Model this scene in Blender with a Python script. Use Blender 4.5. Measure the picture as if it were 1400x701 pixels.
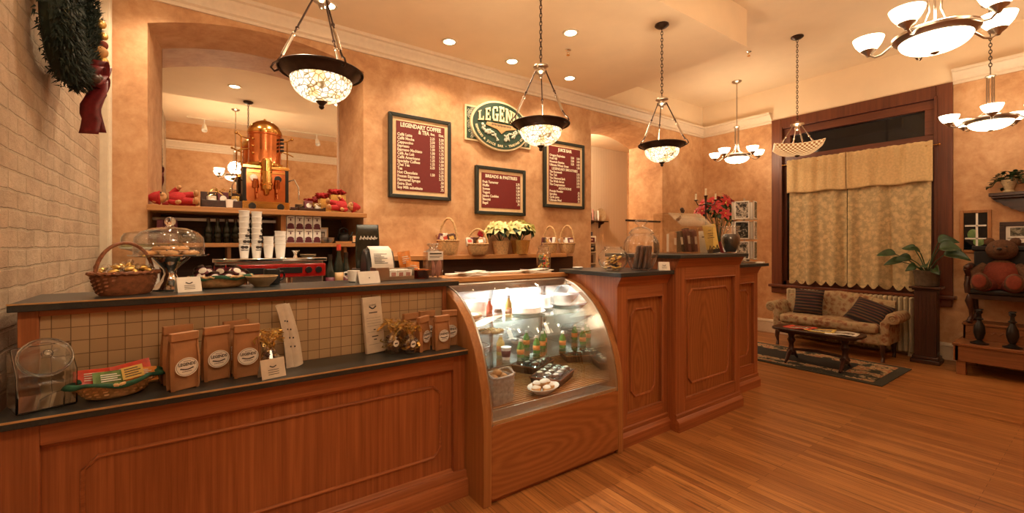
import bpy, bmesh, math, random
from math import sin, cos, pi, radians as RAD, sqrt, atan2
from mathutils import Vector as V, Matrix
for o in list(bpy.data.objects):
    bpy.data.objects.remove(o)
sc = bpy.context.scene
COL = sc.collection
rnd = random.Random(11)
# ------------------------------------------------------------------ camera, world, exposure
cam = bpy.data.objects.new('camera', bpy.data.cameras.new('camera'))
COL.objects.link(cam)
cam.data.sensor_width = 36.0
cam.data.lens = 594.0 / 1400.0 * 36.0
cam.data.shift_y = -16.5 / 1400.0
cam.data.clip_start = 0.05
cam.location = (0, 0, 1.5)
cam.rotation_euler = (RAD(90), 0, RAD(-35.3))
sc.camera = cam
w = bpy.data.worlds.new('night'); sc.world = w; w.use_nodes = True
w.node_tree.nodes['Background'].inputs[0].default_value = (0.02, 0.025, 0.04, 1)
w.node_tree.nodes['Background'].inputs[1].default_value = 0.3
sc.view_settings.view_transform = 'Standard'
sc.view_settings.look = 'None'
sc.view_settings.gamma = 1.0
sc.view_settings.use_curve_mapping = False
sc.view_settings.exposure = 0.40
WARM = (1.0, 0.77, 0.52)          # tungsten lamps
CAN_W, PEND_W, CHAND_W, MOSAIC_W, TRACK_W = 15.0, 13.0, 38.0, 5.0, 130.0
BOWL_E, SHADE_E, CAN_E, MOSAIC_E, CASE_W = 6.5, 6.5, 14.0, .72, 9.0
# ------------------------------------------------------------------ materials
def nt(name):
    m = bpy.data.materials.new(name); m.use_nodes = True
    n = m.node_tree.nodes; l = m.node_tree.links
    return m, n, l, n['Principled BSDF']
def ramp(n, stops):
    r = n.new('ShaderNodeValToRGB'); e = r.color_ramp.elements
    while len(e) < len(stops): e.new(0.5)
    for k, (p, c) in enumerate(stops):
        e[k].position = p; e[k].color = (*c, 1)
    return r
def coords(n, l, scale=(1, 1, 1), rot=(0, 0, 0), kind='Object', loc=(0, 0, 0)):
    if kind == 'World':
        t = n.new('ShaderNodeNewGeometry').outputs['Position']
    else:
        t = n.new('ShaderNodeTexCoord').outputs[kind]
    mp = n.new('ShaderNodeMapping')
    mp.inputs['Scale'].default_value = scale; mp.inputs['Rotation'].default_value = rot
    mp.inputs['Location'].default_value = loc
    l.new(t, mp.inputs[0]); return mp.outputs[0]
def noise(n, l, vec, scale=5, detail=4, rough=.55, dist=0):
    t = n.new('ShaderNodeTexNoise'); l.new(vec, t.inputs['Vector'])
    t.inputs['Scale'].default_value = scale; t.inputs['Detail'].default_value = detail
    t.inputs['Roughness'].default_value = rough; t.inputs['Distortion'].default_value = dist
    return t.outputs['Fac']
def bump(n, l, b, h, strength=.3, dist=.01):
    k = n.new('ShaderNodeBump'); k.inputs['Strength'].default_value = strength
    k.inputs['Distance'].default_value = dist; l.new(h, k.inputs['Height']); l.new(k.outputs[0], b.inputs['Normal'])
def mat(name, c, rough=.5, metal=0, var=.14, scale=25, coat=0, bmp=0, spec=.5):
    m, n, l, b = nt(name)
    f = noise(n, l, coords(n, l), scale, 3)
    r = ramp(n, [(.3, [max(0, x * (1 - var)) for x in c]), (.7, [min(1, x * (1 + var)) for x in c])])
    l.new(f, r.inputs[0]); l.new(r.outputs[0], b.inputs['Base Color'])
    b.inputs['Roughness'].default_value = rough; b.inputs['Metallic'].default_value = metal
    b.inputs['Coat Weight'].default_value = coat; b.inputs['Specular IOR Level'].default_value = spec
    if bmp: bump(n, l, b, f, bmp, .004)
    return m
def emat(name, c, e, base=(.8, .8, .8)):
    m, n, l, b = nt(name)
    b.inputs['Base Color'].default_value = (*base, 1)
    f = noise(n, l, coords(n, l), 12, 2)
    r = ramp(n, [(.2, [x * .93 for x in c]), (.8, c)]); l.new(f, r.inputs[0])
    l.new(r.outputs[0], b.inputs['Emission Color']); b.inputs['Emission Strength'].default_value = e
    return m
def glass(name, tint=(1, 1, 1), refl=1.0, ior=1.5):
    """thin clear glass: see-through plus fresnel reflection"""
    m, n, l, b = nt(name); out = n['Material Output']; n.remove(b)
    t = n.new('ShaderNodeBsdfTransparent'); g = n.new('ShaderNodeBsdfGlossy'); g.inputs['Roughness'].default_value = .02
    lw = n.new('ShaderNodeLayerWeight'); lw.inputs[0].default_value = .5
    pw = n.new('ShaderNodeMath'); pw.operation = 'POWER'; pw.inputs[1].default_value = 4; l.new(lw.outputs['Facing'], pw.inputs[0])
    f0 = 1.5 * ((ior - 1) / (ior + 1)) ** 2
    f = n.new('ShaderNodeMath'); f.operation = 'MULTIPLY_ADD'; f.inputs[1].default_value = .85 * (1 - f0); f.inputs[2].default_value = f0; l.new(pw.outputs[0], f.inputs[0])
    r = ramp(n, [(.45, tint), (.80, [x * .86 for x in tint]), (1, [x * .5 for x in tint])]); l.new(lw.outputs['Facing'], r.inputs[0]); l.new(r.outputs[0], t.inputs[0])
    g.inputs[0].default_value = (refl, refl, refl, 1)
    x = n.new('ShaderNodeMixShader'); l.new(f.outputs[0], x.inputs[0]); l.new(t.outputs[0], x.inputs[1]); l.new(g.outputs[0], x.inputs[2])
    l.new(x.outputs[0], out.inputs[0]); return m
def wood(name, c1, c2, axis='z', rough=.40, fine=60, ring=0, coat=.05, amp=1.0):
    m, n, l, b = nt(name)
    sc_ = {'x': (1.2, fine, fine), 'y': (fine, 1.2, fine), 'z': (fine, fine, 1.2)}[axis]
    f = noise(n, l, coords(n, l, sc_), 1, 5, .65, .3)
    s2 = {'x': (.5, 6, 6), 'y': (6, .5, 6), 'z': (6, 6, .5)}[axis]
    f2 = noise(n, l, coords(n, l, s2), 1, 3)
    if ring:
        wv = n.new('ShaderNodeTexWave'); wv.wave_type = 'RINGS'; wv.rings_direction = 'Y'
        k = {'x': (.9, 3, 3.6), 'z': (3.6, 3, .9)}[axis]
        l.new(coords(n, l, k, loc={'x': (.2, 0, -.80), 'z': (.1, 0, -.50)}[axis]), wv.inputs['Vector'])
        wv.inputs['Scale'].default_value = ring; wv.inputs['Distortion'].default_value = 11.0
        wv.inputs['Detail'].default_value = 3; wv.inputs['Detail Scale'].default_value = .7
        a = n.new('ShaderNodeMix'); a.data_type = 'FLOAT'; a.inputs[0].default_value = .34
        l.new(f, a.inputs[2]); l.new(wv.outputs['Fac'], a.inputs[3]); f = a.outputs[0]
    mx = n.new('ShaderNodeMix'); mx.data_type = 'FLOAT'; mx.inputs[0].default_value = .3
    l.new(f, mx.inputs[2]); l.new(f2, mx.inputs[3])
    mid = [(x + y) / 2 for x, y in zip(c1, c2)]
    r = ramp(n, [(.5 - .16 * amp, c1), (.5, mid), (.5 + .13 * amp, c2)]); l.new(mx.outputs[0], r.inputs[0])
    l.new(r.outputs[0], b.inputs['Base Color'])
    b.inputs['Roughness'].default_value = rough; b.inputs['Coat Weight'].default_value = coat; b.inputs['Coat Roughness'].default_value = .25
    bump(n, l, b, f, .12, .003)
    return m
M = {}
OA, OB = (.24, .070, .021), (.46, .155, .052)
M['oak'] = wood('oak_vertical_grain', OA, OB, 'z')
M['oak_dim'] = wood('dimmed_oak', (.16, .055, .016), (.29, .11, .034), 'y')  # oak tones scaled darker for the dim corner: shade in the colour
M['oak_x'] = wood('oak_long_grain', OA, OB, 'x')
M['oak_fig'] = wood('oak_figured_front', (.26, .085, .022), (.42, .155, .046), 'x', ring=2.4, fine=40, amp=1.5)
M['oak_panel'] = wood('oak_panel_grain', (.25, .078, .02), (.41, .15, .045), 'z', ring=2.6, fine=70, amp=1.4)
M['oak_lt'] = wood('honey_oak', (.36, .15, .045), (.55, .26, .09), 'x')
M['oak_lt_z'] = wood('honey_oak_upright', (.30, .12, .035), (.46, .20, .065), 'z')
M['dark_wood'] = wood('mahogany', (.022, .008, .004), (.06, .02, .009), 'y', rough=.3, fine=40)
M['dark_wood_z'] = wood('mahogany_upright', (.03, .010, .006), (.07, .022, .012), 'z', rough=.35, fine=40)
M['cherry'] = wood('cherry_casing', (.085, .02, .008), (.17, .045, .016), 'z', fine=30)
M['cherry_y'] = wood('cherry_casing_level', (.085, .02, .008), (.17, .045, .016), 'y', fine=30)
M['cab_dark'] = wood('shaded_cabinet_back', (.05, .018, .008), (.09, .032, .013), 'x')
M['black_top'] = mat('black_laminate', (.030, .034, .034), .32, var=.25, scale=120)
M['edge_tan'] = mat('tan_edge_strip', (.50, .30, .13), .4)
M['white_paint'] = mat('cream_paint', (.68, .57, .42), .5, var=.05)
M['crown'] = mat('crown_paint', (.76, .62, .46), .45, var=.04)
M['ceil'] = mat('ceiling_paint', (.86, .68, .47), .8, var=.03, scale=3)
M['steel'] = mat('brushed_steel', (.62, .62, .60), .28, 1, .06, 60)
M['chrome'] = mat('chrome', (.8, .8, .8), .08, 1, .03)
M['nickel'] = mat('satin_nickel', (.50, .42, .34), .3, 1, .08)
M['bronze'] = mat('dark_bronze', (.055, .030, .020), .38, .6, .25)
M['brass'] = mat('polished_brass', (.72, .42, .12), .18, 1, .1, 12)
M['copper'] = mat('copper', (.72, .26, .10), .2, 1, .14, 10)
M['iron'] = mat('black_iron', (.016, .013, .012), .4, .3, .2)
M['black'] = mat('black_plastic', (.014, .014, .015), .35)
M['white'] = mat('white_card', (.86, .82, .75), .6, var=.05)
M['china'] = mat('white_china', (.88, .85, .80), .22, var=.03)
M['paper'] = mat('pale_paper', (.66, .56, .44), .75, var=.08)
M['kraft'] = mat('kraft_paper', (.42, .20, .085), .6, var=.16, scale=14, bmp=.25)
M['ink'] = mat('dark_ink', (.05, .04, .035), .6)
M['gold'] = mat('gold_foil', (.88, .58, .18), .22, .7, .2, 60, bmp=.4)
M['red'] = mat('red_plush', (.36, .012, .013), .85, var=.25, scale=60, bmp=.3)
M['tan_plush'] = mat('tan_plush', (.48, .26, .11), .9, var=.25, scale=60, bmp=.3)
M['brown_plush'] = mat('brown_plush', (.11, .050, .024), .95, var=.3, scale=60, bmp=.4)
M['rust_plush'] = mat('rust_cloth', (.19, .034, .016), .9, var=.2, scale=50)
M['cream_cloth'] = mat('cream_cloth', (.50, .38, .22), .9, var=.2, scale=50)
M['green_cloth'] = mat('green_cloth', (.018, .09, .045), .8, var=.3)
M['red_shiny'] = mat('red_enamel', (.42, .015, .012), .2, coat=.5)
M['red_ribbon'] = mat('burgundy_ribbon', (.15, .010, .012), .5, var=.3)
M['leaf'] = mat('leaf_green', (.022, .058, .018), .4, var=.4, scale=12)
M['leaf_dk'] = mat('pine_green', (.009, .019, .010), .7, var=.5, scale=20)
M['bract'] = mat('cream_bract', (.74, .68, .30), .5, var=.2, scale=14)
M['bract_red'] = mat('red_bract', (.55, .035, .03), .5, var=.3, scale=14)
M['bread'] = mat('baked_crust', (.52, .27, .09), .7, var=.35, scale=18, bmp=.4)
M['choc'] = mat('chocolate', (.07, .028, .014), .45, var=.3)
M['cream'] = mat('whipped_icing', (.85, .80, .70), .6, var=.08, scale=20, bmp=.5)
M['orange'] = mat('orange_wrapper', (.75, .27, .05), .4, var=.25)
M['red_pack'] = mat('red_wrapper', (.62, .06, .03), .35, var=.25)
M['yellow'] = mat('yellow_card', (.78, .56, .14), .55, var=.08)
M['green_pack'] = mat('green_wrapper', (.14, .25, .08), .35, var=.4, scale=40)
M['green_bottle'] = mat('green_juice', (.10, .30, .07), .15, var=.2)
M['dark_bottle'] = mat('dark_glass_bottle', (.022, .026, .018), .1, var=.3)
M['wine'] = mat('plum_label', (.12, .016, .03), .5)
M['pink'] = mat('pink_biscotti', (.50, .24, .20), .6, var=.3, scale=20)
M['rope'] = mat('bleached_wicker', (.62, .38, .17), .7, var=.25, scale=50)
M['wicker'] = mat('brown_wicker', (.24, .085, .032), .6, var=.35, scale=50)
M['wicker_grey'] = mat('grey_wicker', (.46, .40, .34), .7, var=.3, scale=50)
M['clay'] = mat('glazed_clay', (.30, .22, .12), .45, var=.2)
M['pot'] = mat('stoneware_pot', (.10, .075, .05), .6, var=.3)
M['navy'] = mat('navy_box', (.035, .05, .10), .5)
M['radiator'] = mat('radiator_paint', (.60, .50, .34), .45, var=.06)
M['menu_red'] = mat('menu_red', (.165, .013, .011), .5, var=.06)
M['menu_tan'] = mat('menu_border', (.78, .55, .30), .55, var=.06)
M['frame_dk'] = mat('menu_frame', (.018, .022, .016), .4)
M['sign_green'] = mat('sign_green', (.016, .046, .026), .5, var=.1)
M['sign_cream'] = mat('sign_cream', (.80, .66, .40), .5, var=.06)
M['sign_grey'] = mat('sign_bean_relief', (.50, .50, .38), .55, var=.3, scale=40)
M['letter'] = mat('cream_lettering', (.95, .86, .66), .5, var=.03)
M['glass'] = glass('clear_glass')
def realglass():
    m, n, l, b = nt('thick_clear_glass')
    f = noise(n, l, coords(n, l), 9, 2); r = ramp(n, [(.3, (.93, .95, .95)), (.7, (1, 1, 1))]); l.new(f, r.inputs[0]); l.new(r.outputs[0], b.inputs['Base Color'])
    b.inputs['Transmission Weight'].default_value = 1; b.inputs['Roughness'].default_value = .01; b.inputs['IOR'].default_value = 1.48; return m
M['jar_glass'] = realglass()
M['glass_g'] = glass('greenish_glass', (.86, .95, .90))
M['acrylic'] = glass('clear_acrylic', (.95, .94, .92), 1.0, 1.45)
M['cello'] = glass('cellophane', (.93, .93, .93), 1.0, 1.9)
M['amber'] = glass('amber_plastic', (.55, .25, .10))
M['bulb'] = emat('frosted_bowl_glass', (1, .80, .52), BOWL_E)
M['shade'] = emat('frosted_shade_glass', (1, .80, .52), SHADE_E)
M['can'] = emat('lamp_lens', (1, .78, .48), CAN_E)
M['tube'] = emat('fluorescent_tube', (.93, .97, 1), 14)
M['flame'] = mat('candle_wax', (.85, .72, .50), .4)
M['night'] = mat('night_glass', (.006, .007, .010), .06, var=.4, scale=6)

def plaster():
    m, n, l, b = nt('sponged_plaster')
    p = coords(n, l, kind='World')
    a = noise(n, l, p, 2.3, 6, .68, .6); c = noise(n, l, p, 9, 5, .7, .3)
    x = n.new('ShaderNodeMix'); x.data_type = 'FLOAT'; x.inputs[0].default_value = .42
    l.new(a, x.inputs[2]); l.new(c, x.inputs[3])
    r = ramp(n, [(.34, (.43, .205, .085)), (.47, (.57, .305, .14)), (.58, (.66, .39, .20)), (.7, (.74, .48, .28))])
    l.new(x.outputs[0], r.inputs[0]); l.new(r.outputs[0], b.inputs['Base Color']); b.inputs['Roughness'].default_value = .6
    bump(n, l, b, c, .12, .006); return m
M['plaster'] = plaster()
def brickwall():
    m, n, l, b = nt('painted_brick')
    g = n.new('ShaderNodeNewGeometry'); s = n.new('ShaderNodeSeparateXYZ'); l.new(g.outputs['Position'], s.inputs[0])
    wob = noise(n, l, g.outputs['Position'], 6, 3); q = n.new('ShaderNodeMath'); q.operation = 'MULTIPLY_ADD'
    q.inputs[1].default_value = .026; l.new(wob, q.inputs[0]); l.new(s.outputs[2], q.inputs[2])
    cb = n.new('ShaderNodeCombineXYZ'); l.new(s.outputs[1], cb.inputs[0]); l.new(q.outputs[0], cb.inputs[1])
    t = n.new('ShaderNodeTexBrick'); l.new(cb.outputs[0], t.inputs['Vector'])
    t.inputs['Scale'].default_value = 1; t.inputs['Brick Width'].default_value = .225; t.inputs['Row Height'].default_value = .083
    t.inputs['Mortar Size'].default_value = .007; t.inputs['Mortar Smooth'].default_value = .35; t.inputs['Bias'].default_value = 0
    t.inputs['Color1'].default_value = (.60, .46, .33, 1); t.inputs['Color2'].default_value = (.50, .355, .245, 1)
    t.inputs['Mortar'].default_value = (.52, .40, .28, 1)
    f = noise(n, l, g.outputs['Position'], 5, 6, .7); r = ramp(n, [(.3, (.72, .70, .66)), (.7, (1.1, 1.1, 1.08))]); l.new(f, r.inputs[0])
    mu = n.new('ShaderNodeMix'); mu.data_type = 'RGBA'; mu.blend_type = 'MULTIPLY'; mu.inputs[0].default_value = 1
    l.new(t.outputs['Color'], mu.inputs[6]); l.new(r.outputs[0], mu.inputs[7]); l.new(mu.outputs[2], b.inputs['Base Color'])
    b.inputs['Roughness'].default_value = .75
    f2 = noise(n, l, g.outputs['Position'], 22, 5, .7)
    h = n.new('ShaderNodeMath'); h.operation = 'MULTIPLY_ADD'; h.inputs[1].default_value = -.9; l.new(t.outputs['Fac'], h.inputs[0]); l.new(f2, h.inputs[2])
    bump(n, l, b, h.outputs[0], .75, .012); return m
M['brick'] = brickwall()
def planks():
    m, n, l, b = nt('oak_strip_floor')
    p = coords(n, l, rot=(0, 0, RAD(90)), kind='World')
    t = n.new('ShaderNodeTexBrick'); l.new(p, t.inputs['Vector']); t.offset = .37; t.offset_frequency = 2
    t.inputs['Scale'].default_value = 1; t.inputs['Brick Width'].default_value = 1.35; t.inputs['Row Height'].default_value = .058
    t.inputs['Mortar Size'].default_value = .0010; t.inputs['Mortar Smooth'].default_value = .2; t.inputs['Bias'].default_value = -.1
    t.inputs['Color1'].default_value = (.47, .205, .062, 1); t.inputs['Color2'].default_value = (.29, .108, .032, 1)
    t.inputs['Mortar'].default_value = (.09, .03, .01, 1)
    f = noise(n, l, coords(n, l, (46, 1.6, 1), kind='World'), 1, 6, .7, .6)
    f3 = noise(n, l, coords(n, l, (1.1, .5, 1), kind='World'), 1.5, 3)
    r = ramp(n, [(.33, (.42, .36, .32)), (.48, (.95, .93, .9)), (.68, (1.2, 1.2, 1.18))]); l.new(f, r.inputs[0])
    mu = n.new('ShaderNodeMix'); mu.data_type = 'RGBA'; mu.blend_type = 'MULTIPLY'; mu.inputs[0].default_value = 1
    l.new(t.outputs['Color'], mu.inputs[6]); l.new(r.outputs[0], mu.inputs[7]); l.new(mu.outputs[2], b.inputs['Base Color'])
    rr = n.new('ShaderNodeMath'); rr.operation = 'MULTIPLY_ADD'; rr.inputs[1].default_value = .22; rr.inputs[2].default_value = .24
    l.new(f3, rr.inputs[0]); l.new(rr.outputs[0], b.inputs['Roughness'])
    bump(n, l, b, f, .06, .002); return m
M['floor'] = planks()
def tiles():
    m, n, l, b = nt('small_square_tile')
    g = n.new('ShaderNodeNewGeometry'); s = n.new('ShaderNodeSeparateXYZ'); l.new(g.outputs['Position'], s.inputs[0])
    cb = n.new('ShaderNodeCombineXYZ'); l.new(s.outputs[0], cb.inputs[0]); l.new(s.outputs[2], cb.inputs[1])
    t = n.new('ShaderNodeTexBrick'); l.new(cb.outputs[0], t.inputs['Vector']); t.offset = 0
    t.inputs['Scale'].default_value = 1; t.inputs['Brick Width'].default_value = .0575; t.inputs['Row Height'].default_value = .0575
    t.inputs['Mortar Size'].default_value = .0018; t.inputs['Bias'].default_value = 0
    t.inputs['Color1'].default_value = (.54, .375, .21, 1); t.inputs['Color2'].default_value = (.46, .31, .165, 1)
    t.inputs['Mortar'].default_value = (.19, .115, .06, 1)
    l.new(t.outputs['Color'], b.inputs['Base Color']); b.inputs['Roughness'].default_value = .4
    iv = n.new('ShaderNodeMath'); iv.operation = 'MULTIPLY'; iv.inputs[1].default_value = -1; l.new(t.outputs['Fac'], iv.inputs[0])
    bump(n, l, b, iv.outputs[0], .5, .003); return m
M['tile'] = tiles()
def mirror():
    m, n, l, b = nt('mirror_glass')
    f = noise(n, l, coords(n, l), 2, 2); r = ramp(n, [(.3, (.80, .76, .70)), (.7, (.84, .80, .74))]); l.new(f, r.inputs[0])
    l.new(r.outputs[0], b.inputs['Base Color']); b.inputs['Metallic'].default_value = 1; b.inputs['Roughness'].default_value = .015; return m
M['mirror'] = mirror()
def floral():
    m, n, l, b = nt('floral_brocade')
    p = coords(n, l)
    v = n.new('ShaderNodeTexVoronoi'); l.new(p, v.inputs['Vector']); v.inputs['Scale'].default_value = 13
    f = noise(n, l, p, 16, 5, .7, 1.5)
    x = n.new('ShaderNodeMix'); x.data_type = 'FLOAT'; x.inputs[0].default_value = .6; l.new(v.outputs['Distance'], x.inputs[2]); l.new(f, x.inputs[3])
    r = ramp(n, [(.28, (.15, .085, .035)), (.40, (.25, .10, .05)), (.48, (.34, .23, .12)), (.58, (.42, .31, .18)), (.70, (.24, .19, .09))])
    l.new(x.outputs[0], r.inputs[0]); l.new(r.outputs[0], b.inputs['Base Color']); b.inputs['Roughness'].default_value = .8; bump(n, l, b, f, .3, .004); return m
M['floral'] = floral()
def stripes():
    m, n, l, b = nt('striped_weave')
    p = coords(n, l)
    wv = n.new('ShaderNodeTexWave'); wv.bands_direction = 'Z'; l.new(p, wv.inputs['Vector']); wv.inputs['Scale'].default_value = 7; wv.inputs['Distortion'].default_value = .6
    f = noise(n, l, coords(n, l, (4, 4, 60)), 1, 3)
    x = n.new('ShaderNodeMix'); x.data_type = 'FLOAT'; x.inputs[0].default_value = .55; l.new(wv.outputs['Fac'], x.inputs[2]); l.new(f, x.inputs[3])
    r = ramp(n, [(.3, (.010, .010, .012)), (.55, (.035, .02, .022)), (.66, (.10, .022, .016)), (.74, (.13, .085, .03)), (.82, (.02, .016, .018))])
    l.new(x.outputs[0], r.inputs[0]); l.new(r.outputs[0], b.inputs['Base Color']); b.inputs['Roughness'].default_value = .9; return m
M['stripe'] = stripes()
def rugmat():
    m, n, l, b = nt('woven_rug')
    p = coords(n, l); v = n.new('ShaderNodeTexVoronoi'); l.new(coords(n, l, (1, .6, 1)), v.inputs['Vector']); v.inputs['Scale'].default_value = 8
    f = noise(n, l, p, 13, 4, .6, 1.2)
    x = n.new('ShaderNodeMix'); x.data_type = 'FLOAT'; x.inputs[0].default_value = .6; l.new(v.outputs['Distance'], x.inputs[2]); l.new(f, x.inputs[3])
    r = ramp(n, [(.34, (.42, .31, .15)), (.43, (.28, .07, .025)), (.49, (.52, .39, .21)), (.55, (.03, .03, .022)), (.8, (.018, .018, .016))])
    l.new(x.outputs[0], r.inputs[0]); l.new(r.outputs[0], b.inputs['Base Color']); b.inputs['Roughness'].default_value = .95; return m
M['rug'] = rugmat()
M['rug_edge'] = mat('rug_border', (.045, .042, .032), .95, var=.25, scale=90)
M['rug_mid'] = mat('rug_dark_field', (.022, .02, .018), .95, var=.3, scale=90)
def lace(name, solid):
    m, n, l, b = nt(name); out = n['Material Output']
    p = coords(n, l)
    v = n.new('ShaderNodeTexVoronoi'); l.new(p, v.inputs['Vector']); v.inputs['Scale'].default_value = 15
    f = noise(n, l, p, 17, 5, .7, 1.6)
    x = n.new('ShaderNodeMix'); x.data_type = 'FLOAT'; x.inputs[0].default_value = .7; l.new(v.outputs['Distance'], x.inputs[2]); l.new(f, x.inputs[3])
    r = ramp(n, [(.40, (.66, .50, .27)), (.58, (.55, .43, .245))]); l.new(x.outputs[0], r.inputs[0]); l.new(r.outputs[0], b.inputs['Base Color'])
    b.inputs['Roughness'].default_value = .9
    a = ramp(n, [(.42, (1, 1, 1)), (.58, (solid, solid, solid))]); l.new(x.outputs[0], a.inputs[0])
    l.new(a.outputs[0], b.inputs['Alpha']); return m
M['lace'] = lace('lace_curtain', .80)
M['valance'] = mat('linen_valance', (.66, .47, .24), .9, var=.12, scale=40, bmp=.2)
def mosaic(name, cols, e, base_scale, dark=.25):
    m, n, l, b = nt(name)
    p = coords(n, l)
    v = n.new('ShaderNodeTexVoronoi'); v.feature = 'DISTANCE_TO_EDGE'; l.new(p, v.inputs['Vector']); v.inputs['Scale'].default_value = base_scale
    f = noise(n, l, p, 14, 3); r = ramp(n, cols); l.new(f, r.inputs[0])
    k = ramp(n, [(.03, (dark, dark * .75, dark * .4)), (.12, (1, 1, 1))]); l.new(v.outputs['Distance'], k.inputs[0])
    mu = n.new('ShaderNodeMix'); mu.data_type = 'RGBA'; mu.blend_type = 'MULTIPLY'; mu.inputs[0].default_value = 1
    l.new(r.outputs[0], mu.inputs[6]); l.new(k.outputs[0], mu.inputs[7])
    l.new(mu.outputs[2], b.inputs['Emission Color']); b.inputs['Emission Strength'].default_value = e
    b.inputs['Base Color'].default_value = (.5, .4, .25, 1); b.inputs['Roughness'].default_value = .3; return m
M['mosaic'] = mosaic('mosaic_glass', [(.35, (.85, .55, .22)), (.5, (1, .84, .55)), (.7, (1, .92, .75))], 1.5, 36, .10)
def lattice():
    m, n, l, b = nt('woven_lattice_glass')
    p = coords(n, l, (42, 42, 0))
    c = n.new('ShaderNodeTexChecker'); l.new(p, c.inputs['Vector']); c.inputs['Scale'].default_value = 1
    c.inputs['Color1'].default_value = (1, .62, .26, 1); c.inputs['Color2'].default_value = (.36, .10, .025, 1)
    l.new(c.outputs[0], b.inputs['Emission Color']); b.inputs['Emission Strength'].default_value = MOSAIC_E
    b.inputs['Base Color'].default_value = (.22, .11, .04, 1); b.inputs['Roughness'].default_value = .35; return m
M['lattice'] = lattice()
def beadboard():
    m, n, l, b = nt('beadboard_paint')
    g = n.new('ShaderNodeTexWave'); g.bands_direction = 'X'; l.new(coords(n, l, kind='World'), g.inputs['Vector']); g.inputs['Scale'].default_value = 6
    r = ramp(n, [(.0, (.50, .40, .27)), (.12, (.66, .56, .42)), (1, (.68, .58, .44))]); l.new(g.outputs['Fac'], r.inputs[0])
    l.new(r.outputs[0], b.inputs['Base Color']); b.inputs['Roughness'].default_value = .5; bump(n, l, b, g.outputs['Fac'], .3, .006); return m
M['bead'] = beadboard()
def photo(name, seed, cols):
    m, n, l, b = nt(name)
    f = noise(n, l, coords(n, l, loc=(seed, seed * 2, 0)), 30, 3, .6, 1)
    r = ramp(n, cols); l.new(f, r.inputs[0]); l.new(r.outputs[0], b.inputs['Base Color']); b.inputs['Roughness'].default_value = .25; return m
GREY = [(.42, (.012, .011, .01)), (.56, (.06, .055, .05)), (.66, (.45, .40, .33))]
M['photo_a'] = photo('photograph_dark', 1, GREY)
M['photo_b'] = photo('photograph_light', 4, [(.38, (.03, .028, .025)), (.5, (.35, .3, .25)), (.62, (.6, .52, .42))])
M['print'] = photo('landscape_print', 7, [(.35, (.03, .03, .02)), (.5, (.16, .14, .09)), (.65, (.35, .33, .25))])
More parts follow.
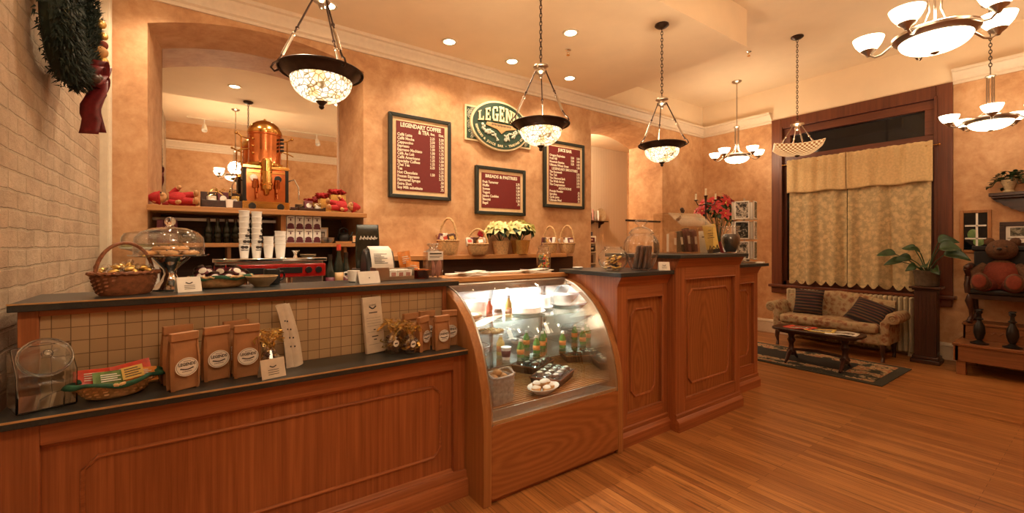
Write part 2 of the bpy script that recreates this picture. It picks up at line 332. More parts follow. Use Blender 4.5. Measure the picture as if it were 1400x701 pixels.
# ------------------------------------------------------------------ mesh library
def TX(x=0, y=0, z=0, rz=0, rx=0, ry=0, s=1):
    return Matrix.Translation((x, y, z)) @ Matrix.Rotation(rz, 4, 'Z') @ Matrix.Rotation(ry, 4, 'Y') @ Matrix.Rotation(rx, 4, 'X') @ Matrix.Scale(s, 4)
class MB:
    def __init__(s): s.v = []; s.f = []
    def add(s, vs, fs, T=None):
        o = len(s.v)
        s.v += [tuple(T @ V(p)) for p in vs] if T else [tuple(p) for p in vs]
        s.f += [tuple(i + o for i in f) for f in fs]; return s
    def box(s, x0, x1, y0, y1, z0, z1, T=None):
        vs = [(x, y, z) for z in (z0, z1) for y in (y0, y1) for x in (x0, x1)]
        return s.add(vs, [(0, 1, 3, 2), (4, 6, 7, 5), (0, 4, 5, 1), (2, 3, 7, 6), (0, 2, 6, 4), (1, 5, 7, 3)], T)
    def lathe(s, prof, n=28, T=None, sx=1, sy=1, wob=None):
        vs = []; fs = []; rings = []
        for k, (r, z) in enumerate(prof):
            if r < 1e-6:
                rings.append([len(vs)]); vs.append((0, 0, z))
            else:
                ring = []
                for j in range(n):
                    a = 2 * pi * j / n; q = r * (wob(k, j, a) if wob else 1)
                    ring.append(len(vs)); vs.append((q * cos(a) * sx, q * sin(a) * sy, z))
                rings.append(ring)
        for A, B in zip(rings, rings[1:]):
            if len(A) == 1 and len(B) == 1: continue
            for j in range(n):
                j2 = (j + 1) % n
                if len(A) == 1: fs.append((A[0], B[j], B[j2]))
                elif len(B) == 1: fs.append((A[j], B[0], A[j2]))
                else: fs.append((A[j], B[j], B[j2], A[j2]))
        return s.add(vs, fs, T)
    def tube(s, pts, r=.01, n=8, closed=False, T=None):
        P = [V(p) for p in pts]; N = len(P); vs = []; fs = []
        rr = r if isinstance(r, (list, tuple)) else [r] * N
        u = None
        for k in range(N):
            a = P[(k - 1) % N] if (closed or k > 0) else P[k]; b = P[(k + 1) % N] if (closed or k < N - 1) else P[k]
            t = (b - a).normalized() if (b - a).length > 1e-9 else V((0, 0, 1))
            if u is None: u = t.orthogonal().normalized()
            u = (u - t * u.dot(t)); u = u.normalized() if u.length > 1e-6 else t.orthogonal().normalized()
            w_ = t.cross(u)
            for j in range(n):
                q = 2 * pi * j / n; vs.append(P[k] + (u * cos(q) + w_ * sin(q)) * rr[k])
        for k in range(N if closed else N - 1):
            k2 = (k + 1) % N
            for j in range(n):
                j2 = (j + 1) % n; fs.append((k * n + j, k * n + j2, k2 * n + j2, k2 * n + j))
        if not closed:
            fs.append(tuple(range(n))); fs.append(tuple((N - 1) * n + j for j in range(n)))
        return s.add(vs, fs, T)
    def cyl(s, p0, p1, r, r1=None, n=16, T=None):
        return s.tube([p0, p1], [r, r if r1 is None else r1], n, False, T)
    def ell(s, c, rx, ry=None, rz=None, nu=18, nv=10, T=None):
        ry = ry or rx; rz = rz or rx
        m = Matrix.Translation(c) @ Matrix.Diagonal((rx, ry, rz, 1))
        return s.lathe([(sin(pi * k / nv) if 0 < k < nv else 0, -cos(pi * k / nv)) for k in range(nv + 1)], nu, (T @ m) if T else m)
    def loft(s, A, B, T=None):
        """closed solid between two equal-length 3D loops"""
        n = len(A); fs = [tuple(range(n)), tuple(range(n, 2 * n))] + [(i, (i + 1) % n, n + (i + 1) % n, n + i) for i in range(n)]
        return s.add(list(A) + list(B), fs, T)
    def prism(s, poly, axis, a, b, T=None):
        f = {'x': lambda p, h: (h, p[0], p[1]), 'y': lambda p, h: (p[0], h, p[1]), 'z': lambda p, h: (p[0], p[1], h)}[axis]
        return s.loft([f(p, a) for p in poly], [f(p, b) for p in poly], T)
    def grid(s, fn, nu, nv, T=None, cu=False):
        vs = [fn(i / (nu if cu else nu - 1), j / (nv - 1)) for j in range(nv) for i in range(nu)]; fs = []
        for j in range(nv - 1):
            for i in range(nu if cu else nu - 1):
                i2 = (i + 1) % nu; fs.append((j * nu + i, j * nu + i2, (j + 1) * nu + i2, (j + 1) * nu + i))
        return s.add(vs, fs, T)
    def sweep(s, prof, frames, T=None):
        """profile loop swept along matrices"""
        n = len(prof); vs = []; fs = []
        for m in frames: vs += [m @ V(p) for p in prof]
        K = len(frames)
        for k in range(K - 1):
            for j in range(n):
                j2 = (j + 1) % n; fs.append((k * n + j, k * n + j2, (k + 1) * n + j2, (k + 1) * n + j))
        fs += [tuple(range(n)), tuple((K - 1) * n + j for j in range(n))]
        return s.add(vs, fs, T)
    def text(s, body, size, T, align='LEFT', fit=None, bold=0, depth=.0015, sx=1):
        c = bpy.data.curves.new('t', 'FONT'); c.body = body; c.size = size; c.align_x = align; c.extrude = depth
        c.resolution_u = 2; c.offset = bold; o = bpy.data.objects.new('t', c); COL.objects.link(o)
        me = bpy.data.meshes.new_from_object(o)
        if len(me.vertices):
            k = sx
            if fit:
                xs = [q.co.x for q in me.vertices]; k = fit / max(1e-6, max(xs) - min(xs))
            s.add([(q.co.x * k, q.co.y, q.co.z) for q in me.vertices], [tuple(p.vertices) for p in me.polygons], T)
        bpy.data.objects.remove(o); bpy.data.curves.remove(c); bpy.data.meshes.remove(me); return s
FACE_S = lambda x, y, z: Matrix(((1, 0, 0, x), (0, 0, -1, y), (0, 1, 0, z), (0, 0, 0, 1)))      # writing that faces -Y
def rect(x0, x1, z0, z1): return [(x0, z0), (x1, z0), (x1, z1), (x0, z1)]
def arc(cx, cy, rx, ry, a0, a1, n): return [(cx + rx * cos(RAD(a0 + (a1 - a0) * k / n)), cy + ry * sin(RAD(a0 + (a1 - a0) * k / n))) for k in range(n + 1)]
def link_mesh(mb, name, m, parent=None, label=None, bevel=0, sharp=38, solid=0, sub=0, world=True, seg=2):
    me = bpy.data.meshes.new(name)
    vs = mb.v
    if parent is not None and world:
        inv = PW(parent).inverted(); vs = [tuple(inv @ V(p)) for p in vs]
    me.from_pydata(vs, [], mb.f)
    b = bmesh.new(); b.from_mesh(me); bmesh.ops.recalc_face_normals(b, faces=b.faces[:]); b.to_mesh(me); b.free()
    me.polygons.foreach_set('use_smooth', [True] * len(me.polygons))
    me.set_sharp_from_angle(angle=RAD(sharp))
    me.materials.append(M[m] if isinstance(m, str) else m)
    o = bpy.data.objects.new(name, me); COL.objects.link(o)
    if parent is not None: o.parent = parent
    if label: o['label'] = label
    if solid:
        k = o.modifiers.new('thick', 'SOLIDIFY'); k.thickness = solid; k.offset = 0
    if bevel:
        k = o.modifiers.new('bevel', 'BEVEL'); k.width = bevel; k.segments = seg; k.limit_method = 'ANGLE'; k.angle_limit = RAD(40)
    if sub:
        k = o.modifiers.new('sub', 'SUBSURF'); k.levels = sub; k.render_levels = sub
    return o
def PW(o):
    m = Matrix.LocRotScale(o.location, o.rotation_euler, o.scale)
    return PW(o.parent) @ m if o.parent else m
def part(mb, name, m, parent, **k): return link_mesh(mb, name, m, parent, **k)          # world-space geometry
def lpart(mb, name, m, parent, **k): return link_mesh(mb, name, m, parent, world=False, **k)   # local geometry
def tag(o, label, cat, group=None):
    o['label'] = label; o['category'] = cat
    if group: o['group'] = group
    return o
def thing(name, label, cat, loc=(0, 0, 0), rz=0, group=None, rot=None, s=1):
    o = bpy.data.objects.new(name, None); COL.objects.link(o); o.empty_display_size = .05
    o.location = loc; o.rotation_euler = rot or (0, 0, rz); o.scale = (s, s, s)
    return tag(o, label, cat, group)
def solo(mb, name, m, label, cat, loc=(0, 0, 0), rz=0, group=None, rot=None, **k):
    """a thing that is a single mesh, local geometry"""
    o = link_mesh(mb, name, m, None, **k); o.location = loc; o.rotation_euler = rot or (0, 0, rz)
    return tag(o, label, cat, group)
def struct(mb, name, m, parent=None, **k):
    o = link_mesh(mb, name, m, parent, **k)
    if parent is None: o['kind'] = 'structure'
    return o
def copy_tree(o, parent=None):
    c = o.copy(); COL.objects.link(c)
    if parent is not None: c.parent = parent
    for ch in list(o.children): copy_tree(ch, c)
    return c
def dup(root, loc, rz=0, label=None, group=None, rot=None, s=None):
    c = copy_tree(root); c.location = loc; c.rotation_euler = rot or (0, 0, rz)
    if s: c.scale = (s, s, s)
    if label: c['label'] = label
    if group: c['group'] = group
    return c
def lamp(kind, name, energy, loc, parent, color=WARM, **k):
    d = bpy.data.lights.new(name, kind); d.energy = energy; d.color = color
    for a, b in k.items(): setattr(d, a, b)
    o = bpy.data.objects.new(name, d); COL.objects.link(o); o.parent = parent; o.location = loc; return o
# ------------------------------------------------------------------ setting
XL, XR, YB, YF, ZC, ZS = -.67, 7.9, 4.75, -1.2, 4.15, 3.73
struct(MB().box(XL - .2, XR + .2, YF - .2, 7.2, -.1, 0), 'floor', 'floor')
struct(MB().box(XL - .2, XR + .2, YF - .2, YB + .01, ZC, ZC + .1), 'ceiling', 'ceil')
struct(MB().box(XL, 5.0, 2.47, YB, ZS, ZC), 'ceiling_soffit', 'ceil')
struct(MB().box(XL - .2, XL, YF, 7.0, 0, ZC), 'wall_left', 'brick')
# back wall: piers, arched headers with splayed reveals
b = MB()
def pier(f0, f1, b0, b1, z1=ZC):
    b.loft([(f0, YB, 0), (f1, YB, 0), (f1, YB, z1), (f0, YB, z1)], [(b0, 5.35, 0), (b1, 5.35, 0), (b1, 5.35, z1), (b0, 5.35, z1)])
def archpts(x0, x1, zs, za, n=20):
    h = za - zs; hw = (x1 - x0) / 2; r = (hw * hw + h * h) / (2 * h); a = math.asin(hw / r)
    return [((x0 + x1) / 2 + r * sin(-a + 2 * a * k / n), za - r + r * cos(-a + 2 * a * k / n)) for k in range(n + 1)]
def header(f, bk, z1=ZC):
    F = [(x, YB, z) for x, z in f] + [(f[-1][0], YB, z1), (f[0][0], YB, z1)]
    B = [(x, 5.35, z) for x, z in bk] + [(bk[-1][0], 5.35, z1), (bk[0][0], 5.35, z1)]
    b.loft(F, B)
pier(XL, -.39, XL, -.33); pier(1.40, 4.85, 1.29, 5.0); pier(6.63, XR, 6.46, XR)
header(archpts(-.39, 1.40, 3.36, 3.52), archpts(-.33, 1.29, 3.37, 3.50))
header(archpts(4.85, 6.63, 3.31, 3.49), archpts(5.0, 6.46, 3.27, 3.43))
struct(b, 'wall_back', 'plaster')
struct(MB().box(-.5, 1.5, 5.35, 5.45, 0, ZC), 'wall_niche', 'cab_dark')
struct(MB().box(4.2, 7.9, 6.6, 6.7, 0, ZC), 'wall_far', 'bead')
struct(MB().box(4.2, 7.9, 5.35, 6.6, 3.6, 3.7), 'ceiling_far', 'ceil')
struct(MB().box(4.1, 4.2, 5.35, 6.6, 0, 3.7), 'wall_far_left', 'bead')
# window wall with an opening
wy0, wy1, wz0, wz1 = 1.36, 3.40, .80, 3.52
b = MB()
b.box(XR, XR + .25, YF, wy0, 0, ZC).box(XR, XR + .25, wy1, 7.0, 0, ZC).box(XR, XR + .25, wy0, wy1, 0, wz0).box(XR, XR + .25, wy0, wy1, wz1, ZC)
struct(b, 'wall_right', 'plaster')
b = MB()
b.box(XL, .3, YF - .2, YF, 0, ZC).box(1.45, XR, YF - .2, YF, 0, ZC).box(.3, 1.45, YF - .2, YF, 2.55, ZC)
struct(b, 'wall_front', 'plaster')
# crown moulding
PR = [(0, 3.56), (.022, 3.56), (.028, 3.585), (.05, 3.60), (.058, 3.635), (.085, 3.66), (.10, 3.69), (.125, 3.70), (.13, ZS), (0, ZS)]
struct(MB().prism([(YB - d, z) for d, z in PR], 'x', XL, XR), 'trim_1', 'crown')
struct(MB().prism([(XR - d, z) for d, z in PR], 'y', 3.475, YB), 'trim_2', 'crown')
struct(MB().prism([(XR - d, z) for d, z in PR], 'y', YF, 1.285), 'trim_3', 'crown')
struct(MB().prism([(YF + d, z) for d, z in PR], 'x', XL, XR), 'trim_4', 'crown')
struct(MB().box(XL, XL + .045, YB - .10, YB - .02, 0, 3.56).cyl((XL + .045, YB - .06, 0), (XL + .045, YB - .06, 3.56), .022), 'trim_5', 'white_paint')
def base(name, poly, ax, a, c): struct(MB().prism(poly, ax, a, c), name, 'white_paint', bevel=.004)
BP = [(0, 0), (.022, 0), (.022, .17), (.03, .18), (.03, .20), (.012, .225), (0, .225)]
base('baseboard_right', [(XR - d, z) for d, z in BP], 'y', YF, YB)
base('baseboard_back', [(YB - d, z) for d, z in BP], 'x', 6.63, XR)
base('baseboard_left', [(XL + d, z) for d, z in BP], 'y', YF, 2.2)
struct(MB().box(XR - .012, XR, YF, YB, 3.60, ZC), 'trim_6', 'ceil')
struct(MB().box(5.0, XR, YB - .012, YB, 3.70, ZC), 'trim_7', 'ceil')
# window_1: cherry casing, transom, sill, sashes, dark panes
wn = bpy.data.objects.new('window_1', None); COL.objects.link(wn); wn.location = (XR, 2.38, .73); wn['kind'] = 'structure'
b = MB().box(XR - .05, XR, 3.32, 3.47, .73, 3.59).box(XR - .05, XR, 1.285, 1.44, .73, 3.59).box(XR - .05, XR, 1.44, 3.32, 3.42, 3.59)
b.box(XR - .065, XR, 3.30, 3.335, .8, 3.45).box(XR - .065, XR, 1.425, 1.46, .8, 3.45)
part(b, 'casing', 'cherry', wn, bevel=.006)
part(MB().box(XR - .11, XR, 1.25, 3.50, .79, .835).box(XR - .06, XR, 1.29, 3.47, .69, .79), 'sill', 'cherry_y', wn, bevel=.008)
b = MB().box(XR, XR + .10, 1.44, 3.32, 2.80, 2.96).box(XR, XR + .10, 1.44, 3.32, 3.30, 3.42).box(XR, XR + .1, 1.44, 1.56, 2.96, 3.3).box(XR, XR + .1, 3.2, 3.32, 2.96, 3.3)
part(b, 'transom_frame', 'cherry_y', wn, bevel=.006)
b = MB().box(XR + .02, XR + .1, 1.40, 1.50, .83, 2.8).box(XR + .02, XR + .1, 3.26, 3.36, .83, 2.8).box(XR + .02, XR + .1, 2.35, 2.41, .83, 2.8).box(XR + .02, XR + .1, 1.4, 3.36, .80, .90)
part(b, 'sash', 'cherry', wn, bevel=.005)
part(MB().box(XR + .07, XR + .076, 1.5, 3.26, .88, 2.82).box(XR + .07, XR + .076, 1.55, 3.21, 2.95, 3.32), 'pane', 'night', wn)
# door_1 behind the camera (seen only in the niche mirror)
d1 = bpy.data.objects.new('door_1', None); COL.objects.link(d1); d1.location = (.87, YF, 0); d1['kind'] = 'structure'
b = MB().box(.24, .36, YF - .02, YF + .05, 0, 2.65).box(1.39, 1.51, YF - .02, YF + .05, 0, 2.65).box(.36, 1.39, YF - .02, YF + .05, 2.5, 2.65)
part(b, 'casing', 'white_paint', d1, bevel=.006)
b = MB().box(.36, .47, YF - .08, YF - .03, .02, 2.5).box(1.28, 1.39, YF - .08, YF - .03, .02, 2.5).box(.47, 1.28, YF - .08, YF - .03, 2.38, 2.5).box(.47, 1.28, YF - .08, YF - .03, .02, .3)
part(b, 'leaf', 'white_paint', d1, bevel=.006)
part(MB().box(.47, 1.28, YF - .06, YF - .054, .3, 2.38), 'pane', 'night', d1)
# mirror filling the niche
o = solo(MB().prism(archpts(-.33, 1.29, 3.37, 3.50) + [(1.29, 1.83), (-.33, 1.83)], 'y', 5.325, 5.348), 'niche_mirror', 'mirror', 'large arched mirror filling the plaster niche behind the copper coffee machine', 'mirror')
# ------------------------------------------------------------------ counters and cases
def bead(x0, x1, z0, z1, y, c=.045, top=True):
    """raised bead with cut corners on a panel face"""
    P = [(x0 + c, z0), (x1 - c, z0), (x1, z0 + c), (x1, z1 - c), (x1 - c, z1), (x0 + c, z1), (x0, z1 - c), (x0, z0 + c)]
    return [(x, y, z) for x, z in P]
t = thing('service_counter', 'long oak service counter with tiled splashback, nearest on the left', 'counter', (.345, 2.6, 0))
part(MB().box(-.6, 1.288, 2.36, 2.62, .0, .842).box(-.6, 1.288, 2.62, 2.88, .0, 1.232), 'carcass', 'oak_x', t)
part(MB().box(-.50, 1.215, 2.338, 2.362, .13, .77), 'panel', 'oak', t)
for a_, b_ in ((-.6, -.496), (1.21, 1.288)): part(MB().box(a_, b_, 2.312, 2.362, 0, .842), 'stile', 'oak', t, bevel=.003)
for a_, b_ in ((.756, .842), (0, .142)): part(MB().box(-.496, 1.21, 2.312, 2.362, a_, b_), 'rail', 'oak_x', t, bevel=.003)
b = MB().prism([(2.338, .756), (2.312, .756), (2.318, .748), (2.330, .744), (2.338, .738)], 'x', -.49, 1.21).prism([(2.338, .142), (2.312, .142), (2.318, .150), (2.330, .154), (2.338, .16)], 'x', -.49, 1.21)
part(b, 'panel_edge', 'oak_x', t)
part(MB().tube(bead(-.385, 1.136, .255, .668, 2.336), .0085, 8, True), 'bead_molding', 'oak_x', t)
part(MB().prism([(2.315, 0), (2.268, 0), (2.268, .085), (2.276, .1), (2.292, .105), (2.292, .135), (2.300, .146), (2.315, .146)], 'x', -.605, 1.288), 'plinth', 'oak_x', t)
part(MB().box(-.55, 1.26, 2.572, 2.62, .872, 1.212), 'splashback', 'tile', t)
part(MB().box(-.61, -.55, 2.556, 2.62, .872, 1.232), 'post', 'oak', t, bevel=.003)
part(MB().box(1.26, 1.288, 2.556, 2.62, .872, 1.232), 'post', 'oak', t, bevel=.003)
part(MB().box(-.55, 1.26, 2.556, 2.62, 1.206, 1.232), 'top_rail', 'oak_x', t, bevel=.002)
def worktop(name, label, poly, z0, z1, loc):
    t = thing(name, label, 'worktop', loc)
    part(MB().prism(poly, 'z', z0, z1), 'slab', 'black_top', t, bevel=.003)
    return t
t = worktop('counter_ledge', 'low black ledge in front of the tiled splashback', [(-.625, 2.275), (1.288, 2.275), (1.288, 2.571), (-.625, 2.571)], .842, .872, (.33, 2.42, .842))
part(MB().box(-.625, 1.288, 2.2725, 2.276, .866, .8735), 'edge_strip', 'edge_tan', t)
t = worktop('counter_worktop', 'raised black worktop above the tiled splashback', [(-.63, 2.52), (1.36, 2.52), (1.36, 2.96), (-.63, 2.96)], 1.232, 1.265, (.33, 2.74, 1.232))
part(MB().box(-.63, 1.36, 2.5175, 2.521, 1.260, 1.2665), 'edge_strip', 'edge_tan', t)

# curved glass display case
t = thing('display_case', 'curved glass pastry case in an oak surround, lit inside', 'display case', (1.88, 2.6, 0))
ARC = [(2.10, .45), (2.106, .55), (2.13, .67), (2.165, .78), (2.21, .885), (2.27, .98), (2.34, 1.06), (2.43, 1.13), (2.54, 1.185), (2.64, 1.212), (2.74, 1.226)]
side = [(2.10, 0)] + ARC + [(3.05, 1.228), (3.05, 0)]
part(MB().prism(side, 'x', 1.29, 1.345), 'side_panel', 'oak_lt_z', t, bevel=.004)
part(MB().prism([(y, z) for y, z in side], 'x', 2.42, 2.475), 'side_panel', 'oak_lt_z', t, bevel=.004)
part(MB().box(1.345, 2.42, 2.102, 2.13, .03, .455), 'front_panel', 'oak_fig', t, bevel=.003)
part(MB().box(1.345, 2.42, 2.13, 3.0, .0, .44), 'carcass', 'oak_x', t)
part(MB().box(1.345, 2.42, 2.104, 2.15, .455, .478).box(1.345, 2.42, 2.15, 2.158, .455, .52), 'steel_sill', 'steel', t, bevel=.002)
b = MB()
for k in range(26):
    y = 2.18 + k * .0295
    b.box(1.35, 2.415, y, y + .0165, .490, .504)
b.box(1.36, 1.39, 2.17, 2.95, .44, .492).box(2.38, 2.41, 2.17, 2.95, .44, .492).box(1.87, 1.9, 2.17, 2.95, .44, .492)
part(b, 'slat_deck', 'oak_lt', t)
inn = [(y + .008, z) for y, z in ARC]
def arcgrid(u, v, x0=1.347, x1=2.418):
    k = v * (len(inn) - 1); i = min(int(k), len(inn) - 2); f = k - i
    return (x0 + (x1 - x0) * u, inn[i][0] * (1 - f) + inn[i + 1][0] * f, inn[i][1] * (1 - f) + inn[i + 1][1] * f)
part(MB().grid(lambda u, v: arcgrid(u, v), 2, 41), 'curved_glass', 'glass', t, solid=.005, sharp=80)
for x0, x1 in ((1.345, 1.356), (2.404, 2.42)):
    b = MB().grid(lambda u, v: arcgrid(u, v, x0, x1), 2, 41)
    part(b, 'glass_trim', 'steel', t, solid=.012, sharp=80)
LIN = [(2.175, .52)] + [(y + .05, z - .02) for y, z in ARC[3:]] + [(2.95, 1.195), (2.95, .505), (2.175, .505)]
part(MB().prism(LIN, 'x', 2.41, 2.4195), 'side_liner', 'mirror', t)
part(MB().prism(LIN, 'x', 1.3455, 1.35), 'side_liner', 'china', t)
part(MB().box(1.35, 2.405, 2.96, 2.98, .5, 1.2), 'back_liner', 'china', t)
part(MB().box(1.352, 2.404, 2.44, 2.955, .680, .688), 'glass_shelf', 'glass_g', t)
part(MB().box(1.352, 2.404, 2.50, 2.955, .962, .970), 'glass_shelf', 'glass_g', t)
for x in (1.37, 1.88, 2.38):
    part(MB().box(x - .008, x + .008, 2.93, 2.955, .5, 1.2), 'shelf_upright', 'steel', t)
part(MB().box(1.345, 2.42, 2.66, 2.98, 1.197, 1.228).box(1.345, 2.42, 2.645, 2.675, 1.17, 1.225), 'lamp_housing', 'steel', t, bevel=.003)
tb = part(MB().cyl((1.40, 2.71, 1.178), (2.36, 2.71, 1.178), .011, n=12), 'tube_lamp', 'tube', t)
lamp('AREA', 'case_light', CASE_W, (0, .16, 1.165), t, (.90, .95, 1.0), shape='RECTANGLE', size=1.0, size_y=.06)
t2 = t
part(MB().box(1.362, 2.50, 2.70, 3.12, 1.228, 1.255).box(1.362, 2.50, 2.69, 2.73, 1.234, 1.268), 'top_rail', 'oak_lt', t, bevel=.005)

def cabinet(label, x0, x1, yf, ztop, px, pz, bx, bz, back=2.72):
    t = thing('counter_cabinet', label, 'cabinet', ((x0 + x1) / 2, (yf + back) / 2, 0), group='oak counter cabinets')
    part(MB().box(x0, x1, yf + .05, back, 0, ztop), 'carcass', 'oak', t)
    part(MB().box(px[0] - .01, px[1] + .01, yf + .03, yf + .052, pz[0] - .01, pz[1] + .01), 'panel', 'oak_panel', t)
    part(MB().box(x0, px[0], yf, yf + .052, 0, ztop), 'stile', 'oak', t, bevel=.003)
    part(MB().box(px[1], x1, yf, yf + .052, 0, ztop), 'stile', 'oak', t, bevel=.003)
    part(MB().box(px[0], px[1], yf, yf + .052, pz[1], ztop), 'rail', 'oak_x', t, bevel=.003)
    part(MB().box(px[0], px[1], yf, yf + .052, 0, pz[0]), 'rail', 'oak_x', t, bevel=.003)
    e = .014
    fr = [(px[0], pz[0]), (px[1], pz[0]), (px[1], pz[1]), (px[0], pz[1])]
    b = MB().tube([(x, yf + .004, z) for x, z in fr], e * .7, 6, True)
    part(b, 'panel_edge', 'oak', t)
    part(MB().tube(bead(*bx, *bz, yf + .028, .05), .010, 8, True), 'bead_molding', 'oak', t)
    part(MB().prism([(yf + .02, 0), (yf - .032, 0), (yf - .032, .075), (yf - .02, .09), (yf - .008, .10), (yf - .008, .128), (yf + .004, .142), (yf + .02, .142)], 'x', x0 - .002, x1 + .002), 'plinth', 'oak_x', t)
    part(MB().prism([(yf + .03, ztop - .075), (yf - .004, ztop - .075), (yf - .012, ztop - .05), (yf - .024, ztop - .03), (yf - .04, ztop), (yf + .03, ztop)], 'x', x0 - .002, x1 + .002), 'cornice', 'oak_x', t)
    return t
cabinet('oak cabinet with tall beaded panel, right beside the glass pastry case', 2.477, 3.078, 2.16, 1.262, (2.585, 3.02), (.23, 1.09), (2.66, 2.95), (.33, 1.00))
cabinet('tallest oak cabinet with the widest beaded panel, in the middle of the counter end', 3.08, 4.08, 2.08, 1.388, (3.207, 3.99), (.24, 1.215), (3.29, 3.92), (.34, 1.12), back=2.76)
cabinet('narrow oak cabinet at the far end of the counter, under the postcard rack', 4.082, 4.82, 2.27, 1.27, (4.19, 4.74), (.24, 1.10), (4.26, 4.67), (.34, 1.02), back=2.8)
worktop('counter_worktop', 'black worktop beside the pastry case with the two round glass jars', [(2.44, 2.09), (3.075, 2.09), (3.075, 2.76), (2.44, 2.76)], 1.262, 1.294, (2.76, 2.4, 1.262))
worktop('counter_worktop', 'highest black worktop, under the clear slanted-lid bin', [(3.04, 2.01), (4.10, 2.01), (4.10, 2.80), (3.04, 2.80)], 1.388, 1.418, (3.57, 2.4, 1.388))
worktop('counter_worktop', 'small black worktop at the far counter end, under the postcard rack', [(4.105, 2.19), (4.90, 2.19), (4.90, 2.84), (4.105, 2.84)], 1.27, 1.302, (4.5, 2.5, 1.27))

# back bar: low cabinet, niche shelves, wall ledge
t = thing('back_counter', 'low dark back counter along the rear wall, behind the service counter', 'counter', (2.0, 4.4, 0))
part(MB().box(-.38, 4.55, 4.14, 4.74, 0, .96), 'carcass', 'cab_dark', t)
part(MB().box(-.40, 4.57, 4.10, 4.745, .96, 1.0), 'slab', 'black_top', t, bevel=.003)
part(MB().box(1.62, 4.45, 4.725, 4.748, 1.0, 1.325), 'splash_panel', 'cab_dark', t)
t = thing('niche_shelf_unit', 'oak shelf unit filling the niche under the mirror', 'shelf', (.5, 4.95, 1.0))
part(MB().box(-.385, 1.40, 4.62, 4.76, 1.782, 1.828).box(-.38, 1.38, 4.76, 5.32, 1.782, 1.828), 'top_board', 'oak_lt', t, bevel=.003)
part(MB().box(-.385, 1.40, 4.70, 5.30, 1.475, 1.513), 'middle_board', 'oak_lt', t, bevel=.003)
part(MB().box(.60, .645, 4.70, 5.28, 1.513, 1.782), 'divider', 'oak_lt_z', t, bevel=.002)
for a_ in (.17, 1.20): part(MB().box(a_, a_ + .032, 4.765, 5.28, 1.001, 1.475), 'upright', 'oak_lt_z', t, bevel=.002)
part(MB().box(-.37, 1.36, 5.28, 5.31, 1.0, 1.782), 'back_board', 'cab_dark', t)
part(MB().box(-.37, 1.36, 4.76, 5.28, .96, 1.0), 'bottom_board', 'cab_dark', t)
part(MB().box(-.20, .585, 4.93, 4.95, 1.715, 1.74).box(-.38, -.2, 4.93, 4.95, 1.715, 1.74), 'reflection_strip', 'white', t)  # white strip drawn in for a bright reflection below the top board
t = thing('ledge_shelf', 'long honey oak ledge on the rear wall under the menu boards', 'shelf', (3.0, 4.62, 1.32))
part(MB().prism([(1.60, 4.50), (4.12, 4.50), (4.36, 4.748), (1.60, 4.748)], 'z', 1.325, 1.375), 'board', 'oak_lt', t, bevel=.004)
part(MB().box(1.62, 4.10, 4.69, 4.724, 1.25, 1.325), 'cleat', 'cab_dark', t)
t = thing('staff_counter', 'low staff worktop behind the service counter, carrying the register', 'counter', (.4, 3.2, 0))
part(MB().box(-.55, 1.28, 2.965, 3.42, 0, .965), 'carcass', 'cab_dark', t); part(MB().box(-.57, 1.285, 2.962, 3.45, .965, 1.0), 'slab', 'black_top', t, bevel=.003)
# ------------------------------------------------------------------ lamps
def chain_pts(z0, z1): return z0, z1
def chain(b, z0, z1, pitch=.032, r=.0035, w_=.010):
    n = int((z1 - z0) / pitch)
    for k in range(n):
        z = z0 + (k + .5) * (z1 - z0) / n; h = pitch * .68
        P = [(w_ * cos(a), 0, h * sin(a)) for a in [2 * pi * q / 8 for q in range(8)]]
        b.tube(P, r, 5, True, TX(0, 0, z, rz=(pi / 2 if k % 2 else 0)))
def bowl_pendant(loc, label, top):
    """dark-rimmed mosaic bowl on three rods and a chain; loc z = rim height"""
    t = thing('bowl_pendant', label, 'pendant lamp', loc, rz=.5, group='mosaic bowl pendants over the counter')
    h = top - loc[2]
    lpart(MB().lathe([(0, h), (.068, h), (.07, h - .012), (.05, h - .03), (.014, h - .042), (0, h - .042)], 24), 'canopy', 'bronze', t)
    b = MB(); chain(b, .50, h - .04); lpart(b, 'chain', 'bronze', t)
    lpart(MB().lathe([(0, .50), (.012, .50), (.014, .485), (.058, .478), (.062, .466), (.03, .452), (.026, .44), (.048, .432), (.048, .42), (.022, .405), (.012, .38), (0, .372)], 24), 'hub', 'nickel', t)
    for k in range(3):
        a = 2 * pi * k / 3 + .3
        p = lambda r, z: (r * cos(a), r * sin(a), z)
        rod = lpart(MB().cyl(p(.045, .43), p(.225, .035), .0055, n=8).ell(p(.128, .245), .011, nu=10, nv=6).tube([p(.215, .06), p(.232, .035), p(.250, .022), p(.262, -.002), p(.245, -.02), p(.222, -.008)], .006, 6), 'rod', 'bronze', t)
        lpart(MB().cyl(p(.150, .20), p(.205, .078), .0095, n=10).ell(p(.146, .205), .013, nu=10, nv=6), 'sleeve', 'nickel', rod)
    lpart(MB().lathe([(.232, .0), (.236, .008), (.230, .014), (.195, -.012), (.170, -.040), (.165, -.046), (.160, -.040), (.185, -.008), (.215, .004)], 40), 'rim', 'bronze', t)
    prof = [(.166 * cos(RAD(q)), -.042 - .125 * sin(RAD(q))) for q in range(0, 86, 7)] + [(0, -.167)]
    lpart(MB().lathe(prof, 40), 'mosaic_bowl', 'mosaic', t, solid=.004)
    lpart(MB().lathe([(0, -.145), (.034, -.152), (.036, -.162), (.020, -.178), (.012, -.188), (.016, -.197), (.010, -.207), (0, -.212)], 18), 'finial', 'bronze', t)
    lamp('POINT', 'pendant_bulb', PEND_W, (0, 0, -.03), t, shadow_soft_size=.05)
bowl_pendant((.56, 2.72, 2.50), 'mosaic bowl pendant nearest the mirror niche, hanging before the left counter', ZS)
bowl_pendant((2.21, 2.72, 2.46), 'mosaic bowl pendant hanging in front of the oval green sign', ZS)
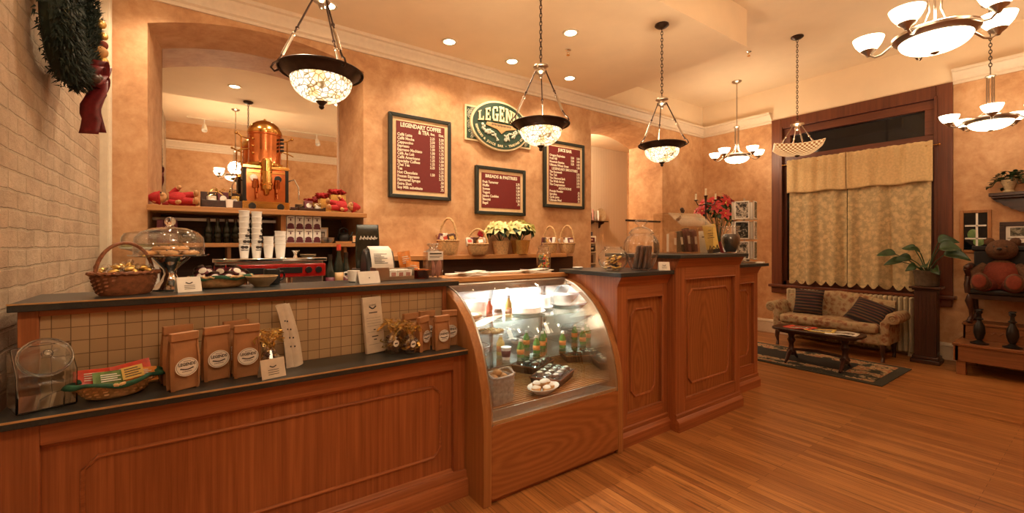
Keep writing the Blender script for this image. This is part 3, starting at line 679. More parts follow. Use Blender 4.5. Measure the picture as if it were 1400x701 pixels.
bowl_pendant((3.79, 2.72, 2.50), 'mosaic bowl pendant hanging in front of the arched doorway', ZS)

# woven square shade pendant
t = thing('lattice_pendant', 'pendant with a square woven brown and cream glass shade by the window', 'pendant lamp', (6.17, 2.42, 2.76), rz=.45)
h = ZC - 2.76
lpart(MB().lathe([(0, h), (.07, h), (.072, h - .012), (.05, h - .03), (.014, h - .042), (0, h - .042)], 24), 'canopy', 'bronze', t)
b = MB(); chain(b, .31, h - .04); lpart(b, 'chain', 'bronze', t)
lpart(MB().lathe([(0, .31), (.02, .305), (.025, .285), (.075, .275), (.078, .265), (.03, .24), (.03, .20), (.012, .19), (0, .185)], 20), 'hub', 'nickel', t)
for k in range(4):
    a = pi / 2 * k + .2
    p = lambda r, z: (r * cos(a), r * sin(a), z)
    lpart(MB().cyl(p(.05, .25), p(.20, .0), .0055, n=8).ell(p(.13, .115), .012, nu=10, nv=6).cyl(p(.15, .085), p(.195, .012), .009, n=8), 'rod', 'nickel', t)
def shade_s(u, v):
    x, y = 2 * u - 1, 2 * v - 1
    k = max(abs(x), abs(y)); rr = sqrt(x * x + y * y)
    return (x * .265, y * .265, -.125 + .105 * k ** 2.4 + .028 * (x * y) ** 2)
lpart(MB().grid(shade_s, 25, 25), 'woven_shade', 'lattice', t, solid=.005, sharp=80)
lpart(MB().lathe([(0, -.118), (.03, -.124), (.028, -.136), (.012, -.146), (0, -.15)], 14), 'finial', 'bronze', t)
lamp('POINT', 'pendant_bulb', MOSAIC_W, (0, 0, .0), t, shadow_soft_size=.05)

# chandeliers: centre bowl and five up-turned shades; loc z = bowl rim
def chandelier(loc, label, top, rod=False, rz=0.0, power=CHAND_W):
    t = thing('chandelier', label, 'chandelier', loc, rz=rz, group='five-armed chandeliers')
    h = top - loc[2]
    lpart(MB().lathe([(0, h), (.07, h), (.072, h - .012), (.05, h - .03), (.014, h - .042), (0, h - .042)], 24), 'canopy', 'nickel', t)
    b = MB()
    if rod: b.cyl((0, 0, .50), (0, 0, h - .03), .008, n=10); lpart(b, 'stem', 'nickel', t)
    else: chain(b, .56, h - .04, .036, .004, .012); lpart(b, 'chain', 'bronze', t)
    b = MB().tube([(.028 * cos(q), 0, .53 + .028 * sin(q)) for q in [2 * pi * k / 14 for k in range(14)]], .005, 6, True)
    b.lathe([(0, .50), (.04, .495), (.045, .485), (.02, .47), (0, .465)], 18)
    for k in range(4):
        a = pi / 2 * k + .4
        b.cyl((.030 * cos(a), .030 * sin(a), .49), (.030 * cos(a), .030 * sin(a), .16), .006, n=8)
        b.tube([(.030 * cos(a), .030 * sin(a), .17), (.05 * cos(a), .05 * sin(a), .10), (.11 * cos(a), .11 * sin(a), .05), (.185 * cos(a), .185 * sin(a), .03)], .006, 8)
    lpart(b, 'column', 'nickel', t)
    lpart(MB().lathe([(.205, .028), (.215, .022), (.212, .006), (.180, -.020), (.170, -.024), (.166, -.018), (.190, .008), (.200, .022)], 40), 'rim', 'nickel', t)
    prof = [(.176 * cos(RAD(q)), -.018 - .085 * sin(RAD(q))) for q in range(0, 86, 7)] + [(0, -.103)]
    lpart(MB().lathe(prof, 36), 'bowl', 'bulb', t, solid=.004)
    lpart(MB().lathe([(0, -.094), (.022, -.100), (.024, -.106), (.010, -.116), (0, -.120)], 14), 'finial', 'nickel', t)
    for k in range(5):
        a = 2 * pi * k / 5
        T = TX(rz=a)
        am = lpart(MB().tube([(.20, 0, .012), (.235, 0, -.012), (.265, 0, -.035), (.30, 0, -.040), (.325, 0, -.020), (.335, 0, .0)], .0075, 8, T=T), 'arm', 'nickel', t)
        lpart(MB().lathe([(0, -.028), (.012, -.026), (.02, -.010), (.042, .008), (.046, .016), (0, .020)], 18, T=TX(rz=a) @ TX(x=.335)), 'cup', 'nickel', am)
        lpart(MB().lathe([(.030, .014), (.052, .030), (.070, .055), (.082, .085), (.086, .100)], 26, T=TX(rz=a) @ TX(x=.335)), 'shade', 'shade', am, solid=.004)
    lamp('POINT', 'chandelier_bulb', power, (0, 0, .16), t, shadow_soft_size=.12)
    return t
chandelier((3.84, .71, 2.84), 'large near chandelier with glowing white shades at the top right', ZC, rz=2.95)
chandelier((7.06, 3.65, 2.92), 'small far chandelier in the corner, above the red poinsettias', ZC, rod=True, rz=.55, power=12)
chandelier((7.06, .86, 2.86), 'chandelier on a chain right of the window, before the shelf with ivy', ZC, rz=3.3, power=8)
chandelier((.50, .55, 2.84), 'chandelier over the photographer, seen only in the niche mirror', ZC, rod=True, power=60)
# recessed cans
CANS = [((.94, 4.30), 'recessed ceiling light above the mirror niche, behind the nearest pendant'), ((2.20, 4.30), 'recessed ceiling light above the coffee menu board'),
        ((3.06, 4.32), 'recessed ceiling light above the oval green sign'), ((4.0, 4.31), 'recessed ceiling light near the crown, left of the arched doorway'),
        ((3.15, 3.38), 'brightest recessed ceiling light, farthest out from the rear wall'), ((.35, 3.38), 'recessed ceiling light out of frame above the left counter'),
        ((1.75, 3.38), 'recessed ceiling light seen only in the mirror'), ((-.25, 4.3), 'recessed ceiling light by the brick wall, out of frame')]
for (x, y), lb in CANS:
    t = thing('recessed_light', lb, 'ceiling light', (x, y, ZS), group='recessed ceiling lights')
    lpart(MB().lathe([(.062, -.001), (.062, -.006), (.082, -.010), (.088, -.001), (.088, .0)], 28), 'trim_ring', 'white_paint', t)
    lpart(MB().lathe([(0, -.006), (.06, -.004), (.062, -.001), (0, -.001)], 24), 'lens', 'can', t)
    lamp('SPOT', 'can_bulb', CAN_W * 4, (0, 0, -.03), t, spot_size=RAD(125), spot_blend=.8, shadow_soft_size=.05)
# sprinklers
for (x, y, z), lb in (((3.40, 3.69, ZS), 'small fire sprinkler between the recessed lights'), ((6.1, 2.99, ZC), 'small fire sprinkler on the high ceiling left of the far chandelier')):
    t = thing('fire_sprinkler', lb, 'sprinkler', (x, y, z))
    lpart(MB().lathe([(0, 0), (.035, 0), (.034, -.01), (.015, -.016), (.013, -.03), (0, -.03)], 16), 'escutcheon', 'chrome', t)
    lpart(MB().tube([(.012, 0, -.03), (.018, 0, -.045), (.006, 0, -.062)], .003, 6).tube([(-.012, 0, -.03), (-.018, 0, -.045), (-.006, 0, -.062)], .003, 6).lathe([(0, -.06), (.02, -.062), (.02, -.066), (0, -.066)], 12), 'deflector', 'brass', t)
# track lights near the front wall (seen in the mirror)
t = thing('track_light', 'track light rail near the entrance wall, seen in the mirror', 'track light', (.6, -.55, ZC))
lpart(MB().box(-.9, 4.2, -.02, .02, -.03, 0), 'rail', 'white_paint', t)
for x in (-.6, .35, 1.6, 2.8):
    hd = lpart(MB().cyl((x, 0, -.03), (x, 0, -.16), .01, n=8).lathe([(0, 0), (.03, 0), (.05, -.10), (.052, -.17), (.046, -.17), (.044, -.10), (0, -.05)], 18, T=TX(x, .02, -.14, rx=.6)), 'head', 'china', t)
    lamp('SPOT', 'track_bulb', TRACK_W * (2.0 if x < .5 else .9), (x, .05, -.20), t, spot_size=RAD(58), spot_blend=.9, shadow_soft_size=.05)
    t.children[-1].rotation_euler = (RAD(43), 0, 0)
# unseen lamp added to brighten the room beyond the arch
t = thing('added_globe_lamp', 'added white globe lamp brightening the room beyond the arch, out of sight', 'ceiling light', (5.4, 5.95, 3.6))
lpart(MB().lathe([(0, 0), (.08, 0), (.08, -.02), (.04, -.04), (0, -.04)], 22), 'base', 'nickel', t)
lpart(MB().ell((0, 0, -.13), .10, nu=24, nv=14), 'globe', 'bulb', t)
lamp('POINT', 'added_globe_bulb', 90, (0, 0, -.30), t, shadow_soft_size=.1)
# ------------------------------------------------------------------ things on the walls
def menu(name, label, x0, x1, z0, z1, body):
    t = thing(name, label, 'menu board', ((x0 + x1) / 2, YB, (z0 + z1) / 2), group='framed menu boards')
    y = YB - .045; fw = .042
    part(MB().box(x0 + .02, x1 - .02, y + .012, YB, z0 + .02, z1 - .02), 'backing', 'menu_tan', t)
    b = MB()
    for P in ([(x0, z0), (x1, z0), (x1 - fw, z0 + fw), (x0 + fw, z0 + fw)], [(x1, z0), (x1, z1), (x1 - fw, z1 - fw), (x1 - fw, z0 + fw)],
              [(x1, z1), (x0, z1), (x0 + fw, z1 - fw), (x1 - fw, z1 - fw)], [(x0, z1), (x0, z0), (x0 + fw, z0 + fw), (x0 + fw, z1 - fw)]):
        b.prism(P, 'y', y - .005, YB)
    part(b, 'frame', 'frame_dk', t, bevel=.006)
    part(MB().box(x0 + .085, x1 - .085, y + .008, y + .014, z0 + .085, z1 - .085), 'red_field', 'menu_red', t)
    b = MB(); body(b, x0 + .085, x1 - .085, z0 + .085, z1 - .085, y + .006)
    part(b, 'lettering', 'letter', t, sharp=20)
def rows(b, items, xl, xr, zt, step, y, size, cols=(.17, .0)):
    for k, it in enumerate(items):
        z = zt - k * step
        b.text(it[0], size, FACE_S(xl, y, z), bold=.0012, sx=.86)
        for c, q in zip(cols, it[1:]):
            if q: b.text(q, size * .95, FACE_S(xr - c, y, z), 'RIGHT', bold=.0012, sx=.82)
def coffee(b, x0, x1, z0, z1, y):
    b.text('LEGENDARY COFFEE', .066, FACE_S((x0 + x1) / 2, y, z1 - .062), 'CENTER', fit=.50, bold=.002)
    b.text('& TEA', .062, FACE_S(x0 + .33, y, z1 - .118), 'CENTER', bold=.002, sx=.8)
    b.text('8oz.', .042, FACE_S(x1 - .125, y, z1 - .112), 'RIGHT', bold=.0012, sx=.8); b.text('12oz.', .042, FACE_S(x1 - .012, y, z1 - .112), 'RIGHT', bold=.0012, sx=.75)
    L = [('Caff\u00e9 Latte', '2.50', '2.25'), ('Caff\u00e9 Mocha', '2.75', '2.50'), ('Cappuccino', '2.50', '2.25'), ('Espresso', '1.75', '1.50'), ('Espresso Machiato', '1.75', '1.50'),
         ('Caf\u00e9 Au Lait', '1.50', '1.25'), ('Caff\u00e9 Americano', '1.50', '1.25'), ('Specialty Coffees', '1.50', '1.25'), ('Chai Tea', '2.50', '2.25'), ('Tea', '1.25', ''),
         ('Hot Chocolate', '2.25', '1.50'), ('Frozen Espresso', '2.75', ''), ('Flavoured Syrups', '.50', ''), ('Extra Shot', '.50', ''), ('Soy Milk substitute', '.75', '')]
    rows(b, L, x0 + .012, x1 - .012, z1 - .165, .0425, y, .046, (.0, .115))
def breads(b, x0, x1, z0, z1, y):
    b.text('BREADS & PASTRIES', .056, FACE_S((x0 + x1) / 2, y, z1 - .058), 'CENTER', fit=.50, bold=.0015)
    L = [('Fruit Turnover', '2.75'), ('Muffin', '1.50'), ('Scones', '1.50'), ('Yogurt', '1.50'), ('Jumbo Cookies', '1.75'), ('Biscotti', '1.50'), ('Bagel', '.75')]
    rows(b, L, x0 + .012, x1 - .012, z1 - .13, .0445, y, .046, (.0,))
def juice(b, x0, x1, z0, z1, y):
    b.text('JUICE BAR', .06, FACE_S((x0 + x1) / 2, y, z1 - .062), 'CENTER', fit=.27, bold=.002)
    L = [('Oregon Explosion', '3.50', '2.50'), ('Fruit Hill', '3.50', '2.50'), ('Mountain Sunrise', '3.25', '2.25'), ('Ultimate Wheat Grass', '1.50', '')]
    rows(b, L, x0 + .012, x1 - .012, z1 - .145, .046, y, .046, (.0, .115))
    b.text('LEGENDARY SMOOTHIES', .05, FACE_S((x0 + x1) / 2, y, z1 - .335), 'CENTER', fit=.50, bold=.0012)
    rows(b, [('The Roosevelt', '3.75'), ('The Taft', '3.75'), ('The Diamond Jack', '3.75'), ('The Wells Street', '3.75'), ('The Congressman', '3.75')], x0 + .012, x1 - .012, z1 - .38, .045, y, .046, (.0,))
    b.text('ADDITIONS', .048, FACE_S((x0 + x1) / 2, y, z1 - .61), 'CENTER', fit=.25, bold=.0012)
    rows(b, [('Protein Powder', '.75'), ('Spirulina', '.75'), ('Garlic juice', '.50'), ('Ultimate Meal', '.75')], x0 + .012, x1 - .012, z1 - .655, .043, y, .046, (.0,))
menu('menu_board', 'large red coffee and tea menu board in a dark frame, right of the mirror niche', 1.665, 2.432, 2.025, 2.975, coffee)
menu('menu_board', 'smallest red menu board, listing breads and pastries, above the cream poinsettia', 2.78, 3.56, 1.885, 2.50, breads)
menu('menu_board', 'red juice menu board in a dark frame, left of the arched doorway', 3.89, 4.67, 2.028, 2.987, juice)
# oval sign
t = thing('shop_sign', 'oval green shop sign with cream lettering on an ornate plaque', 'sign', (3.15, YB, 3.03))
y = YB
part(MB().box(2.635, 3.665, y - .02, y, 2.80, 3.245), 'plaque', 'sign_cream', t, bevel=.006)
b = MB()
b.box(2.66, 3.64, y - .024, y - .019, 2.825, 3.22)
part(b, 'plaque_field', 'sign_green', t)
b = MB()
for x0 in (2.668, 3.50):
    for k in range(30):
        px, pz = x0 + .065 + rnd.uniform(-.055, .055), 2.835 + (k + .5) * .375 / 30
        P = [(px + .022 * cos(a) * (1 - a / 9), y - .027, pz + .022 * sin(a) * (1 - a / 9)) for a in [q * .55 for q in range(13)]]
        b.tube(P, .004, 5)
part(b, 'scrollwork', 'sign_grey', t)
def ellp(rx, rz, y0, y1, n=56): return [(3.15 + rx * cos(2 * pi * k / n), y0, 3.035 + rz * sin(2 * pi * k / n)) for k in range(n)], [(3.15 + rx * cos(2 * pi * k / n), y1, 3.035 + rz * sin(2 * pi * k / n)) for k in range(n)]
part(MB().loft(*ellp(.452, .322, y - .055, y)), 'oval_border', 'sign_cream', t, bevel=.008)
part(MB().loft(*ellp(.425, .296, y - .060, y - .05)), 'oval_field', 'sign_green', t)
# slab-serif word, built from strokes, tall in the middle
def strokes(ch):
    S = {'L': [(0, 0, .24, 1), (0, 0, .72, .16), (.58, 0, .72, .36), (-.1, .88, .36, 1), (-.1, 0, .3, .12)],
         'E': [(0, 0, .24, 1), (0, 0, .72, .15), (0, .85, .70, 1), (.2, .43, .52, .57), (.58, 0, .72, .32), (.57, .70, .70, 1), (.44, .36, .52, .64), (-.1, .88, .2, 1), (-.1, 0, .2, .12)],
         'G': [(0, .14, .24, .86), (.1, 0, .66, .15), (.1, .85, .66, 1), (.52, 0, .76, .46), (.40, .38, .84, .5), (.56, .66, .70, .95)],
         'N': [(0, 0, .2, 1), (.62, 0, .8, 1), (-.1, .88, .3, 1), (-.1, 0, .3, .12), (.5, .88, .92, 1)],
         'D': [(0, 0, .24, 1), (0, 0, .56, .15), (0, .85, .56, 1), (.50, .12, .76, .88), (-.1, .88, .2, 1), (-.1, 0, .2, .12)],
         'S': [(0, .5, .24, .9), (.08, .85, .62, 1), (.08, .43, .6, .58), (.48, .1, .72, .5), (.08, 0, .62, .15), (.52, .66, .66, .98), (.02, .02, .16, .34)]}
    return S[ch]
b = MB(); x = 2.80; ws = dict(L=.10, E=.10, G=.112, N=.115, D=.108, S=.10)
for ch in 'LEGENDS':
    wd = ws[ch]; xm = x + wd / 2 - 3.15
    top = 3.285 - .9 * xm * xm; bot = 3.105 - .22 * xm * xm + (.02 if False else 0)
    for k, (a, c, e, f) in enumerate(strokes(ch)):
        X = lambda q: x + .008 + q * (wd - .018) / .84
        Z = lambda q, xx: (3.09 - .25 * (xx - 3.15) ** 2) + q * ((3.29 - .75 * (xx - 3.15) ** 2) - (3.09 - .25 * (xx - 3.15) ** 2)) * (1 - .38 * abs(xx - 3.15) / .36 * .5)
        P = [(X(a), Z(c, X(a))), (X(e), Z(c, X(e))), (X(e), Z(f, X(e))), (X(a), Z(f, X(a)))]
        b.prism(P, 'y', y - .072 - .0004 * k, y - .058)
    if ch == 'N':
        P = [(X(0), Z(1, X(0))), (X(.22), Z(1, X(.22))), (X(.8), Z(0, X(.8))), (X(.58), Z(0, X(.58)))]; b.prism(P, 'y', y - .0735, y - .058)
    x += wd
part(b, 'lettering', 'sign_cream', t)
b = MB().prism([(2.93, 3.06), (3.36, 3.06), (3.39, 3.02), (3.22, 2.985), (3.15, 2.93), (3.08, 2.985), (2.91, 3.02)], 'y', y - .068, y - .058)
part(b, 'banner', 'edge_tan', t, bevel=.003)
b = MB()
for k in range(13):
    b.box(3.0 + k * .0235, 3.0 + k * .0235 + .014, y - .0695, y - .066, 3.024 + .004 * (k % 2), 3.05)
part(b, 'banner_lettering', 'ink', t)
b = MB()
for k in range(60):
    a = rnd.uniform(0, 1); sgn = -1 if k % 2 else 1
    px = 3.15 + sgn * (.05 + .26 * a); pz = 2.875 + .12 * a + rnd.uniform(-.035, .035)
    b.ell((0, 0, 0), .024, .012, .014, 10, 6, T=TX(px, y - .062, pz, ry=rnd.uniform(0, 3)))
part(b, 'bean_relief', 'sign_grey', t)
b = MB()
def arctext(s, a0, a1, rx, rz, size):
    for k, ch in enumerate(s):
        a = RAD(a0 + (a1 - a0) * k / (len(s) - 1))
        px, pz = 3.15 + rx * cos(a), 3.035 + rz * sin(a)
        tx, tz = -rx * sin(a), rz * cos(a); th = atan2(tz, tx)
        if ch != ' ': b.text(ch, size, FACE_S(px, y - .062, pz) @ Matrix.Rotation(th, 4, 'Z'), 'CENTER', bold=.0012)
arctext('ESPRESSO & JUICE BAR \u2022 TRADING COMPANY', 188, 352, .392, .272, .042)
part(b, 'rim_lettering', 'sign_cream', t)

# wreath on the brick wall
t = thing('wreath', 'dark pine wreath with gold ornaments and a burgundy bow on the brick wall', 'wreath', (XL + .10, 3.17, 2.64), s=.74)
b = MB(); r2 = random.Random(4)
for k in range(4600):
    a = r2.uniform(0, 2 * pi); q = r2.uniform(-pi * .52, pi * .52) if r2.random() < .8 else r2.uniform(0, 2 * pi); rr = .115 * sqrt(r2.uniform(.45, 1))
    side = r2.choice((-1, 1)); R_ = .33 + rr * sin(q) ; px = max(-.10, rr * cos(q))
    c = V((px, R_ * cos(a), R_ * sin(a)))
    out = V((cos(q), sin(q) * cos(a), sin(q) * sin(a)))
    d = (out * .6 + V((0, -sin(a), cos(a))) * .7 + V((r2.uniform(-.5, .5), r2.uniform(-.6, .6), r2.uniform(-.6, .6)))).normalized()
    if c.x + d.x * .06 < -.12: d.x = abs(d.x)
    s_ = d.orthogonal().normalized() * .0065; L = r2.uniform(.03, .055); e = d.cross(s_)
    b.add([c - s_, c + s_, c + e, c + d * L], [(0, 1, 3), (1, 2, 3), (2, 0, 3), (0, 2, 1)])
b.tube([(0, .33 * cos(a), .33 * sin(a)) for a in [2 * pi * k / 28 for k in range(28)]], .085, 10, True)
lpart(b, 'pine_ring', 'leaf_dk', t, sharp=20)
for (a, q, r, m) in ((-.35, .9, .034, 'gold'), (.25, 1.0, .026, 'gold'), (-.15, .4, .04, 'bread'), (-.55, .5, .032, 'bread'), (.05, .8, .03, 'rust_plush'), (-.75, .7, .03, 'gold'), (.5, .6, .03, 'gold'), (-1.15, .8, .036, 'choc'), (-1.5, .9, .03, 'choc')):
    lpart(MB().ell((.105 + .02 * q, (.30 + .05 * q) * cos(a), (.30 + .05 * q) * sin(a)), r * 1.15), 'ornament', m, t)
b = MB()
def ribbon(P, w_, T=None):
    P = [V(p) for p in P]
    b.grid(lambda u, v: (lambda i, f: tuple(P[i] * (1 - f) + P[min(i + 1, len(P) - 1)] * f + V((.012 * sin(v * 5 + i), 0, 0)) + V(((u - .5) * w_, -(u - .5) * w_ * .35, 0))))(min(int(v * (len(P) - 1)), len(P) - 2), v * (len(P) - 1) - min(int(v * (len(P) - 1)), len(P) - 2)), 4, 14, T)
def loop(sgn, sz, dz, dx):
    P = [V((.11 + dx + .02 * sin(q), .20 + sgn * .085 * sz * (1 - cos(q)) * .62, -.29 + dz * (1 - cos(q)) + .05 * sz * sin(q))) for q in [2 * pi * k / 16 for k in range(17)]]
    b.grid(lambda u, v: tuple(P[int(round(v * 16))] + V(((u - .5) * .075, 0, 0))), 3, 17)
for sgn, sz, dz, dx in ((-1, 1.1, .015, 0), (1, 1.15, .02, 0), (-1, .85, .05, .02), (1, .8, .055, .02), (-1, .9, -.03, .01), (1, .95, -.03, .01)): loop(sgn, sz, dz, dx)
b.ell((.13, .20, -.29), .034, .036, .036)
ribbon([(.12, .19, -.30), (.115, .13, -.40), (.10, .09, -.50), (.095, .07, -.62), (.075, .05, -.74)], .11)
ribbon([(.11, .22, -.30), (.12, .20, -.42), (.11, .18, -.54), (.125, .17, -.70)], .07)
lpart(b, 'bow', 'red_ribbon', t, solid=.003, sharp=60)
# ------------------------------------------------------------------ things on the counter ledge
LZ, UZ = .8735, 1.2665
def bag_mb(w_, d, h, fold=.035):
    """stand-up paper bag: square bottom closing to a folded top strip"""
    b = MB(); hb = h - fold
    rings = [(w_ / 2 * .96, d / 2, 0), (w_ / 2, d / 2 * 1.03, .02), (w_ / 2 * 1.02, d / 2 * 1.02, hb * .6), (w_ / 2 * .97, d / 2 * .8, hb * .85), (w_ / 2 * .94, d / 2 * .42, hb)]
    vs = []; fs = []
    n = 12
    for (a, c, z) in rings:
        k = .012 if z < hb * .9 else .004
        for (sx, sy) in ((1, 1), (-1, 1), (-1, -1), (1, -1)):
            q = [(a - k, c), (a, c - k)] if sx * sy > 0 else [(a, c - k), (a - k, c)]
            for (x, y) in q: vs.append((sx * x, sy * y, z))
            if False: pass
    m = 8
    for r in range(len(rings) - 1):
        for j in range(m): fs.append((r * m + j, r * m + (j + 1) % m, (r + 1) * m + (j + 1) % m, (r + 1) * m + j))
    fs.append(tuple(range(m))); fs.append(tuple((len(rings) - 1) * m + j for j in range(m)))
    return b.add(vs, fs), hb
def coffee_bag(w_=.112, d=.062, h=.25, lz=.098, lw=.0435, lh=.040):
    t = thing('coffee_bag', '', 'bag')
    b, hb = bag_mb(w_, d, h)
    lpart(b, 'pouch', 'kraft', t, bevel=.003)
    lpart(MB().box(-w_ * .47, w_ * .47, -d * .24 - .004, d * .10, hb - .006, hb + .030), 'folded_top', 'kraft', t, bevel=.003)
    T = FACE_S(0, -d / 2 * 1.04 - .0008, lz) @ Matrix.Diagonal((lw, lh, 1, 1))
    lb = lpart(MB().lathe([(0, .0009), (1, .0009), (1, 0), (0, 0)], 30, T=T), 'label', 'white', t)
    T0 = FACE_S(0, -d / 2 * 1.04 - .0018, lz)
    b = MB().text('LEGENDS', .017, T0 @ TX(0, .006, 0), 'CENTER', fit=.064, bold=.0007, depth=.0003)
    for k in range(40):
        a0, a1 = 2 * pi * k / 40, 2 * pi * (k + 1) / 40
        b.add([(lw * .9 * q * cos(a), lh * .9 * q * sin(a), 0) for a in (a0, a1) for q in (1, .965)], [(0, 1, 3, 2)], T0)
    for k in range(9):
        x = -.022 + k * .0055
        b.ell((x, -.006 - .005 * cos(x * 70), 0), .0042, .0030, .0004, 8, 4, T=T0)
    for k in range(8):
        b.box(-.018 + k * .0047, -.0148 + k * .0047, -.0205, -.0175, 0, .0004, T=T0); b.box(-.013 + k * .0035, -.0107 + k * .0035, .0235, .026, 0, .0004, T=T0)
    lpart(b, 'label_print', 'ink', lb)
    return t
bag = coffee_bag()
for k, (x, y, rz, s, lb) in enumerate([
        (-.075, 2.375, .42, 1, 'brown paper coffee bag at the far left of the bags, beside the oval basket'),
        (-.10, 2.50, .3, 1.06, 'brown coffee bag standing behind the leftmost coffee bag, only its folded top showing'),
        (.045, 2.455, .3, 1, 'brown paper coffee bag in the middle of the left three'),
        (.165, 2.43, .12, 1, 'brown paper coffee bag beside the gold-ribboned favour with a card'),
        (.125, 2.525, .25, 1.04, 'brown coffee bag half hidden behind the third bag of the left group')]):
    if k == 0: o = bag; o.location = (x, y, LZ); o.rotation_euler = (0, 0, rz); o['label'] = lb; o['group'] = 'brown paper coffee bags'
    else: dup(bag, (x, y, LZ), rz, lb, s=s)
small = coffee_bag(.104, .06, .207, .085, .036, .036); first = True
for (x, y, rz, s, lb) in [(1.052, 2.405, .55, 1, 'small brown coffee bag beside the gold ribbon bundles'), (1.158, 2.37, .12, 1, 'small brown coffee bag in the middle of the right-hand trio'),
        (1.248, 2.44, -.12, 1.08, 'small brown coffee bag at the right end of the ledge against the pastry case'),
        (1.02, 2.515, .2, 1.04, 'small brown coffee bag in the back row, behind the gold bundles'), (1.125, 2.51, .1, 1.07, 'small brown coffee bag in the back row, tallest behind the right-hand trio')]:
    if first: o = small; o.location = (x, y, LZ); o.rotation_euler = (0, 0, rz); o['label'] = lb; o['group'] = 'small coffee bags by the case'; first = False
    else: dup(small, (x, y, LZ), rz, lb, s=s)
# slanted square glass jar
t = thing('cookie_jar', 'square clear glass jar with a tilted round lid, leftmost on the ledge', 'jar', (-.515, 2.44, LZ), rz=.38)
prof = [(-.085, 0), (.085, 0), (.085, .19), (.03, .235), (-.02, .235), (-.085, .13)]          # y,z side outline, slanted front
b = MB().prism([(-.085, .006), (-.083, 0), (.083, 0), (.085, .006), (.085, .20), (.06, .225), (.02, .232), (-.085, .14)], 'x', -.082, .082)
o = lpart(b, 'jar', 'jar_glass', t, bevel=.012, seg=3, sharp=60); k_ = o.modifiers.new('wall', 'SOLIDIFY'); k_.thickness = .004; k_.offset = -1
n_ = atan2(.092, .105)
T = TX(0, -.040, .190, rx=pi / 2 * .78 - .22)
lpart(MB().lathe([(.070, -.012), (.072, .004), (.074, .010), (.066, .014), (.050, .018), (.030, .024), (.014, .030), (.016, .040), (.012, .050), (0, .053)], 32, T=T), 'lid', 'jar_glass', t, solid=.003)
lpart(MB().lathe([(.073, 0), (.078, .004), (.078, .012), (.073, .016), (.069, .012), (.069, .004), (.073, 0)], 32, T=T), 'lid_rim', 'jar_glass', t)
# oval wicker basket with packets
def basket_mb(r0, r1, h, n=44, sx=1, sy=1, rows=9, amp=.035, curve=.6):
    prof = [(0, .004)] + [(r0 + (r1 - r0) * (k / rows) ** curve, h * k / rows) for k in range(rows + 1)]
    inner = [(r - .012, z) for r, z in reversed(prof[2:])] + [(r0 * .8, .014), (0, .014)]
    return MB().lathe(prof + inner, n, sx=sx, sy=sy, wob=lambda k, j, a: 1 + amp * (1 if (j // 2 + k) % 2 else -1) * (1 if 1 < k <= rows + 1 else 0))
def rim_mb(r, z, sx=1, sy=1, th=.008):
    return MB().tube([((r + .004 * sin(k * 2.6)) * cos(2 * pi * k / 60) * sx, (r + .004 * sin(k * 2.6)) * sin(2 * pi * k / 60) * sy, z + .003 * cos(k * 2.6)) for k in range(60)], th, 6, True)
t = thing('wicker_basket', 'oval wicker basket of snack packets lined with a green napkin, on the ledge', 'basket', (-.30, 2.43, LZ), rz=.25)
lpart(basket_mb(.075, .125, .058, sx=1, sy=.62), 'bowl', 'rope', t)
lpart(rim_mb(.124, .058, 1, .62), 'rim', 'rope', t)
b = MB().grid(lambda u, v: ((.115 + .035 * v + .012 * sin(u * 40)) * cos(2 * pi * u) * 1.0, (.115 + .035 * v + .012 * sin(u * 40)) * sin(2 * pi * u) * .62, .054 + .018 * sin(v * 2.4) - .012 * v * v + .010 * sin(u * 31) * v + .012 * abs(cos(2 * pi * u))), 90, 6, cu=True)
lpart(b, 'napkin', 'green_cloth', t, solid=.002, sharp=70)
def packet_mb(w_, h, th=.012):
    return MB().grid(lambda u, v: ((u - .5) * w_, -th * sin(pi * min(max((u - .06) / .88, 0), 1)) * sin(pi * min(max((v - .08) / .84, 0), 1)) - .0008, (v - .5) * h), 12, 10).grid(lambda u, v: ((u - .5) * w_, th * sin(pi * min(max((u - .06) / .88, 0), 1)) * sin(pi * min(max((v - .08) / .84, 0), 1)) + .0008, (v - .5) * h), 12, 10)
def packet(name, m, w_, h, loc, rot, label, group=None, printm=None, word=None):
    t = thing(name, label, 'packet', loc, rot=rot, group=group)
    lpart(packet_mb(w_, h), 'wrapper', m, t, sharp=60)
    b = MB()
    for k in range(4): b.box(-w_ * .3, w_ * (.28 - .1 * (k % 2)), -.0155, -.0140, -h * .2 + k * h * .12, -h * .2 + k * h * .12 + h * .045)
    lpart(b, 'print', printm or 'white', t)
for a in [('snack_packet', 'red_pack', .13, .085, (-.365, 2.455, LZ + .075), (-.7, .1, .35), 'red snack packet at the left of the oval basket'),
          ('snack_packet', 'red_pack', .13, .085, (-.255, 2.475, LZ + .080), (-.6, -.15, .2), 'red snack packet at the back right of the oval basket'),
          ('snack_packet', 'red_pack', .12, .08, (-.32, 2.49, LZ + .072), (-.8, .0, .2), 'red snack packet lying at the back of the oval basket'),
          ('snack_packet', 'green_pack', .105, .08, (-.315, 2.41, LZ + .072), (-.75, .05, .3), 'green patterned snack packet at the front of the oval basket'),
          ('snack_packet', 'orange', .11, .07, (-.22, 2.44, LZ + .070), (-.8, .1, .3), 'orange snack packet under the yellow card in the oval basket')]: packet(*a, group='snack packets in the oval basket')
t = thing('price_card', 'small yellow card stuck in the oval basket of packets', 'card', (-.245, 2.405, LZ + .093), rot=(-.35, -.12, .25))
lpart(MB().box(-.034, .034, -.001, .001, -.025, .025), 'card', 'yellow', t)
b = MB()
for k in range(4): b.box(-.026, .026 - .008 * (k % 2), -.0022, -.001, -.016 + k * .010, -.0125 + k * .010)
lpart(b, 'print', 'ink', t)
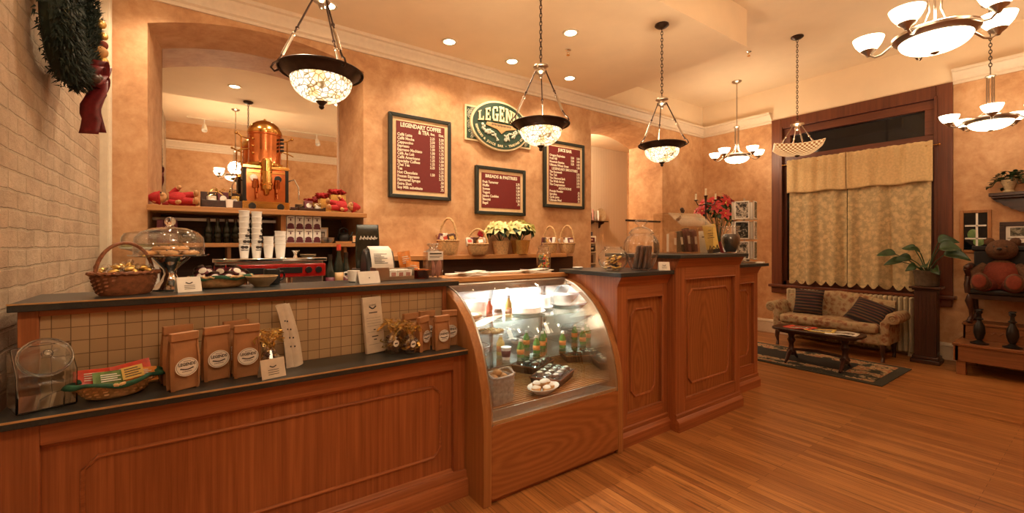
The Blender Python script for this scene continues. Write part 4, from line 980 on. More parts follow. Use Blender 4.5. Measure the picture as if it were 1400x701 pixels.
# cellophane favours with gold ribbon
def ribbon_curls(seed, n, R_, z0, z1, m='gold'):
    r3 = random.Random(seed); b = MB()
    for k in range(n):
        a = r3.uniform(0, 2 * pi); h = r3.uniform(.5, 1); sp = r3.uniform(.4, 1.1)
        P = []
        for q in range(12):
            f = q / 11
            P.append((R_ * sp * f * cos(a + 2.6 * f) + .008 * sin(q * 1.7), R_ * sp * f * sin(a + 2.6 * f) * .8 + .006 * cos(q * 1.7), z0 + (z1 - z0) * h * sin(f * 2.6 * sp)))
        b.sweep([(-.007, 0, 0), (.007, 0, 0), (.007, .0015, 0), (-.007, .0015, 0)], [TX(*p, rz=a + i * .3, rx=i * .35) for i, p in enumerate(P)])
    return b
def favour(loc, seed, label, h=.13, R_=.055, group=None):
    t = thing('candy_favour', label, 'favour', loc, group=group)
    lpart(MB().lathe([(0, 0), (R_ * .8, 0), (R_, h * .2), (R_ * .95, h * .55), (R_ * .35, h * .9), (R_ * .28, h), (R_ * .8, h * 1.35), (R_ * .9, h * 1.5)], 18, wob=lambda k, j, a: 1 + .12 * sin(j * 2.2 + k)), 'cellophane', 'cello', t, sharp=25)
    r3 = random.Random(seed); b = MB()
    for k in range(16):
        b.ell((r3.uniform(-.6, .6) * R_, r3.uniform(-.6, .6) * R_, .014 + r3.uniform(0, h * .65)), .014, .011, .011, 8, 6)
    lpart(b, 'candy', 'choc', t)
    lpart(ribbon_curls(seed, 20, R_ * 1.5, h * .75, h * 1.55), 'ribbon', 'gold', t)
    lpart(ribbon_curls(seed + 9, 9, R_ * 1.3, h * .9, h * .1), 'ribbon_tails', 'gold', t)
    return t
favour((.262, 2.415, LZ), 3, 'gold-ribboned candy favour behind the small white card', .14, .045)
favour((.895, 2.455, LZ), 5, 'left gold-ribboned candy bundle beside the tall printed bag', .13, .055)
favour((.975, 2.40, LZ), 8, 'right gold-ribboned candy bundle, touching the small coffee bags', .12, .05)
for x, y, z, lb in ((.888, 2.392, .065, 'round paper tag on the left gold bundle'), (.97, 2.342, .06, 'round paper tag on the right gold bundle')):
    t = thing('gift_tag', lb, 'tag', (x, y, LZ + z), rz=.3)
    lpart(MB().lathe([(0, .001), (.019, .001), (.019, 0), (0, 0)], 20, T=FACE_S(0, 0, 0)), 'disc', 'white', t); lpart(MB().box(-.010, .010, -.002, -.001, -.004, .004), 'print', 'ink', t)
def tent_card(loc, rz, w_, h, label, word=True, m='white'):
    t = thing('table_card', label, 'card', loc, rz=rz)
    lpart(MB().prism([(-.030, 0), (-.028, 0), (.0, h - .002), (.028, 0), (.030, 0), (.001, h), (-.001, h)], 'x', -w_ / 2, w_ / 2), 'folded_card', m, t)
    T = Matrix.Translation((0, -.0165, h * .46)) @ Matrix.Rotation(-atan2(.029, h), 4, 'X') @ FACE_S(0, 0, 0)
    b = MB()
    if word:
        for k in range(7): b.ell((-.012 + k * .004, h * .16 - .004 * cos((k - 3) * .6), .001), .0035, .0028, .0005, 8, 4, T=T)
        for k in range(3): b.box(-w_ * .22, w_ * .22, -h * .05 - k * h * .12, -h * .02 - k * h * .12, .0005, .0012, T=T)
    else: b.ell((.0, 0, .001), .004, .004, .0005, 8, 4, T=T)
    lpart(b, 'print', 'ink', t)
tent_card((.262, 2.34, LZ), .22, .105, .085, 'small white logo card in front of the gold-ribboned favour', True, 'paper')
# leaning paper sleeves, tall flyer bag
for k, (x, rz, lean, lb) in enumerate(((.365, .55, -.10, 'left of two tall narrow paper sleeves leaning on the tiles'), (.392, .35, -.17, 'right of two tall narrow paper sleeves, leaning further left'))):
    t = thing('paper_sleeve', lb, 'paper bag', (x, 2.475, LZ), rot=(-.12, lean, rz), group='tall paper sleeves')
    b = MB().grid(lambda u, v: ((u - .5) * .062 + .012 * sin(v * 3), -.016 * sin(pi * u) - .002 + .03 * v * v * 0, v * .325), 7, 14).grid(lambda u, v: ((u - .5) * .062 + .012 * sin(v * 3), .016 * sin(pi * u) + .002, v * .325), 7, 14)
    lpart(b, 'sleeve', 'paper', t, sharp=60)
    b = MB()
    for q in range(4): b.box(-.012 + .012 * sin((.1 + q * .075) / .325 * 3), -.005 + .012 * sin((.1 + q * .075) / .325 * 3), -.0205, -.0195, .10 + q * .045, .108 + q * .045)
    lpart(b, 'print', 'ink', t)
t = thing('printed_bag', 'tall flat pale printed paper bag standing against the tiles', 'paper bag', (.81, 2.515, LZ), rot=(-.13, -.035, .12))
lpart(MB().box(-.056, .056, -.016, .016, 0, .322), 'bag', 'paper', t, bevel=.004)
b = MB(); T = FACE_S(0, -.0165, 0)
for k in range(9): b.ell((-.018 + k * .0045, .262 - .008 * cos((k - 4) * .5), .0005), .005, .004, .0006, 8, 4, T=T)
b.text('LEGENDS', .014, T @ TX(0, .270, .0005), 'CENTER', fit=.042, depth=.0003)
for z, w2 in ((.228, .05), (.13, .012), (.092, .038), (.074, .018)): b.box(-w2 / 2, w2 / 2, z, z + .006, 0, .001, T=T)
for z in (.20, .185, .17, .155, .12, .05): b.box(-.042, .042, z, z + .0012, 0, .0006, T=T)
lpart(b, 'print', 'ink', t)

# ------------------------------------------------------------------ things on the raised worktop
def handle_mb(w_, z0, h, th=.008, axis='x', twist=True):
    P = [(w_ * cos(pi * k / 22), 0, z0 + h * sin(pi * k / 22)) for k in range(23)]
    b = MB().tube(P, th, 7)
    if twist: b.tube([(p[0] + th * .9 * cos(i * 1.4), th * .9 * sin(i * 1.4), p[2]) for i, p in enumerate(P)], th * .45, 5)
    if axis == 'y': b.v = [(-v[1], v[0], v[2]) for v in b.v]
    return b
def wrapped_candy():
    t = thing('wrapped_candy', 'foil-wrapped sweet heaped in the brown wicker handle basket', 'sweet', group='wrapped sweets in the brown basket')
    lpart(MB().ell((0, 0, 0), .022, .012, .012, 10, 6), 'sweet', 'gold', t)
    lpart(MB().lathe([(.003, .018), (.014, .036), (.013, .037), (.002, .02)], 9, T=TX(ry=pi / 2)).lathe([(.003, .018), (.014, .036), (.013, .037), (.002, .02)], 9, T=TX(ry=-pi / 2)), 'twist', 'cello', t)
    return t
t = thing('wicker_basket', 'brown wicker basket with a hoop handle heaped with foil-wrapped sweets', 'basket', (-.305, 2.73, UZ), rz=.55)
lpart(basket_mb(.095, .128, .10, sx=1.0, sy=.72, rows=12, amp=.03), 'body', 'wicker', t)
lpart(rim_mb(.128, .10, 1, .72, .009), 'rim', 'wicker', t)
lpart(handle_mb(.112, .09, .15, .008, 'x'), 'handle', 'wicker', t)
wc = wrapped_candy(); r4 = random.Random(2)
for k in range(26):
    a = r4.uniform(0, 2 * pi); q = sqrt(r4.uniform(0, 1)) * .095
    x, y = q * cos(a), q * sin(a) * .7; zz = .098 + .030 * (1 - (q / .1) ** 2) + .008 * (k % 2)
    c_, s_ = cos(.55), sin(.55)
    loc = (-.305 + x * c_ - y * s_, 2.73 + x * s_ + y * c_, UZ + zz); rot = (r4.uniform(-.5, .5), r4.uniform(-.5, .5), r4.uniform(0, 6))
    if k == 0: wc.location = loc; wc.rotation_euler = rot
    else: dup(wc, loc, rot=rot)
# domed cake stand
t = thing('cake_stand', 'chrome pedestal cake stand under a glass dome with a ball knob', 'cake stand', (-.145, 2.86, UZ), rz=0)
lpart(MB().lathe([(0, 0), (.075, 0), (.078, .006), (.066, .016), (.040, .045), (.026, .080), (.030, .105), (.062, .140), (.082, .160), (.088, .170), (0, .170)], 36), 'pedestal', 'chrome', t)
lpart(MB().lathe([(0, .170), (.15, .170), (.166, .176), (.168, .182), (.15, .180), (0, .179)], 44), 'plate', 'chrome', t)
dome = lpart(MB().lathe([(.145, .182), (.147, .235), (.140, .270), (.117, .298), (.07, .316), (.02, .322), (.014, .330)], 44), 'dome', 'glass', t, solid=.003)
lpart(MB().ell((0, 0, .352), .024, nu=24, nv=16), 'knob', 'jar_glass', dome)
r5 = random.Random(8)
ck = thing('cookie', 'golden cookie on the domed cake stand', 'cookie', group='cookies under the glass dome')
lpart(MB().lathe([(0, 0), (.034, 0), (.040, .008), (.034, .018), (.014, .023), (0, .022)], 20, wob=lambda k, j, a: 1 + .05 * sin(j * 1.9)), 'dough', 'bread', ck)
lpart(MB().ell((.01, .012, .022), .006, nu=8, nv=6).ell((-.016, .004, .020), .006, nu=8, nv=6).ell((.006, -.018, .019), .006, nu=8, nv=6), 'chips', 'choc', ck)
for k, (x, y, z) in enumerate([(-.085, -.03, 0), (0, -.075, 0), (.085, -.03, 0), (.05, .06, 0), (-.05, .07, 0), (0, 0, 0), (-.035, -.02, .022), (.04, -.025, .022), (.005, .03, .023)]):
    loc = (-.145 + x, 2.86 + y, UZ + .181 + z)
    if k == 0: ck.location = loc
    else: dup(ck, loc, r5.uniform(0, 6))
tent_card((-.065, 2.69, UZ), .3, .10, .072, 'white logo card leaning at the foot of the domed cake stand')
# clear plastic cake dome behind, on the back counter side
t = thing('cake_keeper', 'clear plastic cake keeper with a pale green rim, behind the wicker basket', 'cake keeper', (-.33, 4.38, 1.0))
lpart(MB().lathe([(0, 0), (.08, 0), (.09, .01), (.05, .05), (.04, .42), (.16, .46), (.19, .468), (.19, .478), (0, .478)], 32), 'stand', 'china', t)
lpart(MB().lathe([(.192, .470), (.198, .474), (.198, .500), (.192, .504), (.186, .5), (.186, .474), (.192, .47)], 36), 'rim', 'glass_g', t)
lpart(MB().lathe([(.186, .50), (.183, .55), (.165, .585), (.10, .60), (.03, .606), (.03, .625), (0, .628)], 36, wob=lambda k, j, a: 1 + .012 * (j % 2)), 'cover', 'acrylic', t, solid=.002)
# basket of jam jars
t = thing('wicker_basket', 'shallow woven basket of jam jars lined with a green cloth', 'basket', (.075, 2.86, UZ), rz=.1)
lpart(basket_mb(.082, .145, .058, sx=1, sy=.62, rows=7, amp=.02), 'bowl', 'rope', t); lpart(rim_mb(.144, .058, 1, .62, .007), 'rim', 'rope', t)
lpart(MB().grid(lambda u, v: ((.128 + .03 * v + .008 * sin(u * 44)) * cos(2 * pi * u), (.128 + .03 * v + .008 * sin(u * 44)) * sin(2 * pi * u) * .62, .052 + .018 * sin(v * 2.6) - .014 * v * v + .006 * sin(u * 37) * v), 80, 5, cu=True), 'napkin', 'green_cloth', t, solid=.002, sharp=70)
j0 = thing('jam_jar', 'small jam jar with a dark lid and white oval label in the green-lined basket', 'jar', group='jam jars in the basket')
lpart(MB().lathe([(0, 0), (.024, 0), (.026, .004), (.026, .036), (.022, .042), (0, .042)], 20), 'glass_body', 'wine', j0)
lpart(MB().lathe([(0, .042), (.024, .042), (.025, .044), (.025, .054), (.023, .056), (0, .056)], 20), 'lid', 'bronze', j0)
lpart(MB().ell((0, -.0258, .021), .019, .0024, .015, 14, 8), 'label', 'white', j0)
for k, (x, y, z, rot) in enumerate([(-.085, -.012, .040, (-.35, -.3, .2)), (-.03, -.035, .030, (-.45, 0, .1)), (.03, -.035, .030, (-.4, .15, 0)), (.085, -.01, .042, (-.3, .6, -.1)), (-.055, .02, .058, (-.3, -.2, .1)), (-.005, .025, .066, (0, 0, 0)), (.047, .03, .066, (0, .05, .2)), (.06, -.015, .060, (-.6, .4, .1)), (-.075, -.01, .066, (-.5, -.4, .3))]):
    loc = (.075 + x, 2.86 + y, UZ + z)
    if k == 0: j0.location = loc; j0.rotation_euler = rot
    else: dup(j0, loc, rot=rot)
t = thing('clay_bowl', 'shallow greenish clay bowl right of the jam basket', 'bowl', (.262, 2.80, UZ))
lpart(MB().lathe([(0, 0), (.038, 0), (.04, .006), (.058, .022), (.074, .042), (.080, .056), (.076, .057), (.066, .04), (.04, .014), (0, .010)], 36), 'bowl', 'clay', t)
lpart(MB().tube([(.079 * cos(2 * pi * k / 36), .079 * sin(2 * pi * k / 36), .056) for k in range(36)], .003, 6, True), 'rim', 'rope', t)
t = thing('mug', 'black mug behind the greenish clay bowl', 'mug', (.325, 2.91, UZ), rz=.3)
lpart(MB().lathe([(0, 0), (.04, 0), (.042, .004), (.043, .088), (.040, .09), (.039, .01), (0, .008)], 28), 'body', 'black', t)
lpart(MB().tube([(.042, 0, .07), (.062, 0, .072), (.072, 0, .05), (.064, 0, .028), (.042, 0, .02)], .006, 8), 'handle', 'black', t)
tent_card((.805, 2.64, UZ), .18, .135, .072, 'wide white card near the front edge, left of the sugar caddy', False)
t = thing('mug', 'small white cup behind the wide white card', 'mug', (.765, 2.80, UZ), rz=2.8)
lpart(MB().lathe([(0, 0), (.028, 0), (.034, .004), (.038, .07), (.035, .071), (.03, .008), (0, .006)], 26), 'body', 'china', t)
lpart(MB().tube([(.036, 0, .058), (.054, 0, .058), (.058, 0, .038), (.036, 0, .018)], .005, 8), 'handle', 'china', t)
# cash register with receipt display
t = thing('cash_register', 'black register with a white receipt curling over its top', 'cash register', (1.03, 3.02, UZ), rz=-.1)
t.location = (1.02, 3.11, 1.0005)
lpart(MB().prism([(-.13, 0), (.13, 0), (.13, .34), (.09, .43), (.03, .47), (-.04, .45), (-.09, .38), (-.12, .28)], 'x', -.10, .10), 'body', 'black', t, bevel=.012)
lpart(MB().grid(lambda u, v: ((u - .5) * .150 + .005, [-.135, -.128, -.104, -.05, .03, .085][min(int(v * 5), 4)] * (1 - (v * 5 - min(int(v * 5), 4))) + [-.135, -.128, -.104, -.05, .03, .085][min(int(v * 5) + 1, 5)] * (v * 5 - min(int(v * 5), 4)),
     [.33, .36, .405, .465, .486, .45][min(int(v * 5), 4)] * (1 - (v * 5 - min(int(v * 5), 4))) + [.33, .36, .405, .465, .486, .45][min(int(v * 5) + 1, 5)] * (v * 5 - min(int(v * 5), 4))), 3, 26), 'receipt', 'white', t, solid=.0015, sharp=70)
b = MB()
for k in range(7): b.box(-.055, .035 - .02 * (k % 3), -.001, .0005, -.05 + k * .012, -.046 + k * .012, T=TX(.005, -.1035, .412, rx=-.55))
b.ell((-.01, -.003, .05), .012, .001, .006, 8, 4, T=TX(.005, -.085, .425, rx=-.8))
lpart(b, 'receipt_print', 'ink', t)
lpart(MB().box(-.085, .085, -.128, -.118, .05, .16), 'keypad', 'steel', t, bevel=.004)
# sugar caddy
t = thing('sugar_caddy', 'smoky plastic caddy of sugar packets in front of the register', 'caddy', (1.015, 2.80, UZ), rz=.05)
b = MB().box(-.132, .132, -.05, .05, 0, .004).box(-.132, .132, .046, .05, .004, .075).box(-.132, -.128, -.05, .046, .004, .085).box(.128, .132, -.05, .046, .004, .08).box(-.045, -.041, -.05, .046, .004, .078).box(-.132, -.045, -.05, -.046, .004, .085).box(-.041, .128, -.05, -.046, .004, .026)
lpart(b, 'tray', 'nickel', t, bevel=.001)
sp = thing('sugar_packet', 'small white sugar packet filed in the caddy', 'packet', group='sugar packets in the caddy')
lpart(MB().box(-.026, .026, -.004, .004, 0, .062), 'envelope', 'white', sp, bevel=.003); lpart(MB().box(-.015, .015, -.0048, -.0036, .02, .045), 'print', 'pink', sp)
for k in range(12):
    loc = (1.015 + .005 + (k % 3) * .048 - .01, 2.80 - .032 + (k // 3) * .020, UZ + .0045)
    if k == 0: sp.location = loc
    else: dup(sp, loc, rot=(.15 - .05 * (k % 4), .06 * ((k * 7) % 3 - 1), .1 * ((k * 5) % 3 - 1)))
# orange packets, brown basket, biscotti bag
packet('snack_packet', 'orange', .11, .12, (1.15, 2.93, UZ + .125), (-.12, -.1, .35), 'orange snack packet standing highest behind the amber basket', 'orange packets on the worktop')
packet('snack_packet', 'orange', .11, .11, (1.20, 2.905, UZ + .062), (-.2, .12, .2), 'orange snack packet in front, just left of the clear biscotti bag', 'orange packets on the worktop')
t = thing('amber_basket', 'amber plastic tray at the right end of the raised worktop', 'tray', (1.22, 2.80, UZ))
lpart(MB().lathe([(0, 0), (.05, 0), (.062, .06), (.058, .06), (.046, .006), (0, .005)], 24, sy=.8), 'bowl', 'amber', t); lpart(rim_mb(.061, .06, 1, .8, .003), 'rim', 'copper', t)
t = thing('biscotti_bag', 'clear bag of pink and brown biscotti with a printed header card', 'bag', (1.305, 2.80, UZ), rz=.05)
b, hb = bag_mb(.13, .07, .20, .0); lpart(b, 'clear_pouch', 'cello', t)
lpart(MB().box(-.058, .058, -.040, -.036, .125, .185).box(-.058, .058, -.036, .030, .181, .185), 'header_card', 'white', t)
lpart(MB().box(-.046, .046, -.0412, -.0402, .165, .174).box(-.046, .046, -.0412, -.0402, .150, .153).box(-.046, .03, -.0412, -.0402, .142, .145), 'header_print', 'ink', t)
for k, (x, m, rr) in enumerate(((-.038, 'choc', .1), (.0, 'pink', -.08), (.036, 'pink', .12))):
    lpart(MB().ell((x, 0, .068), .020, .022, .062, 12, 10, T=TX(ry=rr)), 'biscotti', m, t)
lpart(MB().lathe([(.045, .183), (.03, .20), (.022, .212), (.040, .232), (.034, .240)], 22, sy=.5, wob=lambda k, j, a: 1 + .3 * sin(j * 2.4 + k)), 'gathered_top', 'cello', t, solid=.002)
# black foil coffee bag on the register side
t = thing('foil_coffee_bag', 'glossy black foil coffee bag with white script standing behind the register', 'bag', (1.02, 3.36, 1.3205), rz=-.25)
b, hb = bag_mb(.17, .09, .33, .0); lpart(b, 'pouch', 'dark_bottle', t, bevel=.006)
b = MB()
for k in range(5): b.tube([(-.055 + k * .025, -.050, .215), (-.048 + k * .025, -.049, .242), (-.040 + k * .025, -.049, .22), (-.032 + k * .025, -.049, .23)], .005, 5)
lpart(b, 'script', 'white', t)
# paper napkins on the case rail, candy jar
for k, (x, y, rz, lb) in enumerate(((1.72, 2.93, .15, 'folded white napkins on the pastry case top, at its left end'), (2.33, 2.90, -.1, 'folded white napkins on the pastry case top beside the candy jar'))):
    t = thing('napkin_stack', lb, 'napkins', (x, y, 1.2555), rz=rz, group='napkin stacks on the case')
    for q in range(4):
        lpart(MB().grid(lambda u, v: ((u - .5) * .22 + .01 * q * (1 - 2 * (q % 2)), (v - .5) * .11 + .006 * q, .004 + q * .009 + .006 * sin(u * 5 + q)), 10, 4), 'napkin', 'white', t, solid=.005, sharp=60)
t = thing('paper_tray', 'long white paper-lined tray along the pastry case top', 'tray', (1.98, 3.02, 1.2555))
lpart(MB().box(-.45, .45, -.05, .05, 0, .018), 'tray', 'white', t, bevel=.004)
t = thing('candy_jar', 'tall glass jar of colourful wrapped sweets at the right end of the case top', 'jar', (2.42, 2.94, 1.2555))
lpart(MB().lathe([(0, 0), (.055, 0), (.060, .006), (.060, .165), (.050, .185), (.044, .19), (.044, .215)], 30), 'jar', 'glass', t, solid=.003)
lpart(MB().lathe([(.046, .21), (.050, .212), (.050, .228), (.030, .236), (.012, .24), (.016, .255), (0, .262)], 26), 'lid', 'glass', t)
r6 = random.Random(5)
for m in ('red_pack', 'green_pack', 'gold', 'leaf'):
    b = MB()
    for k in range(12):
        a = r6.uniform(0, 6.28); q = sqrt(r6.uniform(0, 1)) * .043
        b.ell((0, 0, 0), .015, .010, .010, 8, 6, T=TX(q * cos(a), q * sin(a), .015 + r6.uniform(0, .135), rz=r6.uniform(0, 6), ry=r6.uniform(-1, 1)))
    lpart(b, 'sweets', m, t)['kind'] = 'stuff'
t = thing('grinder_box', 'black box behind the register, carrying the foil coffee bag', 'box', (1.02, 3.36, 1.0005), rz=-.25)
lpart(MB().box(-.11, .11, -.06, .06, 0, .30), 'body', 'black', t, bevel=.006); lpart(MB().box(-.112, .112, -.062, .062, .30, .32), 'lid', 'bronze', t, bevel=.004)
# ------------------------------------------------------------------ food inside the pastry case
DZ, S1, S2 = .5045, .6885, .9705
t = thing('wicker_basket', 'square grey wicker basket of rolls at the left of the case floor', 'basket', (1.52, 2.31, DZ), rz=.1)
def sqw(k, j, a): return (1 / max(abs(cos(a)), abs(sin(a)))) ** .75 * (1 + .035 * (1 if (j + k) % 2 else -1))
lpart(MB().lathe([(0, .003)] + [(.085 + .01 * k / 10, .165 * k / 10) for k in range(11)] + [(.085, .16), (.08, .02), (0, .02)], 48, sy=.8, wob=sqw), 'body', 'wicker_grey', t, sharp=70)
lpart(MB().tube([(sqw(0, 0, q) * .096 * cos(q), sqw(0, 0, q) * .096 * sin(q) * .8, .166 + .03 * abs(cos(q)) ** 4) for q in [2 * pi * k / 48 for k in range(48)]], .008, 6, True), 'rim', 'wicker_grey', t)
rl = thing('bread_roll', 'round brown roll in the square grey basket', 'roll', group='rolls in the grey basket')
lpart(MB().ell((0, 0, 0), .032, .028, .022, 14, 8), 'crust', 'bread', rl)
for k, (x, y, z) in enumerate([(-.04, -.02, .155), (.03, -.025, .157), (0, .03, .155), (.045, .025, .15), (-.05, .035, .15), (0, 0, .18)]):
    if k == 0: rl.location = (1.52 + x, 2.31 + y, DZ + z)
    else: dup(rl, (1.52 + x, 2.31 + y, DZ + z), k * 1.1)
t = thing('pastry_bowl', 'white oval bowl heaped with iced pastries on the case floor', 'bowl', (1.85, 2.25, DZ), rz=.2, s=1.08)
lpart(MB().lathe([(0, 0), (.05, 0), (.06, .004), (.10, .035), (.118, .046), (.116, .05), (.09, .038), (.05, .012), (0, .01)], 36, sy=.72), 'bowl', 'china', t)
ps = thing('iced_pastry', 'iced pastry dusted white in the white oval bowl', 'pastry', group='iced pastries in the white bowl')
lpart(MB().ell((0, 0, 0), .036, .03, .022, 14, 8), 'crust', 'bread', ps); lpart(MB().ell((0, 0, .006), .034, .028, .019, 14, 8), 'icing', 'cream', ps)
for k, (x, y, z) in enumerate([(-.06, 0, .042), (0, -.035, .042), (.055, .0, .042), (-.01, .035, .045), (.0, 0, .07), (-.04, .02, .062), (.035, .02, .064)]):
    if k == 0: ps.location = (1.85 + x, 2.25 + y, DZ + z)
    else: dup(ps, (1.85 + x, 2.25 + y, DZ + z), k * .9)
def tray(loc, rz, label):
    t = thing('pastry_tray', label, 'tray', loc, rz=rz)
    b = MB().loft([(-.15, -.10, 0), (.15, -.10, 0), (.15, .10, 0), (-.15, .10, 0)], [(-.165, -.115, .055), (.165, -.115, .055), (.165, .115, .055), (-.165, .115, .055)])
    lpart(b, 'base', 'choc', t, bevel=.004); lpart(MB().tube([(-.165, -.115, .056), (.165, -.115, .056), (.165, .115, .056), (-.165, .115, .056)], .005, 6, True), 'rim', 'wicker', t)
    lpart(MB().grid(lambda u, v: ((u - .5) * .31, (v - .5) * .21, .058 + .045 * (sin(pi * u) * sin(pi * v)) ** .5 + .008 * sin(u * 23) * sin(v * 19)), 26, 18), 'cellophane', 'cello', t, sharp=20)
    return t
def bun(loc, group, label, m='choc'):
    o = thing('chocolate_bun', label, 'bun', loc, group=group)
    lpart(MB().ell((0, 0, 0), .036, .032, .022, 12, 8), 'crust', m, o); lpart(MB().ell((0, 0, .010), .026, .022, .014, 10, 6), 'icing', 'cream', o); return o
for (x, y, rz, g, lb) in ((2.08, 2.42, .5, 'buns in the front tray', 'film-covered tray of dark buns at the right front of the case floor'), (2.15, 2.74, .45, 'buns in the rear tray', 'film-covered tray of dark buns behind the front tray on the case floor')):
    tray((x, y, DZ), rz, lb); b0 = None
    for i in range(4):
        for j in range(3):
            u, v = (i - 1.5) * .07, (j - 1) * .062
            loc = (x + u * cos(rz) - v * sin(rz), y + u * sin(rz) + v * cos(rz), DZ + .067)
            if b0 is None: b0 = bun(loc, g, 'iced dark bun in the ' + g.split('the ')[1] + ' of the pastry case')
            else: dup(b0, loc)
# lower shelf
def bottle(label, m, loc, h=.13, r=.026, cap='white', lab='orange', group=None, name='juice_bottle'):
    t = thing(name, label, 'bottle', loc, group=group)
    lpart(MB().lathe([(0, 0), (r * .9, 0), (r, .004), (r, h * .55), (r * .92, h * .62), (r * .45, h * .8), (r * .42, h * .88), (0, h * .88)], 20), 'body', m, t)
    lpart(MB().lathe([(0, h * .88), (r * .5, h * .88), (r * .5, h), (0, h)], 16), 'cap', cap, t)
    lpart(MB().lathe([(r * 1.015, h * .18), (r * 1.015, h * .45)], 20), 'label', lab, t, solid=.001); return t
g0 = bottle('green juice bottle with an orange label on the lower glass shelf', 'green_bottle', (1.86, 2.52, S1), group='green juice bottles')
for x, y in ((2.03, 2.55), (2.16, 2.64), (2.24, 2.72), (2.30, 2.56), (2.08, 2.74)): dup(g0, (x, y, S1))
bottle('yellow juice bottle behind the yogurt cup on the lower glass shelf', 'yellow', (1.78, 2.66, S1), .15, .03)
t = thing('yogurt_cup', 'white yogurt cup with a dark label on the lower glass shelf', 'cup', (1.74, 2.53, S1))
lpart(MB().lathe([(0, 0), (.026, 0), (.036, .085), (.038, .088), (0, .088)], 24), 'cup', 'china', t); lpart(MB().lathe([(.0285, .02), (.0345, .065)], 24), 'label', 'wine', t, solid=.001)
t = thing('wire_basket', 'chrome wire basket of bread at the left of the lower glass shelf', 'basket', (1.51, 2.58, S1))
b = MB()
for z, r in ((.003, .07), (.04, .09), (.08, .10), (.115, .105)): b.tube([(r * cos(2 * pi * k / 30), r * sin(2 * pi * k / 30), z + .004) for k in range(30)], .004, 6, True)
for k in range(14):
    a = 2 * pi * k / 14; b.tube([(.07 * cos(a), .07 * sin(a), .006), (.09 * cos(a), .09 * sin(a), .045), (.105 * cos(a + .15), .105 * sin(a + .15), .118)], .003, 5)
lpart(b, 'wires', 'steel', t)
bg = thing('bagel', 'pale bagel in the chrome wire basket', 'bagel', group='bagels in the wire basket')
lpart(MB().tube([(.032 * cos(2 * pi * k / 18), .032 * sin(2 * pi * k / 18), 0) for k in range(18)], .018, 9, True), 'ring', 'bread', bg)
for k, (x, y, z) in enumerate(((-.03, -.02, .03), (.035, .0, .03), (0, .03, .06), (-.01, -.02, .075))):
    loc = (1.51 + x, 2.58 + y, S1 + z)
    if k == 0: bg.location = loc
    else: dup(bg, loc, rot=(.3 * (k % 2), .2, k))
def plate(loc, label, r=.12, m='china', name='plate'):
    t = thing(name, label, 'plate', loc)
    lpart(MB().lathe([(0, 0), (r * .6, 0), (r, .016), (r, .02), (r * .6, .006), (0, .005)], 36), 'plate', m, t); return t
# raised cookie plates and clamshells between shelves
t = thing('plate_riser', 'clear riser plate of cookies behind the bottles on the lower glass shelf', 'plate', (1.80, 2.82, S1))
lpart(MB().lathe([(0, 0), (.05, 0), (.05, .006), (.012, .012), (.012, .12), (.12, .13), (.12, .138), (0, .138)], 28), 'stand', 'acrylic', t)
for k, (x, y) in enumerate(((-.06, -.02), (.0, -.06), (.06, -.02), (.03, .04), (-.04, .045))): dup(ck, (1.80 + x, 2.82 + y, S1 + .139), k, 'golden cookie on the clear riser inside the pastry case', 'cookies on the riser')
for x, y, lb in ((2.10, 2.86, 'clear clamshell of pastries at the back right of the lower glass shelf'), (1.55, 2.86, 'clear clamshell of pastries at the back left of the lower glass shelf')):
    t = thing('clamshell', lb, 'package', (x, y, S1), rz=.1)
    lpart(MB().loft([(-.10, -.07, 0), (.10, -.07, 0), (.10, .07, 0), (-.10, .07, 0)], [(-.11, -.08, .05), (.11, -.08, .05), (.11, .08, .05), (-.11, .08, .05)]).loft([(-.115, -.085, .05), (.115, -.085, .05), (.115, .085, .05), (-.115, .085, .05)], [(-.08, -.06, .10), (.08, -.06, .10), (.08, .06, .10), (-.08, .06, .10)]), 'shell', 'cello', t, bevel=.006)
    lpart(MB().ell((-.04, 0, .03), .042, .05, .026, 12, 8).ell((.045, 0, .03), .042, .05, .026, 12, 8), 'pastries', 'cream', t)
# upper shelf
def cake(loc, label, r, h, m='cream', pm='china'):
    t = plate(loc, label, r * 1.25, pm, 'cake_plate')
    lpart(MB().lathe([(0, .006), (r, .006), (r * 1.02, h * .5), (r * .97, h), (0, h * 1.04)], 40, wob=lambda k, j, a: 1 + .02 * sin(j * 1.3)), 'cake', m, t); return t
t = cake((1.49, 2.66, S2), 'pale-topped pie on a white plate, left on the upper glass shelf', .095, .040, 'cream')
lpart(MB().tube([(.1 * cos(2 * pi * k / 44), .1 * sin(2 * pi * k / 44), .032 + .004 * (k % 2)) for k in range(44)], .012, 8, True), 'crust', 'bread', t)
cake((1.66, 2.84, S2), 'white frosted cake behind the sauce bottles on the upper glass shelf', .13, .11)
cake((2.03, 2.70, S2), 'low white frosted cake in the middle of the upper glass shelf', .13, .05)
cake((2.26, 2.82, S2), 'white frosted cake at the right end of the upper glass shelf', .10, .10)
bottle('red sauce bottle with a white cap on the upper glass shelf', 'red_pack', (1.645, 2.60, S2), .15, .022, 'white', 'red_pack', name='sauce_bottle')
bottle('yellow and orange juice bottle on the upper glass shelf', 'yellow', (1.81, 2.60, S2), .16, .026, 'white', 'orange')
t = thing('preserve_jar', 'squat jar with a dark label between the red and yellow bottles', 'jar', (1.725, 2.61, S2))
lpart(MB().lathe([(0, 0), (.03, 0), (.032, .004), (.032, .05), (.026, .06), (.026, .066), (0, .066)], 22), 'jar', 'pot', t); lpart(MB().lathe([(.0326, .012), (.0326, .042)], 22), 'label', 'paper', t, solid=.001)

